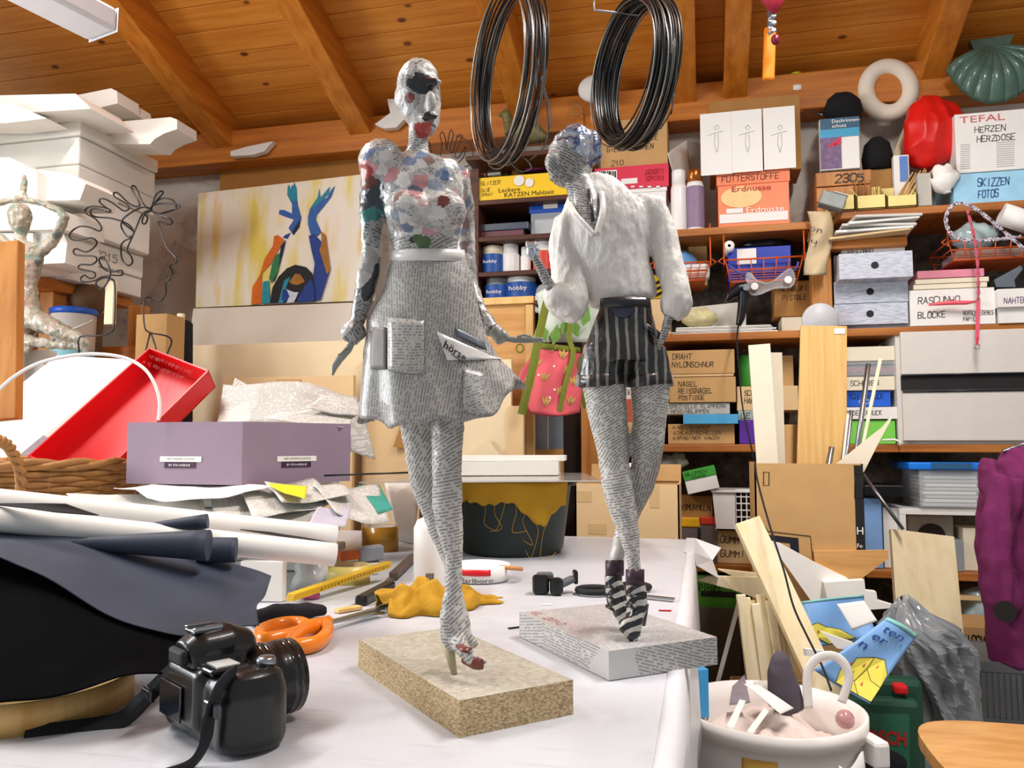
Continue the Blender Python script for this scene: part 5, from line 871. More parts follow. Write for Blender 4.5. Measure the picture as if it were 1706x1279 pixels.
# white plastic basket with square holes
t = thing('plastic_basket', PY(1230, 884, 3.02), 'white plastic basket with square holes on the rubber carton', 'basket'); Z0, Z1 = PY(1220, 883, 3.02).z, PY(1220, 816, 3.02).z; X0, X1, X2 = PY(1187, 850, 3.02).x, PY(1226, 850, 3.02).x, PY(1290, 850, 3.02).x
B().quadhull([(X0+.012, 3.02, Z0), (X1, 3.02, Z0), (X1, 3.03, Z0), (X0+.012, 3.03, Z0)], [(X0, 3.02, Z1), (X1, 3.02, Z1), (X1, 3.03, Z1), (X0, 3.03, Z1)]).build('solid_corner', 'plastic_white', t)
for i in range(8): x = X1+(X2-X1)*i/7; B().span((x-.002, 3.02, Z0), (x+.002, 3.026, Z1)).build('slat', 'plastic_white', t)
for i in range(7): z = Z0+(Z1-Z0)*i/6; B().span((X1, 3.019, z-.002), (X2, 3.026, z+.002)).build('slat', 'plastic_white', t)
B().span((X0-.004, 3.01, Z1-.008), (X2, 3.2, Z1)).build('rim', 'plastic_white', t); B().span((X0+.01, 3.02, Z0), (X2, 3.2, Z0+.004)).build('bottom', 'plastic_white', t)
# lower board: green box
t = carton('green box marked for mirrors on the floor level below the shelf', 1150, 1240, 962, 1010, 3.0, .25, mat('green_bright', '#4c9426', .5), (('SPIEGEL', .1, .80, .11, .5),), zb=.30, name='green_crate'); pbox(B(), 1168, 1226, 985, 994, 2.998, .002).build('hand_slot', 'ink', t)
one(pbox(B(), 1150, 1235, 1012, 1180, 2.96, .01, zb=.02), 'dark_glass', mat('glass_dark', '#5c5a50', .1, .1), 'dark glass pane leaning below the green box', 'glass')
# ---------------------------------------------------------------- hanging wire coils
def coil(label, cx, cy, rx, ry, d, wd, n, m, tail, hook):
    """bundle of wire rings hanging on a hook; seen obliquely, so it is a real circle turned about the vertical"""
    c = PF(cx, cy, d); R = ry*d/F; t = thing('wire_coil', c-UP*R, label, 'wire coil'); ang = math.acos(min(1, rx/ry))
    ax = (FWD*math.cos(ang)+RGT*math.sin(ang)).normalized(); hx = UP.cross(ax).normalized(); r_ = random.Random(cx)
    for i in range(n):
        o = ax*(wd*(i/(n-1)-.5)+r_.uniform(-.004, .004)); rr = R*(1+r_.uniform(-.05, .02)*(.5 if n > 30 else 1)); sag = r_.uniform(-.01, .015); ex = r_.uniform(.97, 1.04)
        tl = r_.uniform(-.012, .012) if n > 30 else r_.uniform(-.04, .04)
        B().tube([c+o+hx*(rr*ex*math.cos(a))+UP*(rr*math.sin(a)-sag+(R-rr))+ax*(tl*math.sin(a+r_.uniform(-.1, .1))*rr) for a in [2*math.pi*j/40 for j in range(40)]], r_.choice((.0018, .0022, .0026)), 5, True).build('wire_ring', m if i % 5 else 'wire_light', t)
    for pts in tail: B().tube(smoothpath([PF(x, y, d+dd) for x, y, dd in pts], 5), .0018, 5).build('loose_wire', 'wire_dark', t)
    if hook: B().tube([PF(x, y, d) for x, y in hook], .0028, 6).build('hook_wire', 'steel', t)
    return t
coil('loose coil of dark wire with trailing ends hanging left of the right sculpture', 845, 128, 50, 142, 1.75, .05, 22, 'wire_dark', [[(880, 40, .02), (905, 140, .03), (912, 230, .02), (880, 270, 0)], [(895, 110, .02), (918, 190, .02), (908, 235, 0)], [(845, 262, 0), (865, 285, -.01), (885, 280, 0), (870, 262, 0), (850, 272, 0)], [(892, 64, .02), (894, 150, .02), (898, 240, 0)]], [(845, -12), (848, -60)])
coil('thick tidy coil of grey wire hanging above the right sculpture head', 1056, 121, 37, 117, 1.75, .062, 64, 'wire_dark', [[(1112, 60, .02), (1126, 120, .02), (1118, 190, 0)], [(1100, 40, .02), (1120, 90, .02), (1122, 170, 0), (1100, 215, 0)]], [(990, -30), (990, 17), (1064, 25), (1088, -2), (1088, -30)])
# orange knife and red bag hanging from the ceiling
t = thing('hanging_knife', PD(1282, 136, 2.0), 'orange handled cutter knife hanging from the ceiling', 'knife'); B().bar(PD(1280, 134, 2.0), PD(1283, 46, 2.0), .014, .03, up=RGT, bev=.006).build('handle', 'orange_plastic', t); B().bar(PD(1283, 48, 2.0), PD(1281, -20, 2.0), .002, .014, up=RGT).build('blade', 'steel', t)
t = thing('red_pouch', PD(1292, 78, 1.95), 'red patterned pouch with twisted foil tail hanging before the orange knife', 'pouch'); b = B(); b.loft([(PD(1290, -40, 1.95), .04, .02), (PD(1288, 0, 1.95), .03, .018), (PD(1290, 22, 1.95), .006, .006)]); b.build('pouch', mat('red_pattern', '#b3243c', .5, .35, 60), t)
for i in range(3): B().tube([PD(1286+6*math.sin(j*1.6), 22+j*3+i*1.5, 1.95+.004*math.cos(j*1.6+i)) for j in range(12)], .003, 6).build('foil_twist', 'foil', t)
B().ball(PD(1292, 66, 1.95), (.011, .011, .014), 10).build('knob', mat('maroon', '#7a1430', .3, .3, 60), t)
# ---------------------------------------------------------------- small things along the beam
t = thing('wire_hand', PY(750, 270, 3.15), 'thin wire outline of a hand on the wall right of the bald head', 'sculpture')
B().tube(smoothpath([PY(x, y, 3.15) for x, y in ((715, 235), (722, 262), (732, 265), (736, 240), (733, 225), (738, 220), (742, 232), (744, 250), (748, 225), (752, 216), (755, 225), (750, 246), (754, 254), (762, 228), (770, 226), (765, 240), (758, 258), (764, 262), (776, 244), (772, 262), (760, 276), (782, 275), (788, 250), (775, 232), (760, 226))], 4), .0022, 5).build('wire', 'wire_dark', t)
one(B().ball(PY(990, 148, 3.12), (.066, .03, .056), 24), 'white_egg', 'foam', 'large white foam egg half hidden by the grey wire coil', 'foam egg')
b = B(); b.loft([(PY(852, 228, 3.1), .045, .04), (PY(868, 218, 3.1), .06, .055), (PY(890, 222, 3.1), .045, .045), (PY(912, 230, 3.1), .012, .02)]); b.loft([(PY(852, 222, 3.1), .03, .03), (PY(846, 205, 3.1), .018, .02), (PY(844, 192, 3.1), .02, .022), (PY(842, 182, 3.1), .012, .014)]); b.loft([(PY(838, 190, 3.09), .012, .01), (PY(830, 193, 3.07), .007, .005)])
t = one(b, 'duck_figure', mat('duck_olive', '#7d7444', .5, .45, 60, .5, 60), 'olive brown decoy duck on top of the dark bookcase', 'duck', voxel=.005, smooth=3)
for x in (798, 960, 982): one(pbox(B(), x, x+12, 190 if x > 900 else 210, 262, 3.2, .03, zb=2.15), 'beam_strut', 'pine_plate', {798: 'short wood strut above the left end of the bookcase', 960: 'short wood strut left of the foam egg base', 982: 'short wood strut right below the foam egg'}[x], 'strut')
one(B().tube([PY(962+8*math.cos(a), 183+8*math.sin(a), 3.17) for a in [2*math.pi*i/20 for i in range(20)]], .004, 6, True), 'rope_ring', 'card_dark', 'small twine ring hanging on the beam below the foam egg', 'ring')
# figure bottle
t = thing('figure_bottle', PY(1328, 182, 3.24), 'small bottle figure in orange and white with lime cap on the beam', 'figurine'); c = PY(1328, 190, 3.24)
B().lathe([(.028, 0), (.03, .05), (.028, .078)], c, 16).build('body', mat('orange_cloth', '#c97c24', .6), t); B().lathe([(.022, .078), (.034, .088), (.034, .105), (.02, .115)], c, 16).build('collar', 'plastic_white', t); B().lathe([(.014, .112), (.016, .13), (.012, .15)], c, 14).build('head', mat('skin_tan', '#a8713c', .6), t); B().lathe([(.012, .148), (.02, .165), (.0001, .168)], c, 14).build('cap', mat('lime', '#c3d030', .5), t)
one(B().tube([PY(1380+33*math.cos(a), 161+32*math.sin(a), 3.26) for a in [2*math.pi*i/40 for i in range(40)]], .006, 8, True), 'grey_ring', 'wire_light', 'thin greyish metal hoop behind the black brush bag', 'hoop')
# ---------------------------------------------------------------- top right board (z 1.905)
ZT = 1.861
t = thing('gutter_guard_pack', (PY(1398, 285, 3.1).x, 3.12, PY(1398, 282, 3.1).z), 'blue and white printed pack of black gutter brush guard', 'packet'); zq = PY(1398, 282, 3.1).z
pbox(B(), 1366, 1432, 196, 282, 3.1, .03, .003).build('card', 'white_card', t); pbox(B(), 1366, 1432, 196, 214, 3.0985, .001).build('dark_band', mat('petrol', '#12506c', .5), t); pbox(B(), 1366, 1432, 214, 228, 3.098, .001).build('blue_band', mat('cyan_band', '#2f97bf', .5), t)
pbox(B(), 1367, 1402, 226, 281, 3.0982, .001).build('photo', mat('photo_plum', '#7a5a86', .5, .5, 50), t)
for i in range(3): poly(B(), [(1378+i*6, 244-i*2), (1402, 226+i*5), (1402, 229+i*5), (1380+i*6, 247-i*2)], 3.0975, .0006).build('photo_stripe', 'pink', t)
printed('Dachrinnen-', t, PY(1386, 205, 3.098), (1, 0, 0), UP, .014, MATS['ink_white'], .098); printed('schutz', t, PY(1386, 213, 3.0975), (1, 0, 0), UP, .014, MATS['ink_white'], .05)
b = B(); b.loft([(PY(1400, 200, 3.13), .07, .03), (PY(1408, 175, 3.13), .07, .035), (PY(1412, 162, 3.13), .05, .03), (PY(1414, 156, 3.13), .02, .015)]); b.build('brush', mat('bristle', '#08080a', .9, .3, 90, 1., 150), t)
t = thing('wooden_crate', (PY(1415, 345, 3.1).x, 3.15, ZT), 'old wooden crate stencilled 2305 below the gutter guard pack', 'crate'); X0, X1 = PY(1360, 300, 3.1).x, PY(1452, 300, 3.1).x; Z1 = PY(1405, 284, 3.1).z
for i in range(3): z0 = ZT+(Z1-ZT)*i/3; B().span((X0, 3.1, z0+.002), (X1, 3.112, z0+(Z1-ZT)/3-.002), .002).build('board', 'pine_post', t)
for x in (X0, X1-.012): B().span((x, 3.112, ZT), (x+.012, 3.3, Z1)).build('side', 'pine_post', t)
scrawl('2305', t, (X0+.065, 3.0985, Z1-.045), (1, 0, 0), UP, .03, MATS['ink_soft'], .105, pen=.14)
o = one(B().lathe([(.05, 0), (.055, .05), (.045, .1), (.02, .125), (.0001, .128)], (PY(1463, 282, 3.15).x, 3.16, PY(1463, 283, 3.15).z), 20), 'black_brush', 'bristle', 'black rounded brush cap standing right of the gutter pack', 'brush')
one(pbox(B(), 1440, 1488, 282, 330, 3.13, .1, zb=ZT), 'card_support', 'card_dark', 'brown carton under the black brush cap', 'box')
one(B().tube([PY(1479+37*math.cos(a), 150+37*math.sin(a)*1.03, 3.22) for a in [2*math.pi*i/48 for i in range(48)]], .0315, 14, True), 'foam_ring', mat('foam_cream', '#e6ddca', .8, .04, 10, .2, 200), 'white polystyrene wreath ring hanging on the beam at upper right', 'foam ring')
# scallop shell
t = thing('scallop_shell', PY(1650, 190, 3.16), 'large dark green scallop shell mould hung at the upper right corner', 'shell'); sm_ = mat('shell_green', '#4d6b5c', .35, .25, 20, .2, 60, coat=.4)
hc_ = PY(1650, 82, 3.16); Rr = PY(1710, 120, 3.16).x-PY(1650, 120, 3.16).x
def shf(u, v):
    a = math.radians(-28-124*u); r = v*Rr*2.0*(.92+.08*math.cos(u*math.pi*2-math.pi))*(1 if True else 0); rib = abs(math.sin(u*math.pi*9)); w_ = math.sin(math.pi*v*.92)
    sq = 1.0+.25*math.sin(math.pi*v)
    return hc_+Vector((math.cos(a)*r*.92*sq, -.055*w_-.012*rib*v-.01, math.sin(a)*r*.98+.01))
B().grid(shf, 100, 16).build('fan', sm_, t, solid=.006); b = B(); b.prism([hc_+Vector((x*Rr, -.02, z*Rr)) for x, z in ((-.62, .28), (.62, .32), (.48, -.02), (.25, -.2), (-.25, -.2), (-.52, -.05))], (0, 1, 0), .03); b.build('hinge_ears', sm_, t)
# red plastic bag and pale plank
one(B().quadhull([PY(1474, 292, 3.2), PY(1498, 292, 3.2), PY(1498, 292, 3.22), PY(1474, 292, 3.22)], [PY(1518, 180, 3.29), PY(1530, 182, 3.29), PY(1530, 182, 3.31), PY(1518, 180, 3.31)]), 'pale_slat', 'lath_raw', 'pale slat leaning left of the red plastic bag', 'slat')
b = B(); b.loft([(PY(1565, 172, 3.16), .06, .02), (PY(1560, 190, 3.15), .09, .045), (PY(1555, 220, 3.14), .105, .06), (PY(1545, 248, 3.14), .085, .06), (PY(1535, 268, 3.14), .05, .04), (PY(1532, 276, 3.14), .02, .02)])
one(b, 'red_plastic_bag', mat('bag_red', '#d8180f', .4, .1, 10, .3, 30), 'bulging bright red plastic bag hung beside the foam ring', 'bag', voxel=.006, smooth=6, displace=lambda c: .014*(1-2*abs(mnoise.noise(Vector((c.x*1.2, c.y, c.z*.7))*11))))
# TEFAL box on sketch box
mat('coral_ink', '#d0646a', .6); t = carton('white appliance box with handwritten hearts note at the right edge', 1592, 1724, 185, 288, 3.06, .2, MATS['white_card'], (('TEFAL', .06, .84, .12, .58, 'coral_ink', printed), ('HERZEN', .25, .66, .1, .4), ('HERZDOSE', .27, .5, .1, .5)), zb=PY(1650, 285, 3.06).z, name='appliance_box')
for k in range(12): pbox(B(), 1600, 1616, 240+k*3.6, 241.2+k*3.6, 3.0585, .001).build('print_line', 'pencil', t); pbox(B(), 1660, 1690, 236+k*3.6, 237.2+k*3.6, 3.0585, .001).build('print_line', 'pencil', t)
t = carton('pale blue box for sketches and photos under the appliance box', 1588, 1724, 286, 326, 3.05, .22, mat('pale_blue', '#9fd2ec', .5), (('SKIZZEN', .3, .55, .25, .4, 'ink_blue'), ('FOTOS', .3, .18, .25, .26, 'ink_blue')), zb=ZT, name='sketch_box')
# yellow stick boxes
mat('pale_yellow', '#ead98a', .6, .05)
for i, (x0, x1, lb) in enumerate(((1380, 1424, 'pale yellow open box with crumpled plastic, left of three stick boxes'), (1427, 1476, 'pale yellow open box with thin skewers, middle of three stick boxes'), (1478, 1528, 'pale yellow open box with wooden sticks, right of three stick boxes'))):
    Y = 3.02; X0, X1 = PY(x0, 330, Y).x, PY(x1, 330, Y).x; zt = PY((x0+x1)/2, 325, Y).z; zk = PY((x0+x1)/2, 300, Y).z; t = thing('stick_box', ((X0+X1)/2, Y+.04, ZT), lb, 'box', 'pale yellow stick boxes')
    B().span((X0, Y, ZT), (X1, Y+.003, zt), .0).build('front', 'pale_yellow', t); B().span((X0, Y+.085, ZT), (X1, Y+.088, zk)).build('back', 'pale_yellow', t)
    for x in (X0, X1-.003): B().quadhull([(x, Y, ZT), (x+.003, Y, ZT), (x+.003, Y+.088, ZT), (x, Y+.088, ZT)], [(x, Y, zt), (x+.003, Y, zt), (x+.003, Y+.088, zk), (x, Y+.088, zk)]).build('side', 'pale_yellow', t)
    B().span((X0, Y, ZT), (X1, Y+.088, ZT+.003)).build('bottom', 'pale_yellow', t)
    if i:
        for k in range(16 if i == 1 else 11):
            r0 = random.Random(k*7+i); a = Vector((X0+.012+(X1-X0-.024)*r0.random(), Y+.02+.05*r0.random(), ZT+.006)); B().tube([a, a+Vector((.075*(i == 2)+.01*r0.uniform(-1, 1), .03*r0.random(), .10+.025*r0.random()+(.0 if i == 1 else .02)))], .0016 if i == 1 else .0028, 5).build('skewer' if i == 1 else 'stick', 'card_dark' if i == 1 else 'veneer', t)
sheet('plastic_film', 'folded clear plastic film over the left stick box', 'film', [(1372, 292, 3.04), (1400, 300, 3.0), (1430, 318, 3.0), (1415, 330, 3.0)], mat('film', '#d9dcd8', .15, .1, 20, .5, 40, alpha=.6), .02)
sheet('plastic_film', 'curved clear plastic flap across the middle stick box', 'film', [(1440, 296, 3.0), (1478, 286, 3.0), (1508, 306, 3.0), (1506, 314, 3.0)], 'film', .01, curl=-.02)
t = carton('small blue and white printed carton standing in the stick boxes', 1489, 1515, 258, 310, 3.09, .03, MATS['white_card'], zb=ZT+.04, name='small_box'); pbox(B(), 1499, 1513, 260, 302, 3.088, .001).build('blue_print', mat('print_blue', '#5a83c4', .5, .2, 60), t)
one(pbox(B(), 1529, 1552, 288, 334, 3.03, .1, .002, zb=ZT), 'grey_box', 'grey_card', 'plain grey box end right of the stick boxes', 'box')
o = one(B().ball(PY(1572, 300, 3.04), (.045, .035, .05), 20), 'crumpled_tissue', 'paper', 'crumpled white tissue left of the sketch box', 'tissue')
for q in o.data.vertices: q.co += q.co.normalized()*.03*fbm(q.co, 26, 3)
t = thing('silver_tin', PY(1390, 352, 3.0), 'small silver grey tin tilted at the left end of the paper heap', 'tin'); Rt = Matrix.Rotation(math.radians(20), 3, 'Y'); c = PY(1386, 336, 3.0); B().box(c, (.085, .06, .05), Rt, .004).build('body', mat('tin_grey', '#8e9690', .4, .2), t); B().box(c+Rt@Vector((.02, -.0005, .028)), (.05, .062, .004), Rt, .001).build('lid', 'paper_grey', t)
# heap of papers and folded paper bag
for i, (cs, lb, m) in enumerate((([(1400, 352, 3.02), (1550, 345, 3.02), (1510, 372, 2.96), (1395, 376, 2.96)], 'grey paper sheet sliding out under the stick boxes', 'paper_grey'), ([(1410, 366, 3.0), (1510, 360, 3.0), (1510, 368, 2.95), (1392, 386, 2.95)], 'white folded papers on the small wooden board', 'paper'), ([(1412, 380, 3.0), (1512, 366, 3.0), (1515, 378, 2.94), (1400, 392, 2.94)], 'tan envelope at the bottom of the paper heap', 'card_light'))):
    sheet('paper_heap', lb, 'papers', cs, m, .01, .004, seed=i)
zs_ = PY(1450, 396, 3.0).z
for i, (lb, m) in enumerate((('lowest tan folder in the paper heap on the small board', 'card_light'), ('white paper layer on the tan folder of the heap', 'paper'), ('grey folded sheet in the middle of the paper heap', 'paper_grey'), ('upper white sheet of the paper heap jutting out', 'paper'), ('topmost grey sheet of the paper heap', 'paper_grey'))):
    one(B().box((PY(1450+i*4, 390, 3.0).x, 3.06-.01*i, zs_+.004+i*.0125), (.26-.01*i, .22, .010), rotz(.06*(i-2)) @ Matrix.Rotation(.05*(i % 3-1), 3, 'Y'), .003), 'paper_layer', m, lb, 'papers', 'paper heap on the small board')
t = thing('paper_bag', PY(1362, 455, 2.98), 'printed beige paper bag pinned on the orange upright', 'bag'); mat('bag_beige', '#cdb892', .6, .15, 20, .4, 40)
b = B().grid(lambda u, v: PY(1345+u*38+6*math.sin(v*5), 352+v*106, 2.985+.02*math.sin(u*3.1)*(-1)+.01*math.sin(v*9+u*4)), 10, 20); b.build('bag', 'bag_beige', t, solid=.001)
printed('ön', t, PY(1347, 384, 2.955), (.9, 0, -.25), (.25, 0, .9), .022, MATS['ink_soft'], .045); printed('lu', t, PY(1344, 402, 2.955), (.9, 0, -.35), (.3, 0, .9), .02, MATS['ink_soft'], .035)
one(pbox(B(), 1382, 1512, 396, 412, 3.0, .3, .003), 'small_shelf', 'pine_shelf', 'short pine board between the paper heap and the draft box', 'board')
carton('white box marked for drafts squeezed above the three drawers', 1402, 1508, 412, 428, 3.03, .25, MATS['white_card'], (('RASCUNHO', .1, .45, .45, .4),), name='draft_box', zb=PY(1455, 428, 3.03).z)
# three small drawers
def speck():
    n = N('speckled_card'); v = n.coord((1, 1, 1), rot=(0, .5, 0)); n_ = n.noise(n.coord((6, 1, 40), rot=(0, .4, 0)), 6, 2); MATS['speckled_card'] = n.fin(n.ramp(n_, [(.45, '#c9ccd6'), (.6, '#aeb3c0')]), .6)
speck()
dc = thing('drawer_cabinet', (PY(1455, 540, 3.0).x, 3.15, ZB), 'grey paper covered cabinet of three small drawers, the top one pulled out', 'cabinet'); dc.location.z = ZB+.001; WL[dc.name] = Vector(dc.location)
zt = PY(1455, 420, 3.03).z; X0, X1 = PY(1392, 480, 3.03).x, PY(1514, 480, 3.03).x; B().span((X0, 3.05, ZB+.001), (X1, 3.3, zt), .002).build('carcass', mat('carcass_grey', '#8d8f98', .6), dc)
for (x0, x1, y0, y1, Y) in ((1398, 1521, 420, 463, 2.96), (1390, 1513, 467, 504, 3.035), (1390, 1513, 505, 540, 3.035)):
    d = pbox(B(), x0, x1, y0, y1, Y, .012 if Y > 3 else .09, .001).build('drawer', 'speckled_card', dc); c = PY((x0+x1)/2-2, (y0+y1)/2, Y-.0006); B().lathe([(.0001, 0), (.0125, 0), (.0125, .0008)], c, 18, Matrix.Rotation(math.pi/2, 3, 'X')).build('finger_hole', 'ink', d)
# draft paper box and neighbours
t = carton('white box marked for draft pads with a pink strap before it', 1516, 1658, 481, 540, 3.03, .25, MATS['white_card'], (('RASCUNHO', .1, .62, .18, .5), ('BLÖCKE', .09, .22, .18, .34), ('VERSCHIEDENES', .62, .26, .12, .36), ('PAPIER', .62, .1, .12, .18)), zb=ZB+.001, name='pad_box')
for i, (y0, y1, m, lb, x1) in enumerate(((472, 480, 'cream', 'cream paper pad directly on the draft pad box', 1645), (463, 471, 'cream', 'second cream paper pad under the pink folder', 1648), (449, 462, 'paper_pink', 'pink folder on top of the paper pads', 1640))):
    mat('paper_pink', '#e08a9c', .6, .1); pbox_ = pbox(B(), 1522+i*3, x1, y0, y1, 3.04, .22, .002); one(pbox_, 'paper_pad', m, lb, 'paper')
t = carton('white box with seam tape note at the right edge', 1662, 1730, 480, 512, 3.0, .25, MATS['white_card'], (('NAHTBAND', .15, .2, .3, .8, 'ink_violet'),), name='tape_box', zb=PY(1690, 511, 3.0).z); one(pbox(B(), 1664, 1730, 512, 532, 3.02, .25, zb=ZB+.001), 'white_carton', 'white_card', 'low white carton under the seam tape box', 'box')
t = thing('desk_tool', PY(1690, 480, 3.05), 'grey metal tool with pointed end on the seam tape box', 'tool'); poly(B(), [(1656, 466), (1700, 442), (1704, 448), (1690, 466), (1692, 478), (1660, 478)], 3.03, .05).build('head', 'steel', t); pbox(B(), 1662, 1720, 470, 480, 3.05, .08).build('base', 'plastic_black', t)
# third wire basket with bits at right
wb, X0, X1, zb_, zr_ = wire_basket('orange wire basket with clear plastic bags at the right edge', 1580, 1740, 345, 398, 428, 3.0, hang=True)
o = one(B().ball((PY(1630, 380, 3.05).x, 3.1, PY(1630, 388, 3.05).z), (.075, .06, .05), 18), 'plastic_bag', mat('bag_clear', '#b9cfd0', .15, .2, 20, .6, 40), 'clear greenish plastic bag heaped in the right edge basket', 'bag')
for q in o.data.vertices: q.co += q.co.normalized()*.015*fbm(q.co, 40, 2)
one(B().tube([PY(1668, 356, 3.02), PY(1730, 376, 3.02)], .038, 16), 'paper_roll', 'paper', 'large white paper roll at the right edge above the basket', 'paper roll')
one(B().span((X0+.03, 3.03, zb_+.003), (X1-.03, 3.2, zb_+.035), .004), 'plastic_tray', 'plastic_clear', 'clear tray of small parts inside the right edge basket', 'tray')
# braided leash and pink belt
t = thing('braided_cord', PY(1620, 580, 2.96), 'pink and white braided cord looped over the right basket with buckle end', 'cord'); pp = smoothpath([PY(x, y, 2.955) for x, y in ((1706, 415), (1660, 375), (1620, 345), (1592, 340), (1577, 358), (1580, 382), (1600, 398), (1640, 400), (1700, 394))], 6)
n = N('braid'); v = n.coord(); x = n.math('FRACT', n.math('MULTIPLY', n.noise(n.coord((1, 1, 1)), 90, 0), 6)); MATS['braid'] = n.fin(n.mix(n.math('GREATER_THAN', x, .5), '#e8e4ea', '#5a3a5c'), .4)
for ph in (0, math.pi): B().tube([p+Vector((.004*math.cos(i*1.2+ph), 0, .004*math.sin(i*1.2+ph))) for i, p in enumerate(pp)], .0042, 6).build('loop_strand', 'braid', t)
pp = smoothpath([PY(x, y, 2.94) for x, y in ((1612, 350), (1622, 390), (1628, 430), (1630, 470), (1630, 500))], 6)
for ph in (0, math.pi): B().tube([p+Vector((.003*math.cos(i*1.2+ph), 0, .003*math.sin(i*1.2+ph))) for i, p in enumerate(pp)], .0032, 6).build('tail_strand', mat('braid_pink', '#d05a70', .5, .3, 90), t)
B().bar(PY(1630, 500, 2.94), PY(1628, 566, 2.94), .003, .012, up=(1, 0, 0)).build('belt_end', mat('belt_pink', '#e05a70', .5, .1), t); B().bar(PY(1628, 562, 2.94), PY(1628, 574, 2.94), .004, .007, up=(1, 0, 0)).build('tip', 'pink', t)
B().tube([PY(1624, 574, 2.94), PY(1632, 574, 2.94), PY(1632, 581, 2.94), PY(1624, 581, 2.94)], .0015, 5, True).build('buckle', 'steel', t)
b = B(); b.loft([(PY(1547, 508, 3.0), .003, .003), (PY(1562, 506, 3.0), .006, .006), (PY(1585, 504, 2.995), .009, .008), (PY(1610, 504, 2.99), .008, .007), (PY(1628, 502, 2.985), .003, .003)], fwd=UP); one(b, 'pink_strap', mat('strap_pink', '#f0606e', .4), 'soft pink padded strap lying before the draft pad box', 'strap')
# ---------------------------------------------------------------- between B and C at right
fz = thing('flap_cabinet', (PY(1600, 740, 3.0).x, 3.15, ZCs), 'cream two drawer cabinet with black grip gap at the right edge', 'cabinet'); mat('cab_cream', '#d6d0c8', .5, .03)
pbox(B(), 1494, 1760, 553, 736, 3.04, .28, zb=ZCs+.001).build('carcass', 'cab_cream', fz); X0, X1 = PY(1503, 640, 3.02).x, PY(1760, 640, 3.02).x; zf = lambda y: PY(1600, y, 3.02).z
B().span((X0, 3.02, zf(622)), (X1, 3.04, zf(550)), .003).build('drawer_front', 'cab_cream', fz); B().span((X0, 3.02, zf(734)), (X1, 3.04, zf(650)), .003).build('drawer_front', 'cab_cream', fz)
B().span((X0, 3.034, zf(648)), (X1, 3.045, zf(624))).build('grip_gap', 'ink', fz); B().tube([Vector((X0, 3.018, zf(651))), Vector((X1, 3.018, zf(651)))], .004, 8).build('grip_rail', mat('rail_dark', '#1a1c26', .3), fz); B().tube([Vector((X0, 3.022, zf(623))), Vector((X1, 3.022, zf(623)))], .003, 8).build('grip_rail', 'rail_dark', fz)
carton('cream lidded box topmost in the small stack beside the cream cabinet', 1410, 1492, 577, 601, 3.06, .2, MATS['cream'], name='cream_box')
t = thing('bead_box', PY(1450, 625, 3.06), 'clear plastic box of red glass balls under the cream lidded box', 'box'); zq = PY(1450, 626, 3.06).z; pbox(B(), 1408, 1492, 606, 626, 3.06, .16, .002).build('tub', 'plastic_clear', t); pbox(B(), 1405, 1496, 602, 607, 3.055, .17, .002).build('lid', 'plastic_clear', t)
for i in range(9): B().ball(PY(1414+i*9, 616+3*(i % 2), 3.075), .012, 12).build('glass_ball', mat('ball_red', '#9c2430', .15, .2, coat=.6), t)
carton('cream box marked for scissors below the box of red balls', 1410, 1491, 627, 650, 3.06, .2, MATS['cream'], (('SCHEREN', .08, .35, .35, .6),), name='scissors_box')
t = carton('bright blue box with faded writing in the small stack', 1410, 1484, 651, 677, 3.07, .2, mat('blue_bright', '#1f5fd0', .4), (('MODESCHMUCK', .05, .5, .35, .8, 'navy'),), name='blue_box'); b = B().tube([PY(1440+9*math.cos(a), 669+4*math.sin(a), 3.068) for a in [i*.5 for i in range(13)]], .001, 4); b.build('oval_print', 'ink_white', t)
carton('white box marked for costume jewellery in the small stack', 1408, 1500, 678, 698, 3.05, .2, MATS['white_card'], (('MODESCHMUCK', .02, .35, .4, .66, 'ink_soft'),), name='jewellery_box')
carton('fresh green box at the bottom of the small stack', 1410, 1492, 700, 733, 3.06, .2, mat('fresh_green', '#7ccf52', .5, .15, 4), zb=ZCs+.001, name='green_box')
t = thing('white_clip', PY(1496, 736, 3.0), 'small white plastic clip hooked on the shelf edge', 'clip'); B().tube([PY(1470, 733, 3.02), PY(1490, 732, 3.015), PY(1500, 735, 3.01), PY(1499, 742, 3.01)], .004, 6).build('hook', 'plastic_white', t)
# ---------------------------------------------------------------- below C at right
t = thing('lidded_crate', PY(1580, 848, 3.02), 'clear crate full of papers with bright blue lid under the cream cabinet', 'crate'); pbox(B(), 1532, 1636, 782, 848, 3.03, .25, .006).build('tub', 'plastic_clear', t); pbox(B(), 1514, 1645, 770, 783, 3.02, .27, .006).build('lid', mat('lid_blue', '#1e7fe8', .3), t); pbox(B(), 1552, 1620, 771, 781, 3.015, .01).build('clasp', mat('clasp_grey', '#2f5f8a', .4), t)
for i in range(8): pbox(B(), 1538+i % 3*2, 1630-i % 2*3, 838-i*6.5, 843-i*6.5, 3.05, .2).build('paper_layer', 'paper' if i % 2 else 'paper_grey', t)
t = thing('open_cabinet', (PY(1560, 930, 3.05).x, 3.2, 0), 'open white shelf unit below the blue lidded crate', 'shelf'); xa, xb = PY(1500, 900, 3.04).x, PY(1690, 900, 3.04).x; z1 = PY(1560, 848, 3.04).z
B().span((xa, 3.04, z1-.02), (xb, 3.34, z1), .002).build('top', 'white_card', t); B().span((xa, 3.04, ZD+.001), (xa+.02, 3.34, z1-.02)).build('side', 'white_card', t)
for i, y in enumerate((990, 1060)): B().span((xa, 3.06, PY(1560, y, 3.06).z-.015), (xb, 3.34, PY(1560, y, 3.06).z)).build('shelf_board', 'card_light', t)
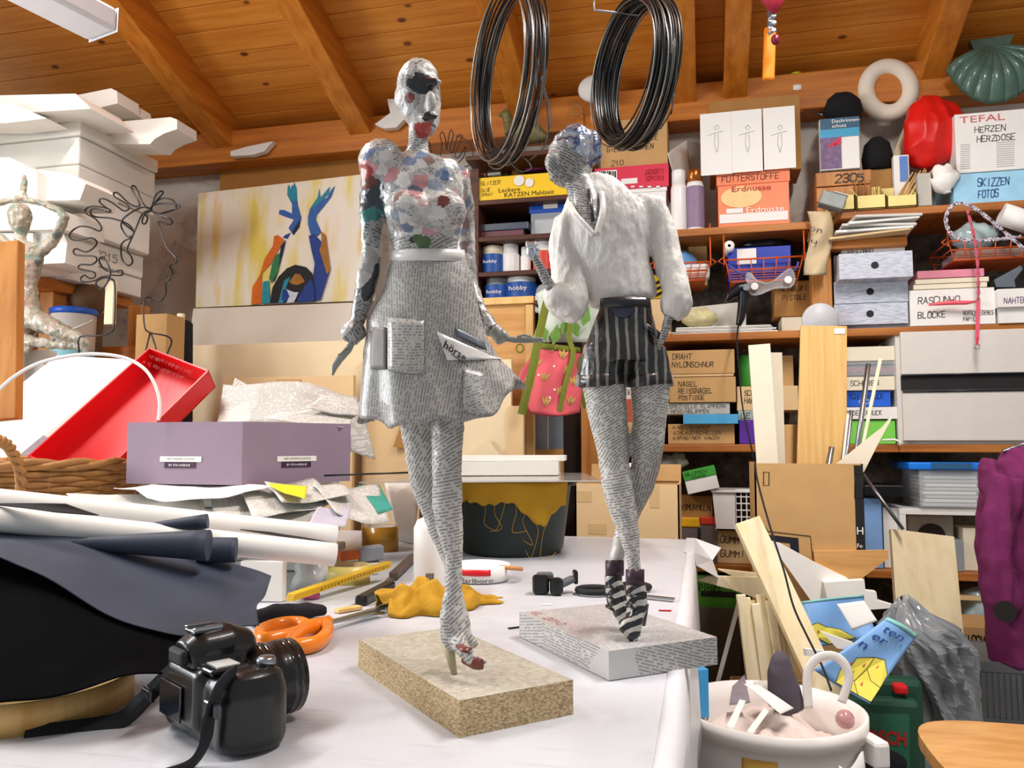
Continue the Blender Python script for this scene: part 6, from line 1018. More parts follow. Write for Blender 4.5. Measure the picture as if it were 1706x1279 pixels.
t = thing('camera_case', PY(1555, 890, 3.1), 'grey beige cabinet speaker with round opening on the open unit', 'speaker'); pbox(B(), 1512, 1590, 858, 928, 3.12, .15, .008, zb=ZD+.001).build('body', mat('beige_grey', '#b3a896', .6), t); B().lathe([(.0001, 0), (.045, 0), (.045, .003)], PY(1552, 893, 3.118), 20, Matrix.Rotation(math.pi/2, 3, 'X')).build('opening', 'brown_dark', t)
carton('white lidded pot box at the right of the round opening speaker', 1605, 1645, 880, 928, 3.08, .12, MATS['cream'], zb=ZD+.001, name='pot_box'); carton('small steel grey case before the speaker', 1580, 1606, 900, 928, 3.05, .08, mat('case_steel', '#8f979c', .4), zb=ZD+.001, name='grey_case')
one(pbox(B(), 1438, 1470, 830, 930, 3.06, .2, .003, zb=ZD+.001), 'blue_folder', mat('folder_blue', '#7ea6d8', .5), 'light blue ring binder beside the planks box', 'binder'); one(pbox(B(), 1472, 1498, 845, 930, 3.08, .2, .003, zb=ZD+.001), 'white_binder', 'white_card', 'white ring binder right of the light blue binder', 'binder')
one(pbox(B(), 1440, 1505, 808, 826, 3.02, .2, .004), 'black_case', 'plastic_black', 'flat black case lying on the ring binders', 'case')
o = one(B().ball(PY(1640, 1010, 3.12), (.08, .06, .07), 18), 'plastic_bag', 'bag_clear', 'crumpled clear bag on the low shelf behind the jacket', 'bag')
for q in o.data.vertices: q.co += q.co.normalized()*.03*fbm(q.co, 22, 3)
carton('carton with half hidden marker writing on the low shelf behind the plank', 1598, 1690, 1045, 1100, 2.82, .2, MATS['card'], (('EIGSVE', .05, .86, .08, .5),), zb=0., name='low_carton')
# ---------------------------------------------------------------- tall box of boards
Yb = 2.42; X0, X1 = PY(1258, 850, Yb).x, PY(1440, 850, Yb).x; zt = PY(1350, 772, Yb).z
tb_ = thing('tall_carton', ((X0+X1)/2, Yb+.13, 0), 'tall brown moving carton full of boards and rods', 'box')
for a, c, nm in (((X0, Yb, 0), (X1, Yb+.005, zt), 'front'), ((X0, Yb+.255, 0), (X1, Yb+.26, zt), 'back'), ((X0, Yb, 0), (X0+.005, Yb+.26, zt), 'side'), ((X1-.005, Yb, 0), (X1, Yb+.26, zt), 'side'), ((X0, Yb, 0), (X1, Yb+.26, .005), 'bottom')): B().span(a, c).build(nm, 'card', tb_)
pbox(B(), 1425, 1440, 775, 932, Yb-.001, .001).build('black_strip', 'ink', tb_); printed('Fo', tb_, PY(1428, 912, Yb-.003), (1, 0, 0), UP, .012, MATS['ink_white'], .014); printed('H', tb_, PY(1428, 890, Yb-.003), (1, 0, 0), UP, .022, MATS['ink_white'], .016)
B().tube([PY(x, y, Yb-.001) for x, y in ((1424, 790), (1438, 790), (1438, 830), (1424, 830))], .0012, 4, True).build('print_frame', 'ink', tb_); B().tube([PY(x, y, Yb-.001) for x, y in ((1272, 786), (1281, 786), (1281, 808), (1272, 808))], .0012, 4, True).build('print_frame', 'ink', tb_)
B().tube([PY(x, y, Yb-.001) for x, y in ((1262, 860), (1280, 885), (1350, 893), (1354, 930))], .0012, 4).build('print_line', 'ink', tb_)
poly(B(), [(1275, 890), (1330, 896), (1332, 930), (1318, 930), (1316, 905), (1275, 900)], Yb-.001, .001).build('print_arrow', 'rail_dark', tb_)
def plankin(label, pts, Y, t, m, name='board', cat='board', grp=None): return one(poly(B(), pts, Y, t), name, m, label, cat, grp)
t = thing('veneer_board', PY(1370, 780, 2.5), 'wood grain veneered board standing tallest in the tall carton', 'board'); poly(B(), [(1325, 900), (1410, 900), (1411, 543), (1334, 542)], 2.5, .016).build('board', 'veneer', t); pbox(B(), 1390, 1408, 547, 556, 2.498, .001).build('white_label', 'white_card', t)
plankin('cream painted board tilted at the left of the tall carton', [(1270, 900), (1305, 900), (1283, 572), (1247, 575)], 2.49, .02, mat('cream_paint', '#e9dec6', .6, .04), 'cream_board'); plankin('second cream board just behind the tilted cream board', [(1288, 900), (1312, 900), (1303, 587), (1278, 587)], 2.52, .02, 'cream_paint', 'cream_board')
b = B().lathe([(.028, 0), (.028, 1.0-.02)], (PY(1316, 700, 2.58).x, 2.58, .1), 20); one(b, 'cardboard_tube', 'card', 'brown cardboard tube between the cream boards and the veneered board', 'tube')
for lb, a, c, r, m in (('thick silver rod leaning at the right side of the tall carton', (1425, 770), (1447, 606), .0075, 'steel'), ('short silver rod beside the thick rod in the carton', (1409, 770), (1419, 684), .005, 'steel'), ('thin white rod left of the short silver rod', (1404, 770), (1413, 690), .003, 'plastic_white'), ('slender pale wooden stick crossing the jewellery box', (1432, 770), (1467, 597), .005, 'lath_raw'), ('stubby grey metal strip before the veneered board', (1378, 790), (1386, 744), .008, 'steel')):
    a_, c_ = PY(*a, 2.475), PY(*c, 2.475); one(B().tube([a_-(c_-a_).normalized()*.25, c_], r, 8), 'rod', m, lb, 'rod')
plankin('pointed pale plywood offcut sticking up at the right of the carton', [(1385, 780), (1440, 735), (1470, 712), (1488, 690), (1484, 700), (1465, 735), (1440, 785), (1420, 800)], 2.455, .01, 'cream_paint', 'plywood_offcut')
# ---------------------------------------------------------------- scrap wood pile, right foreground
def beam(label, a, c, w_, h, D0, D1, m='pine_raw', up=None, name='wood_offcut', grp=None):
    A_, C_ = PF(*a, D0), PF(*c, D1); return one(B().bar(A_, C_, w_, h, up=up or FWD, bev=.002), name, m, label, 'wood', grp)
beam('pale squared timber leaning steeply out of the scrap wood pile', (1244, 868), (1420, 1242), .066, .03, 2.08, 1.87, 'pine_raw')
mat('board_bright', '#f6f3ec', .6, .03); plankin('broad bright white board slanting behind the squared timber', [(1280, 900), (1300, 905), (1360, 938), (1410, 962), (1442, 985), (1446, 1004), (1352, 1002), (1340, 985)], 2.386, .014, 'board_bright', 'white_board')
plankin('bright white panel lying at the top of the scrap pile', [(1372, 970), (1440, 966), (1442, 984), (1460, 986), (1462, 1000), (1500, 1012), (1440, 1016), (1380, 1004)], 2.356, .03, 'board_bright', 'white_foam_board'); plankin('brown wooden board edge behind the white panel', [(1356, 918), (1480, 917), (1480, 930), (1435, 964), (1360, 962)], 2.40, .02, 'beech_board', 'brown_board')
plankin('long pointed splinter of pale wood reaching left over the green box', [(1160, 966), (1180, 960), (1262, 962), (1300, 1000), (1270, 1000), (1220, 982)], 2.2, .02, 'lath_raw', 'wood_splinter'); plankin('second thin wood splinter above the long splinter', [(1196, 948), (1215, 950), (1270, 956), (1262, 962), (1222, 960)], 2.24, .015, 'lath_raw', 'wood_splinter')
sx0, sx1 = PF(1222, 1200, 1.96).x, PF(1398, 1200, 1.96).x; sy0 = PF(1330, 1200, 1.93).y; t = thing('scrap_carton', ((sx0+sx1)/2, sy0+.12, 0), 'low open carton behind the white bucket holding the laths and scrap wood', 'box')
for a, c, nm in (((sx0, sy0, 0), (sx1, sy0+.005, .40), 'front'), ((sx0, sy0+.235, 0), (sx1, sy0+.24, .40), 'back'), ((sx0, sy0, 0), (sx0+.005, sy0+.24, .40), 'side'), ((sx1-.005, sy0, 0), (sx1, sy0+.24, .40), 'side'), ((sx0, sy0, 0), (sx1, sy0+.24, .006), 'bottom'), ((sx0+.006, sy0+.006, .006), (sx1-.006, sy0+.234, .21), 'filling')): B().span(a, c).build(nm, 'card', t)
for i in range(9):
    x = 1234+i*8.2; beam(('leftmost', 'second', 'third', 'fourth', 'fifth', 'sixth', 'seventh', 'eighth', 'rightmost')[i]+' pale lath, counted from the left, in the bundle behind the bucket', (x, 990+(i % 4)*5), (x+36, 1290), .0125, .022, 2.02+.012*(i % 3), 1.99, 'lath_raw', up=RGT, name='lath', grp='upright lath bundle')
beam('white plastic strip slanting between green box and lath bundle', (1232, 1000), (1133, 1372), .012, .004, 2.2, 2.2, 'plastic_white')
plankin('curled white paper strip between map bag and timber', [(1368, 1052), (1420, 1070), (1425, 1074), (1415, 1082), (1395, 1080)], 2.0, .01, 'paper', 'paper_strip'); plankin('short white strip below the curled paper strip', [(1338, 1080), (1372, 1084), (1366, 1094), (1340, 1092)], 1.98, .01, 'paper', 'paper_strip')
beam('wide knotty pine plank leaning upright in front of the open unit', (1535, 888), (1565, 1260), .20, .018, 2.55, 2.35, 'pine_raw', up=FWD, name='pine_plank')
one(B().tube([PF(1438, 790, 2.6), PF(1505, 882, 2.5)], .006, 8), 'steel_rod', 'steel', 'silver rod slanting down from the tall carton to the plank', 'rod')
one(B().tube(smoothpath([PF(x, y, 2.1-.04*i) for i, (x, y) in enumerate(((1258, 770), (1262, 800), (1275, 850), (1290, 900), (1306, 950), (1322, 1010), (1345, 1060), (1370, 1110), (1385, 1150)))], 5), .0026, 6), 'black_cable', 'rubber_black', 'black cable running down across the squared timber', 'cable')
# ---------------------------------------------------------------- map printed bags
mat('map_blue', '#7fb0e6', .5, .05, 8); mat('map_yellow', '#ecdf5a', .5, .05, 8); mat('map_teal', '#8fd0cc', .5)
def mapbag(label, cs, D, yel, txt, tabs):
    c = [PF(*q, D+dd) for *q, dd in cs]; t = thing('map_bag', c[3], label, 'paper bag'); nn = (c[1]-c[0]).cross(c[3]-c[0]).normalized(); nn = -nn if nn.dot(FWD) > 0 else nn
    ptq = lambda u, v, off=0.: c[0]*(1-u)*(1-v)+c[1]*u*(1-v)+c[2]*u*v+c[3]*(1-u)*v+nn*(.008*math.sin(u*4+v*3)+off)
    B().grid(lambda u, v: ptq(u, v), 14, 14).build('bag', 'map_blue', t, solid=.003)
    B().grid(lambda u, v: ptq(u, v*.05, .003), 10, 2).build('teal_edge', 'map_teal', t, solid=.001)
    for pl in yel:
        b = B(); b.add([ptq(u, v, .0028) for u, v in pl], [tuple(range(len(pl)))]); b.build('map_land', 'map_yellow', t)
        b = B(); 
        for (u, v), (u2, v2) in zip(pl, pl[1:]+pl[:1]): b.tube([ptq(u, v, .003), ptq(u2, v2, .003)], .0007, 4)
        b.build('map_border', 'rail_dark', t)
    for (u, v) in tabs: b = B(); b.add([ptq(u, v, .0045), ptq(u+.05, v+.01, .0045), ptq(u+.01, v-.05, .0045)], [(0, 1, 2)]); b.build('map_flag', 'coral', t)
    for s, u, v, h, w_ in txt: p = ptq(u, v, .004); printed(s, t, p, ptq(u+.2, v, .004)-p, ptq(u, v-.2, .004)-p, h, MATS['ink_blue'], w_)
mat('coral', '#c8604a')
mapbag('pale blue map printed bag lying at the back of the scrap pile', [(1334, 1002, 0), (1440, 990, .04), (1460, 1060, 0), (1350, 1080, -.04)], 2.02, [[(.0, .55), (.15, .5), (.3, .62), (.5, .7), (.7, .95), (.3, .98), (.1, .8)]], [], [(.3, .8), (.12, .7)])
mapbag('blue bag printed with a yellow district map over the green tool case', [(1478, 1028, .03), (1531, 1058, .03), (1447, 1172, -.05), (1356, 1116, -.03)], 1.88, [[(.55, .5), (.75, .46), (.97, .6), (.99, .78), (.8, .76), (.62, .66)], [(.62, .66), (.8, .76), (.99, .78), (.99, .98), (.78, .98), (.6, .86)], [(.3, .62), (.55, .5), (.62, .66), (.6, .86), (.4, .84)], [(.25, .8), (.4, .84), (.6, .86), (.78, .98), (.4, .98)]], [('ten', .15, .2, .026, .05), ('er', .12, .34, .026, .036), ('n', .08, .5, .026, .018)], [(.5, .66), (.72, .6), (.85, .72), (.7, .86), (.45, .8), (.3, .72)])
sheet('leaflet', 'white leaflet with small photo on the back map bag', 'leaflet', [(1394, 1006, 1.97), (1440, 1000, 1.97), (1462, 1034, 1.95), (1420, 1050, 1.95)], 'paper', .004)
# grey plastic bag
mat('bag_grey', '#9aa0a3', .2, .35, 8, .2, 60, alpha=.82, coat=.4); gx = [(1506, 1000, .012), (1516, 1016, .04), (1528, 1040, .075), (1545, 1075, .095), (1556, 1120, .085), (1566, 1170, .075), (1572, 1240, .07), (1576, 1330, .075), (1578, 1392, .07)]
def gbag(u, v):
    x = v*(len(gx)-1); i = min(int(x), len(gx)-2); f = x-i; q = [a+(c-a)*f for a, c in zip(gx[i], gx[i+1])]; a = 6.2832*u
    s3 = Vector((math.cos(a)*1.6, math.sin(a)*1.6, v*2.6)); rg = 1-2.6*abs(mnoise.noise(s3*1.35)); r2 = 1-2.6*abs(mnoise.noise(s3*3.1+Vector((7, 0, 0)))); r = q[2]*(1+.26*rg+.12*r2)
    p = PF(q[0], q[1], 2.13); p = p+RGT*math.cos(a)*r+FWD*math.sin(a)*r*.8+UP*.03*mnoise.noise(s3*1.1)*(1-v); p.z = max(p.z, .004); return p
one(B().grid(gbag, 64, 44, closed=True), 'grey_plastic_bag', 'bag_grey', 'shiny grey plastic bag between map bag and pine plank', 'bag', flat=True, solid=.0015)
# tool case
Yt = 2.12; mat('case_green', '#1f4a38', .45, .12, 14); X0, X1 = PY(1400, 1220, Yt).x, PY(1535, 1220, Yt).x; z1 = PY(1480, 1142, Yt).z
t = thing('tool_case', ((X0+X1)/2, Yt+.06, 0), 'dark green power tool case with red latch beside the bucket', 'tool case')
B().span((X0, Yt+.05, .03), (X1+.02, Yt+.11, z1), .012).build('back_shell', 'case_green', t); B().span((X0, Yt, 0), (X1, Yt+.05, z1-.035), .012).build('front_shell', 'case_green', t)
pbox(B(), 1491, 1514, 1143, 1158, Yt+.02, .05, .006).build('latch', 'red_plastic', t); poly(B(), [(1430, 1188), (1515, 1190), (1516, 1330), (1430, 1330)], Yt-.001, .001).build('label', mat('label_green', '#2c6a50', .5, .3, 6), t); printed('BOSCH', t, PY(1430, 1235, Yt-.0025), (1, 0, 0), UP, .032, MATS['ink_red'], PY(1512, 1235, Yt).x-PY(1432, 1235, Yt).x, bold=.03)
b = B().ball(PY(1470, 1268, Yt-.002), (.055, .002, .03), 18); b.build('tool_print', 'rail_dark', t)
# ---------------------------------------------------------------- bucket of paper scraps
cb_ = PF(1284, 1176, 1.62); rz = PF(1284, 1176, 1.62).z; rr = 146*1.62/F; cb_ = Vector((cb_.x, cb_.y, 0))
t = thing('white_bucket', cb_, 'large open white bucket filled with paper scraps at the table edge', 'bucket')
B().lathe([(rr*.78, .0), (rr*.95, rz-.06), (rr*.965, rz-.03), (rr, rz-.03), (rr*1.0, rz), (rr*.96, rz), (rr*.93, rz-.04), (rr*.76, .01), (.0001, .01)], cb_, 48).build('body', mat('bucket_white', '#ece6e0', .35, .03, 5), t)
a0 = -1.95; B().grid(lambda u, v: cb_+Vector((math.cos(a0+u*.36)*(rr*.953+.001), math.sin(a0+u*.36)*(rr*.953+.001), rz-.045-v*.075)), 10, 3).build('tape_patch', mat('tape_gold', '#c99a3a', .3), t, solid=.001)
B().grid(lambda u, v: cb_+Vector((math.cos(-.95+u*.42)*(rr*.97+.004+.012*v), math.sin(-.95+u*.42)*(rr*.97+.004+.012*v), rz-.05-v*.13-.01*math.sin(u*5))), 10, 5).build('white_flap', 'plastic_white', t, solid=.0015)
B().box(cb_+Vector((rr*.98, -.07, rz-.045)), (.03, .06, .05), rotz(.4), .008).build('handle_lug', 'plastic_white', t)
hp_ = smoothpath([PF(1347, 1180, 1.60), PF(1345, 1125, 1.60), PF(1360, 1098, 1.6), PF(1385, 1092, 1.6), PF(1405, 1104, 1.6), PF(1414, 1130, 1.6), PF(1402, 1170, 1.6)], 6); one(B().tube(hp_, .009, 8, flat=.25, up=FWD), 'plastic_strip', 'plastic_white', 'white plastic strip bent into an arch out of the bucket', 'strip')
b = B(); b.loft([(PF(1318, 1185, 1.62), .03, .02), (PF(1306, 1150, 1.62), .033, .022), (PF(1300, 1118, 1.62), .026, .02), (PF(1300, 1095, 1.62), .018, .015), (PF(1300, 1084, 1.62), .006, .006)]); one(b, 'grey_sock', mat('sock_grey', '#57505a', .9, .12, 40, .4, 150), 'dark grey felt sock standing in the bucket', 'sock', voxel=.004, smooth=2)
one(B().grid(lambda u, v: cb_+Vector((math.cos(6.2832*u)*rr*.86*v, math.sin(6.2832*u)*rr*.86*v, rz-.075+.05*(1-v*v)+.03*fbm((math.cos(6.2832*u)*v, math.sin(6.2832*u)*v, 0), 2.2, 3))), 48, 14, closed=True), 'bucket_contents', mat('wrap_pink', '#e6d6cd', .5, .1, 14, .5, 30), 'pale pinkish wrapping film covering the bucket contents', 'wrapping', solid=.002)
for lb, cs, m in (('torn brown printed paper scrap at the back of the bucket', [(1220, 1142, 1.68), (1240, 1122, 1.7), (1250, 1170, 1.64), (1215, 1175, 1.64)], 'photo_grey'), ('crumpled white paper strip on top of the bucket scraps', [(1238, 1140, 1.62), (1262, 1142, 1.62), (1322, 1180, 1.58), (1300, 1190, 1.56)], 'paper'), ('ribbed grey paper between strip and sock in the bucket', [(1255, 1136, 1.66), (1278, 1134, 1.68), (1300, 1170, 1.62), (1282, 1180, 1.6)], 'paper_grey'), ('white folded paper tape loop left in the bucket', [(1232, 1165, 1.58), (1242, 1168, 1.58), (1220, 1218, 1.5), (1208, 1214, 1.5)], 'paper'), ('second white paper tape loop in the bucket middle', [(1272, 1180, 1.58), (1281, 1185, 1.58), (1256, 1220, 1.5), (1244, 1218, 1.5)], 'paper')): sheet('paper_scrap', lb, 'paper scrap', cs, m, .01)
one(B().ball(PF(1408, 1198, 1.56), .018, 14), 'glass_marble', mat('marble_rose', '#b98a8a', .15, .1, coat=.6), 'pinkish glass ball at the right side of the bucket', 'marble')
one(B().box(PF(1154, 1150, 1.75), (.05, .05, .10), rotz(.5), .002), 'blue_white_box', mat('box_cyan', '#3f9fd8', .5, .1), 'small blue and white box between table and bucket', 'box')
# ---------------------------------------------------------------- purple jacket on a rail
jm = mat('jacket_plum', '#6d1f52', .95, .15, 40, .6, 220)
b = B(); JD = 2.1
b.loft([(PF(1735, 742, JD), .02, .04), (PF(1722, 760, JD), .05, .07), (PF(1702, 800, JD), .09, .09), (PF(1700, 860, JD), .1, .1), (PF(1698, 940, JD), .095, .1), (PF(1700, 1020, JD), .08, .09), (PF(1702, 1105, JD), .075, .08)])
b.loft([(PF(1648, 766, JD-.03), .012, .02), (PF(1645, 780, JD-.03), .022, .03), (PF(1652, 805, JD-.03), .03, .04), (PF(1680, 820, JD-.03), .04, .05)]); b.loft([(PF(1682, 800, JD-.06), .05, .04), (PF(1664, 860, JD-.07), .035, .04), (PF(1658, 930, JD-.07), .034, .04), (PF(1668, 1000, JD-.07), .036, .04), (PF(1672, 1020, JD-.07), .03, .03)])
t = thing('plum_jacket', PF(1690, 1110, JD), 'plum knitted jacket hanging at the right picture edge', 'jacket'); b.build('body', jm, t, voxel=.006, smooth=2, displace=lambda c: .009*math.sin(((c-EYE).dot(RGT))*150+2*fbm(c, 6, 2))*(.5)+.006*fbm(c, 14, 2))
B().lathe([(.0001, 0), (.026, 0), (.026, .004)], PF(1674, 1018, JD-.11), 16, Matrix.Rotation(math.pi/2, 3, 'X')).build('sleeve_opening', 'ink', t)
B().tube([PF(1670, 752, JD+.02), PF(1720, 735, JD), PF(1800, 720, JD)], .005, 8).build('hanger', 'steel', t)
# grey crate
t = thing('slotted_crate', PF(1650, 1200, 2.35), 'grey slotted plastic crate under the plum jacket', 'crate'); Yc = 2.48; X0, X1 = PY(1630, 1150, Yc).x, PY(1760, 1150, Yc).x; z1 = PY(1650, 1102, Yc).z; mat('crate_grey', '#7d8288', .5, .06); z0 = 0.
WL[t.name] = Vector(((X0+X1)/2, Yc, 0)); t.location = WL[t.name]
B().span((X0, Yc, z1-.03), (X1, Yc+.25, z1), .004).build('rim', 'crate_grey', t); B().span((X0, Yc, 0), (X1, Yc+.25, .02)).build('bottom', 'crate_grey', t); B().span((X0, Yc+.24, .02), (X1, Yc+.25, z1)).build('back_wall', 'crate_grey', t)
for i in range(14): x = X0+(X1-X0)*i/13; B().span((x-.005, Yc, .02), (x+.005, Yc+.006, z1-.03)).build('slat', 'crate_grey', t)
for z in (z1*.33, z1*.62): B().span((X0, Yc-.001, z-.012), (X1, Yc+.006, z+.012)).build('cross_slat', 'crate_grey', t)
# chair seat
t = thing('wooden_stool', PZ(1680, 1260, .45)*1, 'wooden stool with worn beech seat at the lower right corner', 'stool'); q = PZ(1640, 1240, .45); sc_ = Vector((q.x+.10, q.y-.05, 0)); WL[t.name] = sc_; t.location = sc_
wood('beech_seat', '#d9a868', '#c18a4a', (4, 14, 14), .0, .4, coat=.2)
pts = []
for i in range(40):
    a = 2*math.pi*i/40; ca, sa = math.cos(a), math.sin(a); e = .55; pts.append(sc_+Vector((.21*math.copysign(abs(ca)**e, ca), .19*math.copysign(abs(sa)**e, sa), .425)))
b = B(); b.prism(pts, UP, .025); b.build('seat', 'beech_seat', t)
for sx in (-1, 1):
    for sy in (-1, 1): B().tube([sc_+Vector((sx*.14, sy*.13, .425)), sc_+Vector((sx*.17, sy*.16, 0))], [.016, .013], 10).build('leg', 'beech_seat', t)
# ---------------------------------------------------------------- behind the table
Y = 2.50; X0, X1 = PY(958, 850, Y).x, PY(1132, 850, Y).x; zt = PY(1045, 806, Y).z
t = thing('open_carton', ((X0+X1)/2, Y+.12, 0), 'open brown carton with taped front standing behind the far table edge', 'box')
for a, c, nm, m in (((X0, Y, 0), (X1, Y+.005, zt), 'front', 'card_light'), ((X0, Y+.24, 0), (X1, Y+.245, zt+.0), 'back', 'card'), ((X0, Y, 0), (X0+.005, Y+.24, zt), 'side', 'card_light'), ((X1-.005, Y, 0), (X1, Y+.24, zt), 'side', 'card_light')): B().span(a, c).build(nm, m, t)
B().quadhull([(X0+.02, Y+.235, zt), (X1+.0, Y+.235, zt), (X1, Y+.24, zt), (X0+.02, Y+.24, zt)], [(X0+.02, Y+.25, zt+.055), (X1, Y+.25, zt+.055), (X1, Y+.255, zt+.055), (X0+.02, Y+.255, zt+.055)]).build('raised_flap', 'card', t)
for x0, x1, y0, y1 in ((962, 985, 818, 836), (1082, 1098, 808, 846), (980, 1010, 872, 890)): pbox(B(), x0, x1, y0, y1, Y-.001, .001).build('tape', 'tape_tan', t)
one(pbox(B(), 968, 1000, 650, 800, 2.85, .03, .002, zb=0), 'pine_batten', 'pine_post', 'upright pine batten right of the pink bag bottom', 'batten'); one(pbox(B(), 866, 890, 690, 800, 2.72, .02, .002, zb=0), 'batten', 'pine_raw', 'narrow pale batten left of the grey metal sheets', 'batten')
one(pbox(B(), 888, 912, 683, 760, 2.80, .01, zb=0), 'metal_sheet', mat('sheet_grey', '#9aa3ad', .35, .06), 'light grey metal sheet standing below the pink bag', 'metal sheet'); one(pbox(B(), 914, 938, 683, 760, 2.82, .01, zb=0), 'metal_sheet', mat('sheet_grey_dark', '#7d8890', .35, .06), 'darker grey metal sheet right of the light sheet', 'metal sheet')
one(pbox(B(), 876, 938, 748, 800, 2.74, .02, .001, zb=0), 'brown_card', 'card_dark', 'low brown cardboard piece before the metal sheets', 'cardboard'); one(pbox(B(), 938, 968, 660, 800, 2.9, .02, zb=0), 'dark_board', 'brown_dark', 'dark board left of the upright pine batten', 'board')
t = carton('blue and white printed carton between the right sculpture shins', 1010, 1064, 772, 786, 2.62, .1, MATS['white_card'], name='printed_carton'); t.location.z = t.location.z; 
b = pbox(B(), 1011, 1040, 773, 785, 2.618, .001); b.build('blue_print', 'print_blue', t); pbox(B(), 1052, 1063, 773, 785, 2.618, .001).build('red_print', 'coral_ink', t)
# ---------------------------------------------------------------- pink shopping bag
BD = 2.68; t = thing('pink_bag', PF(915, 690, BD), 'pink cloth bag with leaf print and green straps hung behind the sculptures', 'bag'); mat('bag_pink', '#dd5f68', .8, .08, 14, .3, 60); mat('strap_green', '#6c7420', .8, .1, 30, .3, 120); mat('leaf_print', '#c9a05c', .8, .1)
def bagpt(u, v, off=0.):
    l = 897+(864-897)*min(1, v*2.2)*(1-.35*max(0, v-.5)) if v < .5 else 864+(882-864)*(v-.5)*2; r = 967+4*math.sin(v*3)-2*v
    x = l+(r-l)*u; y = 574+v*(112+6*math.sin(u*3))+8*u*(1-v)
    return PF(x, y, BD-.045*math.sin(math.pi*u)*(.4+.6*v)-.006*math.sin(u*9+v*7)+off)
B().grid(lambda u, v: bagpt(u, v), 24, 20).grid(lambda u, v: bagpt(u, v, .0)+FWD*(.09*math.sin(math.pi*u)**.5*(.3+.7*v)), 24, 20).build('bag_body', 'bag_pink', t, solid=.002)
for (u, v) in ((.35, .08), (.62, .16), (.2, .3), (.72, .38), (.4, .5), (.85, .55), (.18, .62), (.62, .7), (.35, .86), (.8, .85)):
    for da in (-.5, 0, .5): p = bagpt(u, v, -.004); d = RGT*math.sin(da+.2)+UP*math.cos(da+.2); s = FWD.cross(d); b = B(); b.add([p-s*.003, p+d*.02-s*.005, p+d*.034, p+d*.02+s*.004, p+s*.003], [(0, 1, 2, 3, 4)]); b.build('leaf_print', 'leaf_print', t)
for (u, v) in ((.5, .28), (.78, .24), (.3, .42), (.55, .62), (.12, .5), (.6, .92), (.45, .74)): B().lathe([(.0001, 0), (.004, 0), (.004, .0006)], bagpt(u, v, -.004), 10, Matrix.Rotation(math.pi/2, 3, 'X')).build('dot_print', 'white_card', t)
def strap(pts, w0, nm='strap', m='strap_green'): B().tube(smoothpath([PF(*q) for q in pts], 6), w0, 6, flat=.18, up=FWD, sm=False).build(nm, m, t)
B().tube([PF(947, 424, BD), PF(950, 412, BD), PF(952, 408, 3.06), PF(952, 415, 3.16)], .003, 6).build('hook', 'steel', t); strap([(945, 420, BD), (928, 455, BD-.01), (912, 500, BD-.02), (900, 550, BD-.04), (888, 610, BD-.07), (876, 660, BD-.07), (869, 690, BD-.06)], .016); strap([(945, 420, BD+.05), (952, 500, BD+.03), (948, 560, BD), (955, 590, BD-.04), (942, 640, BD-.05), (932, 685, BD-.04)], .010); strap([(972, 590, BD-.02), (962, 620, BD), (975, 680, BD+.01)], .008)
B().grid(lambda u, v: bagpt(u, -.03+v*.08, -.003), 20, 3).build('top_band', 'strap_green', t, solid=.003); B().tube([PF(866+6*math.cos(a), 580+7*math.sin(a), BD-.01) for a in [i*.5236 for i in range(12)]], .003, 6, True).build('ring', 'strap_green', t)
t2 = thing('leaf_bag', PF(950, 570, BD+.05), 'white plastic bag with green leaf print above the pink bag', 'bag'); g = B().grid(lambda u, v: PF(892+u*102+6*math.sin(v*4), 430+60*(1-u)*(1-v)+v*140, BD+.06-.02*math.sin(u*7)), 16, 14); g.build('bag', mat('bag_pale', '#d3dccf', .35, .06, 20, .4, 40), t2, solid=.002)
for i, (x, y, a) in enumerate(((925, 560, .2), (942, 545, .5), (958, 548, -.3), (975, 530, .3), (984, 500, -.2), (965, 515, .6), (905, 555, -.4))):
    p = PF(x, y, BD+.03); d = RGT*math.sin(a)+UP*math.cos(a); s = FWD.cross(d); b = B(); b.add([p-d*.03, p-s*.02, p+d*.045, p+s*.02], [(0, 1, 2, 3)]); b.build('leaf_print', mat('leaf_green', '#6d9a3c', .6, .25, 60), t2)
# ---------------------------------------------------------------- basin with cloth, sheet and foam
bc0 = PF(848, 918, 2.02); bc0 = Vector((bc0.x, bc0.y+.03, TZ)); br = .155; bh = .168
t = thing('basin', bc0, 'dark green plastic basin standing on the far table end', 'basin'); B().lathe([(br*.78, .0), (br*.84, .012), (br*.97, bh), (br*1.06, bh), (br*1.06, bh+.008), (br*.95, bh+.008), (br*.9, bh-.02), (br*.78, .012), (.0001, .01)], bc0, 40).build('body', mat('basin_green', '#28322e', .45, .25, 14), t)
n = mat('cloth_mustard', '#b88a1c', .9, .12, 12, .35, 260)
def drape(u, v):
    a = math.radians(212+u*122); drop = .05+.004*math.sin(u*19)+.003*math.sin(u*70)+.055*max(0, 1-abs(u-.8)/.22); r = br*1.07+.008+.006*math.sin(u*26)*v
    if v < .2: rr_ = br*.9+(r-br*.9)*(v/.2); z = bh+.013
    else: rr_ = r-.012*(v-.2); z = bh+.013-(v-.2)/.8*drop
    return bc0+Vector((rr_*math.cos(a), rr_*math.sin(a), z))
t = thing('draped_cloth', bc0+UP*(bh-.1), 'mustard yellow cloth with frayed hem draped over the basin rim', 'cloth'); B().grid(drape, 70, 14).build('cloth', 'cloth_mustard', t, solid=.0015)
for i in range(7): u = .4+i*.07; p = drape(u, 1.); B().tube(smoothpath([p, p+Vector((.008*math.sin(i*3), -.006, -.02)), p+Vector((.02*math.sin(i*2), -.008, -.045-.006*i)), p+Vector((.03*math.cos(i*2), -.004, -.06))], 4), .0006, 4).build('thread', 'cloth_mustard', t)
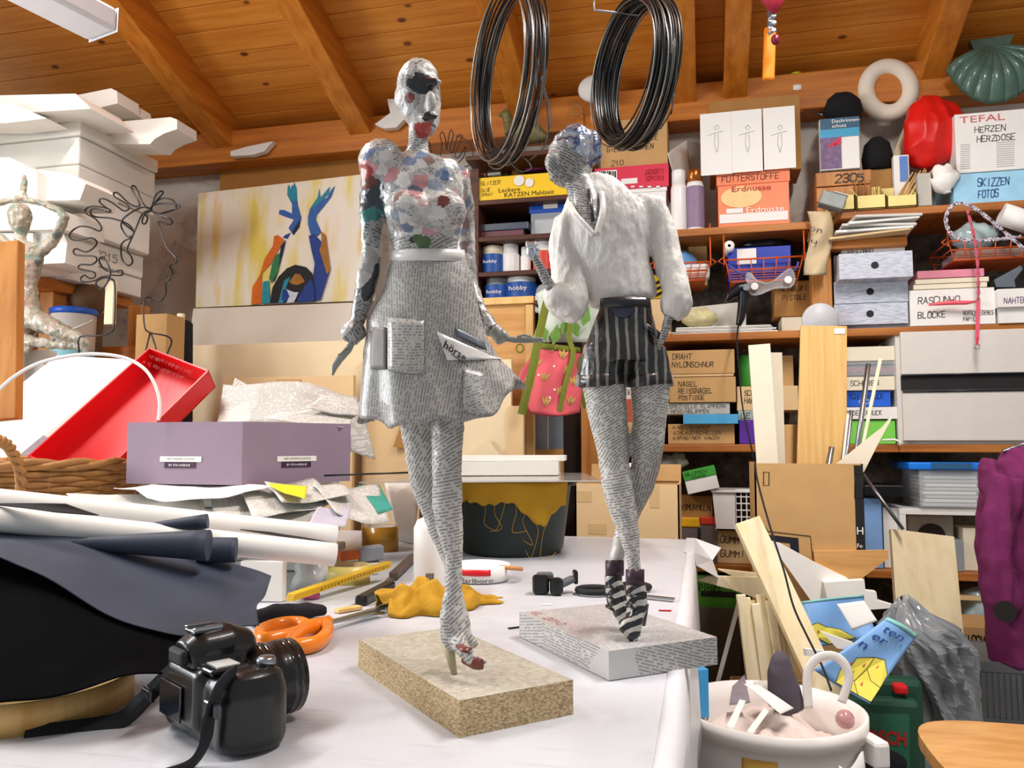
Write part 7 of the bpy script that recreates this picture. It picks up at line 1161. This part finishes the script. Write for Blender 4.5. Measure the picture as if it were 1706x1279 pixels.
c = [PF(598, 824, 1.78), PF(1002, 822, 1.86), PF(972, 789, 2.3), PF(660, 800, 2.26)]
zmin = TZ+bh+.016; c = [Vector((p.x, p.y, max(p.z, zmin))) for p in c]
one(B().quadhull(c, [p+UP*.003 for p in c]), 'acrylic_sheet', mat('acrylic', '#c9c4be', .12, .12, 9, alpha=.8, coat=.5), 'scratched clear acrylic sheet lying across the basin', 'sheet')
zz = max(p.z for p in c)+.004
b = B(); q = [PF(690, 806, 2.06), PF(930, 800, 2.1), PF(934, 800, 2.22), PF(690, 804, 2.22)]
one(B().quadhull([Vector((p.x, p.y, zz)) for p in q], [Vector((p.x, p.y, zz+.035)) for p in q]), 'foam_sheet', 'foam', 'thick bright white foam sheet on the acrylic sheet', 'foam'); q = [p+RGT*.02+FWD*.04 for p in q]
one(B().quadhull([Vector((p.x, p.y, zz+.036)) for p in q], [Vector((p.x, p.y, zz+.05)) for p in q]), 'foam_sheet', 'foam', 'thin foam strip lying on the thick foam sheet', 'foam')
one(B().tube([PF(540, 792, 1.7), PF(680, 787, 1.72)], .002, 6), 'thin_rod', 'wire_dark', 'thin dark rod sticking out right above the paper pile', 'rod')
pz_ = PF(640, 790, 2.4); sheet('white_roll', 'white board leaning behind the glue bottle', 'board', [(640, 800, 2.3), (700, 800, 2.35), (690, 905, 2.2), (664, 900, 2.2)], 'board_bright', .002, .01)
# ---------------------------------------------------------------- bottle, ashtray, small tools
p = PZ(715, 988, TZ); t = thing('glue_bottle', p, 'white glue bottle with dark cap behind the left sculpture leg', 'bottle'); r = .029; B().lathe([(r*.92, 0), (r, .004), (r, .118), (r*.8, .132), (r*.35, .138), (r*.3, .144)], p, 28).build('body', 'plastic_white', t); B().lathe([(r*.34, .138), (r*.34, .156), (r*.2, .16), (.0001, .16)], p, 14).build('cap', 'navy', t)
for i in range(6): a = math.radians(-82+i*5); B().box(p+Vector((math.cos(a)*(r+.0003), math.sin(a)*(r+.0003), .03)), (.0008, .0016 if i % 2 else .0009, .02), rotz(a)).build('barcode_bar', 'ink', t)
p = PZ(798, 974, TZ)+FWD*.055; t = thing('ashtray', p, 'white enamel ashtray with red stripe and lettering', 'ashtray'); B().lathe([(.052, 0), (.059, .004), (.061, .032), (.055, .033), (.05, .012), (.0001, .01)], p, 36).build('bowl', 'plastic_white', t)
B().grid(lambda u, v: p+Vector((math.cos(math.radians(205+u*100))*.0612, math.sin(math.radians(205+u*100))*.0612, .017+v*.012)), 20, 2).build('red_band', 'red_plastic', t, solid=.0006)
tx = printed('Marlboro', t, p*1., (1, 0, 0), (0, 0, 1), .009, MATS['ink'], .07)
for q in tx.data.vertices:
    a = math.radians(243)+(q.co.x)/.06; q.co = Vector((math.cos(a)*.0615, math.sin(a)*.0615, .004+q.co.z*1.))
one(B().tube([p+RGT*.04+UP*.03-FWD*.03, p+RGT*.085+UP*.027-FWD*.035], .0042, 8), 'cigarette', mat('filter_tan', '#c98d54', .7), 'tan cigarette stub resting on the ashtray rim', 'cigarette'); one(B().tube([p+RGT*.01+UP*.012, p+RGT*.036+UP*.02], .004, 8), 'cigarette', 'paper', 'white cigarette end inside the ashtray', 'cigarette')
# yellow crumpled cloth
pa, pb_ = PZ(636, 1020, TZ), PZ(832, 1003, TZ); ax_ = pb_-pa; sd_ = UP.cross(ax_).normalized()
def rag(u, v):
    w_ = (.028+.062*math.sin(math.pi*min(1, u*1.15+.08))**.7)*(1-.35*u); h_ = .062*(1-.55*u)*math.sin(math.pi*min(.97, u*.9+.1))**.6; s_ = math.sin(math.pi*v)
    ph = u*17+v*6*(1-u)+2.2*fbm((u*3, v*2, 0), 1.3, 2); fold = .5+.5*math.sin(ph*1.6); f2_ = .5+.5*math.sin(u*15-v*16+2.5*fbm((u*4, v*3, 5), 1.5, 2))
    return pa+ax_*(u+.05*math.sin(v*7+u*3)*s_)+sd_*((v-.5)*w_*1.6*(1+.18*math.sin(u*21)))+UP*(.0012+h_*s_**.55*(.42+.42*fold+.22*f2_))
one(B().grid(rag, 120, 44), 'yellow_cloth', 'cloth_mustard', 'crumpled mustard rag lying on the table behind the left sculpture foot', 'cloth', solid=.0016)
# clamp and black scissors
p = PZ(912, 990, TZ); t = thing('spring_clamp', p, 'small black and grey clamp on the table right of the basin', 'clamp')
B().box(p+UP*.018-RGT*.012, (.03, .022, .034), rotz(.3), .006).build('jaw', 'plastic_black', t); B().box(p+UP*.016+RGT*.016-FWD*.008, (.024, .024, .03), rotz(.2), .007).build('jaw', 'plastic_black', t); B().box(p+UP*.03-RGT*.004+FWD*.01, (.03, .018, .016), rotz(.3), .004).build('bridge', mat('clamp_grey', '#5c6066', .5), t); B().bar(p+RGT*.02+UP*.016, p+RGT*.05+UP*.026+FWD*.02, .02, .010, bev=.003).build('lever', 'clamp_grey', t); B().box(p+RGT*.052+UP*.028+FWD*.02, (.008, .024, .024), rotz(.3), .003).build('pad', 'plastic_black', t)
def ringh(parent, c, rx, ry, rot, r_, m, nm='finger_ring'): M = rotz(rot); return B().tube([c+M@Vector((rx*math.cos(a), ry*math.sin(a), 0)) for a in [2*math.pi*i/24 for i in range(24)]], r_, 8, True).build(nm, m, parent)
p = PZ(990, 990, TZ)+UP*.008; t = thing('black_scissors', p-UP*.008, 'black handled scissors lying under the right sculpture shoes', 'scissors'); ringh(t, p, .03, .026, YAW, .0058, 'rubber_black'); q = PZ(1058, 984, TZ)+UP*.008; ringh(t, q, .026, .022, YAW-.3, .0058, 'rubber_black'); B().bar(p+RGT*.028-UP*.001, q+RGT*.01-FWD*.05-UP*.001, .012, .008, bev=.002).build('shank', 'rubber_black', t); B().bar(p+RGT*.05-FWD*.02-UP*.003, p+RGT*.13-FWD*.07-UP*.003, .012, .003).build('blade', 'steel', t)
for lb, x, y, l, a, m in (('thin dark metal sliver on the table right of the left sculpture', 862, 1046, .03, .5, 'wire_dark'), ('small white paper flake beside the newsprint plinth', 912, 1008, .018, 0, 'paper'), ('tiny red thread beside the newsprint plinth', 1108, 1018, .02, -.1, 'ink_red')): q = PZ(x, y, TZ); one(B().box(q+UP*.0012, (l, .005, .0016), rotz(YAW+a)), 'table_scrap', m, lb, 'scrap')
# tapes, ruler, cutter and bits beside the paper pile
def tape(lb, px, py, r, h, m, core='card_light', z=TZ): p = PZ(px, py, z)+FWD*r; t = thing('tape_roll', p, lb, 'tape'); B().lathe([(r*.8, 0), (r, 0), (r, h), (r*.8, h), (r*.8, 0)], p, 32, cap=False).build('tape', m, t); B().lathe([(r*.74, .0005), (r*.8, 0), (r*.8, h), (r*.74, h), (r*.74, 0)], p, 32, cap=False).build('core', core, t); return t
tape('brown packing tape roll standing right of the newspaper pile', 628, 921, .047, .062, mat('tape_brown', '#b8801f', .25, .06, coat=.5), 'paper')
tape('cream masking tape roll in front of the white paper tubes', 572, 976, .043, .034, mat('tape_cream', '#d8c670', .35, .05)); tape('pale yellow tape roll behind the ink cartridge', 592, 938, .04, .024, mat('tape_pale', '#e0dcb0', .35, .05))
t = thing('ink_cartridge', PZ(600, 952, TZ), 'grey and orange ink cartridge box beside the tape rolls', 'cartridge'); p = PZ(608, 955, TZ)+UP*.02; B().bar(p-RGT*.05-FWD*.03+UP*.02, p+RGT*.0+UP*.022, .03, .018, bev=.002).build('orange_end', mat('orange_label', '#d8622a', .5, .2, 40), t); B().bar(p-RGT*.012-FWD*.008+UP*.02, p+RGT*.035+FWD*.01+UP*.024, .032, .03, bev=.003).build('body', mat('cart_grey', '#8f9298', .4), t); B().box(p+RGT*.0+UP*-.008, (.06, .05, .024), rotz(.4), .003).build('pack_base', 'paper_grey', t)
A_, C_ = PZ(482, 1012, TZ)+UP*.012, PZ(645, 968, TZ)+UP*.028; t = thing('folding_ruler', A_-UP*.01, 'yellow folding ruler lying across the black knife holder', 'ruler'); d = (C_-A_); side = d.cross(UP).normalized()
for i in range(4): B().bar(A_+UP*.0032*i+side*.001*i, C_+UP*.0032*i+side*.001*i, .016, .003, bev=.0006).build('segment', mat('ruler_yellow', '#dcae1e', .4, .06), t)
for i in range(22): q = A_+d*(.25+i*.033)+side*.0096+UP*.006; B().box(q, (.0012, .0008, .006 if i % 5 else .010), rotz(math.atan2(d.y, d.x))).build('scale_mark', 'ink', t)
A_, C_ = PZ(600, 1010, TZ)+UP*.009, PZ(650, 985, TZ)+UP*.012; one(B().bar(A_, C_, .022, .016, bev=.004), 'knife_holder', 'plastic_black', 'black plastic cutter handle under the yellow ruler', 'knife')
A_, C_ = PZ(600, 1015, TZ)+UP*.004, PZ(560, 1022, TZ)+UP*.004; one(B().bar(A_, C_, .014, .006, bev=.001), 'wood_stick', 'veneer', 'short wooden stick under the end of the yellow ruler', 'stick')
A_, C_ = PZ(656, 968, TZ)+UP*.012, PZ(690, 935, TZ)+UP*.012; one(B().bar(A_, C_, .02, .012, bev=.003), 'grey_block', mat('block_brown', '#5f5048', .6), 'small brownish tool handle left of the glue bottle', 'tool'); one(B().box(PZ(660, 985, TZ)+UP*.005, (.03, .02, .009), rotz(.5), .002), 'grey_lump', 'paper_grey', 'small grey lump of debris beside the yellow rag', 'scrap')
p = PZ(516, 985, TZ); o = one(B().ball(p+UP*.028, (.03, .026, .028), 18), 'plastic_bag', 'film', 'crumpled small clear bag beside the cream tape roll', 'bag')
for q in o.data.vertices: q.co += (q.co-Vector((0, 0, .028))).normalized()*.014*fbm(q.co, 50, 3); q.co.z = max(q.co.z, .0)
one(B().box(PZ(518, 998, TZ)+UP*.006, (.03, .012, .011), rotz(.2), .003), 'pink_eraser', mat('eraser', '#d060a0', .6), 'small pink eraser below the clear bag', 'eraser')
one(B().box(PZ(432, 1005, TZ)+UP*.035+FWD*.02, (.075, .02, .068), rotz(.15), .001), 'white_card_box', 'white_card', 'small white printed carton at the end of the dark paper', 'box')
p0, p1 = PZ(435, 1052, TZ), PZ(540, 1028, TZ); b = B(); p0 = PZ(418, 1046, TZ); b.loft([(p0+UP*.012, .012, .012), (p0*.65+p1*.35+UP*.016, .020, .015), (p0*.3+p1*.7+UP*.014, .018, .013), (p1+UP*.010, .014, .009)], fwd=UP); one(b, 'black_pouch', mat('felt_black', '#15161c', .9, .2, 60, .3, 160), 'rolled black felt pouch between camera and ruler', 'pouch', voxel=.004, smooth=2, displace=lambda c: .003*fbm(c, 30, 2))
# orange scissors
zq = TZ+.011; t = thing('orange_scissors', PZ(500, 1068, TZ), 'scissors with bright orange handles beside the camera', 'scissors')
c1, c2 = PZ(462, 1068, TZ), PZ(512, 1082, TZ)
B().tube(smoothpath([Vector((*PZ(x, y, TZ).xy, zq)) for x, y in ((432, 1068), (450, 1058), (480, 1052), (508, 1054), (500, 1066), (470, 1076), (440, 1080))], 5, True), .0085, 10, True, flat=1.3).build('handle_loop', 'orange_plastic', t)
B().tube(smoothpath([Vector((*PZ(x, y, TZ).xy, zq)) for x, y in ((488, 1078), (510, 1062), (540, 1055), (546, 1066), (530, 1084), (500, 1092), (484, 1090))], 5, True), .0085, 10, True, flat=1.3).build('handle_loop', 'orange_plastic', t)
B().tube([Vector((*PZ(505, 1060, TZ).xy, zq)), Vector((*PZ(548, 1050, TZ).xy, zq))], .011, 8).build('neck', 'orange_plastic', t)
for y in (1020, 1027): B().bar(Vector((*PZ(540, 1054, TZ).xy, zq+.002)), Vector((*PZ(636, y, TZ).xy, zq-.004)), .012, .003).build('blade', 'steel', t)
# ---------------------------------------------------------------- white paper tubes and dark paper sheets
def openroll(lb, a, c, r0, r1):
    P_, Q_ = PF(*a), PF(*c); t = thing('paper_tube', P_-UP*r0, lb, 'paper roll'); d = (Q_-P_).normalized(); b = B().tube([P_+(Q_-P_)*i/10 for i in range(11)], [r0+(r1-r0)*i/10 for i in range(11)], 20); b.build('roll', 'paper', t)
    B().tube([Q_-d*.001, Q_+d*.001], r1*.72, 16).build('dark_opening', 'ink', t); return t
openroll('nearer long white paper tube lying left to right on the pile', (-60, 858, .98), (558, 924, 1.16), .016, .0165); openroll('farther long white paper tube behind the dark paper rolls', (-60, 826, 1.05), (560, 893, 1.22), .0145, .016)
sheet('torn_paper', 'black torn paper edge lying on the farther white tube', 'paper', [(400, 880, 1.155), (450, 884, 1.165), (556, 902, 1.18), (520, 898, 1.15)], 'black_card', .004); sheet('torn_paper', 'dark torn paper between the white tubes at the left', 'paper', [(-30, 838, .99), (110, 838, 1.0), (165, 858, 1.0), (90, 852, .98)], 'black_card', .004)
dk = mat('dark_paper', '#363f50', .6, .12, 6, .1, 30)
def surf(name, label, rows, th=.0012, wav=.006, m=dk, nu=40, nv=26):
    R_ = [[PF(*q) for q in r] for r in rows]
    def fn(u, v):
        cols = []
        x = u*(len(R_[0])-1); i = min(int(x), len(R_[0])-2); f = x-i
        for r in R_:
            a, b_, c, d = (r[min(max(i+j-1, 0), len(r)-1)] for j in range(4)); cols.append(.5*((2*b_)+(c-a)*f+(2*a-5*b_+4*c-d)*f*f+(3*b_-a-3*c+d)*f**3))
        y = v*(len(cols)-1); i2 = min(int(y), len(cols)-2); f = y-i2
        a, b_, c, d = (cols[min(max(i2+j-1, 0), len(cols)-1)] for j in range(4)); p = .5*((2*b_)+(c-a)*f+(2*a-5*b_+4*c-d)*f*f+(3*b_-a-3*c+d)*f**3)
        return p+UP*wav*fbm(p, 9, 2)
    return one(B().grid(fn, nu, nv), name, m, label, 'paper', solid=th)
surf('dark_paper_sheet', 'large slate grey paper sheet draped over the left table pile', [[(-60, 858, 1.05), (100, 866, 1.06), (200, 892, 1.06), (330, 918, 1.08), (420, 945, 1.1), (452, 958, 1.11)], [(-60, 886, .97), (100, 915, .97), (200, 950, .97), (330, 972, .99), (425, 985, 1.02), (442, 990, 1.03)], [(-60, 905, .9), (80, 938, .9), (180, 990, .9), (300, 1030, .92), (395, 1018, .97), (428, 1008, .99)], [(-60, 918, .87), (60, 950, .87), (170, 1018, .87), (285, 1052, .9), (340, 1052, .92), (432, 1040, .96)]])
surf('dark_paper_sheet', 'black paper sheet hanging down in front under the slate grey sheet', [[(-60, 918, .9), (80, 955, .9), (180, 1012, .9), (300, 1050, .93), (360, 1062, .95)], [(-60, 1000, .83), (80, 1030, .83), (180, 1058, .84), (270, 1078, .87), (345, 1085, .91)], [(-60, 1100, .775), (60, 1110, .775), (140, 1112, .785), (230, 1105, .82), (310, 1105, .86)], [(-60, 1180, .748), (50, 1168, .745), (120, 1155, .752), (205, 1128, .78), (285, 1120, .82)]], m=mat('black_paper', '#050609', .9, .1, 6, spec=.05))
for lb, a, c, r0, r1 in (('wide rolled end of dark paper in front of the white tubes', (120, 905, 1.0), (348, 908, 1.02), .004, .0195), ('slim rolled dark paper behind the wide roll', (190, 886, 1.06), (346, 868, 1.08), .003, .010), ('short rolled end of dark paper right of the wide roll', (330, 916, 1.06), (394, 916, 1.07), .017, .0165)):
    P_, Q_ = PF(*a), PF(*c); one(B().tube([P_+(Q_-P_)*i/8 for i in range(9)], [r0+(r1-r0)*(i/8)**.7 for i in range(9)], 18), 'dark_paper_roll', dk, lb, 'paper roll')
p = PF(46, 1180, .85); p = Vector((p.x, p.y, TZ)); t = thing('wooden_hoop', p, 'round pale wooden hoop box under the black paper at the lower left', 'wood box'); B().lathe([(.1, 0), (.1, .03), (.094, .03), (.094, .004), (.0001, .004)], p, 48).build('hoop', 'veneer', t)
# ---------------------------------------------------------------- camera
cw = (RGT*.70-FWD*.714); cl = (RGT*.714+FWD*.70); co = PZ(356, 1226, TZ); cm = mat('camera_black', '#0c0d10', .35, .25, 60, .05, 300, coat=.2)
CK = 1.05; cw = cw.normalized(); cl = cl.normalized(); R3 = Matrix((cw, cl, UP*.88)).transposed(); C3 = lambda x, y, z: co+(cw*x+cl*y+UP*z*.88)*CK
t = thing('slr_camera', co, 'black reflex camera with neck strap standing at the front of the table', 'camera')
b = B().box(C3(-.004, 0, .036), (.118, .046, .072), R3*CK, .012).box(C3(-.045, .0, .036), (.03, .05, .066), R3*CK, .012); b.loft([(C3(.052, .008, .004), .022, .03), (C3(.052, .008, .012), .0235, .033), (C3(.052, .008, .055), .0225, .033), (C3(.052, .008, .072), .019, .028), (C3(.052, .008, .077), .012, .018)], fwd=cl); b.box(C3(-.006, -.014, .045), (.07, .03, .06), R3*CK, .008)
b.build('body', cm, t, voxel=.0022, smooth=3)
b = B(); b.loft([(C3(-.008, -.026, .083), .019, .013), (C3(-.008, -.012, .088), .022, .018), (C3(-.008, .012, .090), .023, .018), (C3(-.008, .03, .086), .02, .013), (C3(-.008, .036, .082), .012, .008)], fwd=UP); b.box(C3(-.008, .0, .074), (.044, .05, .02), R3*CK, .006); b.build('viewfinder_hump', cm, t, voxel=.002, smooth=3)
B().box(C3(-.008, -.03, .083), (.03, .008, .016), R3*CK, .004).build('eyecup', 'rubber_black', t); B().box(C3(-.008, -.008, .1055), (.022, .026, .003), R3*CK, .001).build('hot_shoe', mat('camera_gloss', '#1c1f26', .15, .1, coat=.6), t)
for s in (-1, 1): B().box(C3(-.008+s*.009, -.008, .108), (.004, .026, .004), R3*CK, .001).build('shoe_rail', 'steel', t)
B().box(C3(.028, -.006, .0755), (.03, .034, .006), R3*CK, .002).build('display_frame', 'camera_gloss', t); B().box(C3(.028, -.006, .0790), (.022, .02, .001), R3*CK).build('display', mat('lcd', '#d6d8d6', .15, .05), t)
B().lathe([(.009, 0), (.009, .006), (.007, .008), (.0001, .008)], C3(.05, .022, .076), 16).build('dial', 'steel', t); B().lathe([(.009, 0), (.009, .008), (.0001, .009)], C3(-.046, .0, .072), 16).build('dial', 'camera_gloss', t)
ML = Matrix((cw, UP, cl)).transposed(); ML = Matrix((cw, -UP, cl)).transposed() if ML.determinant() < 0 else ML
lo = C3(-.006, .02, .042); B().lathe([(.030, 0), (.031, .012), (.0335, .016), (.0335, .034), (.032, .036), (.034, .04), (.034, .058), (.028, .06), (.026, .054), (.0001, .052)], lo, 32, ML*CK).build('lens', cm, t)
for z in (.02, .026, .044, .05): B().lathe([(.0338, z), (.0345, z+.001), (.0345, z+.003), (.0338, z+.004)], lo, 32, ML*CK, cap=False).build('lens_ring', 'camera_gloss', t)
B().box(C3(-.02, -.031, .038), (.045, .002, .034), R3*CK, .001).build('rear_panel', 'camera_gloss', t)
def cstrap(pts, nm='strap', w_=.011): B().tube(smoothpath(pts, 6), w_, 6, flat=.16, up=cl, sm=False).build(nm, mat('strap_black', '#14161b', .8, .2, 60, .4, 300), t)
cstrap([C3(.058, -.01, .076), C3(.066, -.026, .07), C3(.066, -.034, .045), C3(.062, -.036, .02), C3(.06, -.05, .004), C3(.055, -.09, .002)]); cstrap([C3(-.066, .0, .06), C3(-.075, -.012, .045), C3(-.08, -.03, .025), C3(-.085, -.05, .006), C3(-.10, -.085, .002), C3(-.115, -.12, .002)])
for q in (C3(.066, -.032, .052), C3(-.08, -.028, .028)): B().box(q, (.022, .006, .014), R3*CK, .002).build('strap_slider', 'camera_gloss', t)
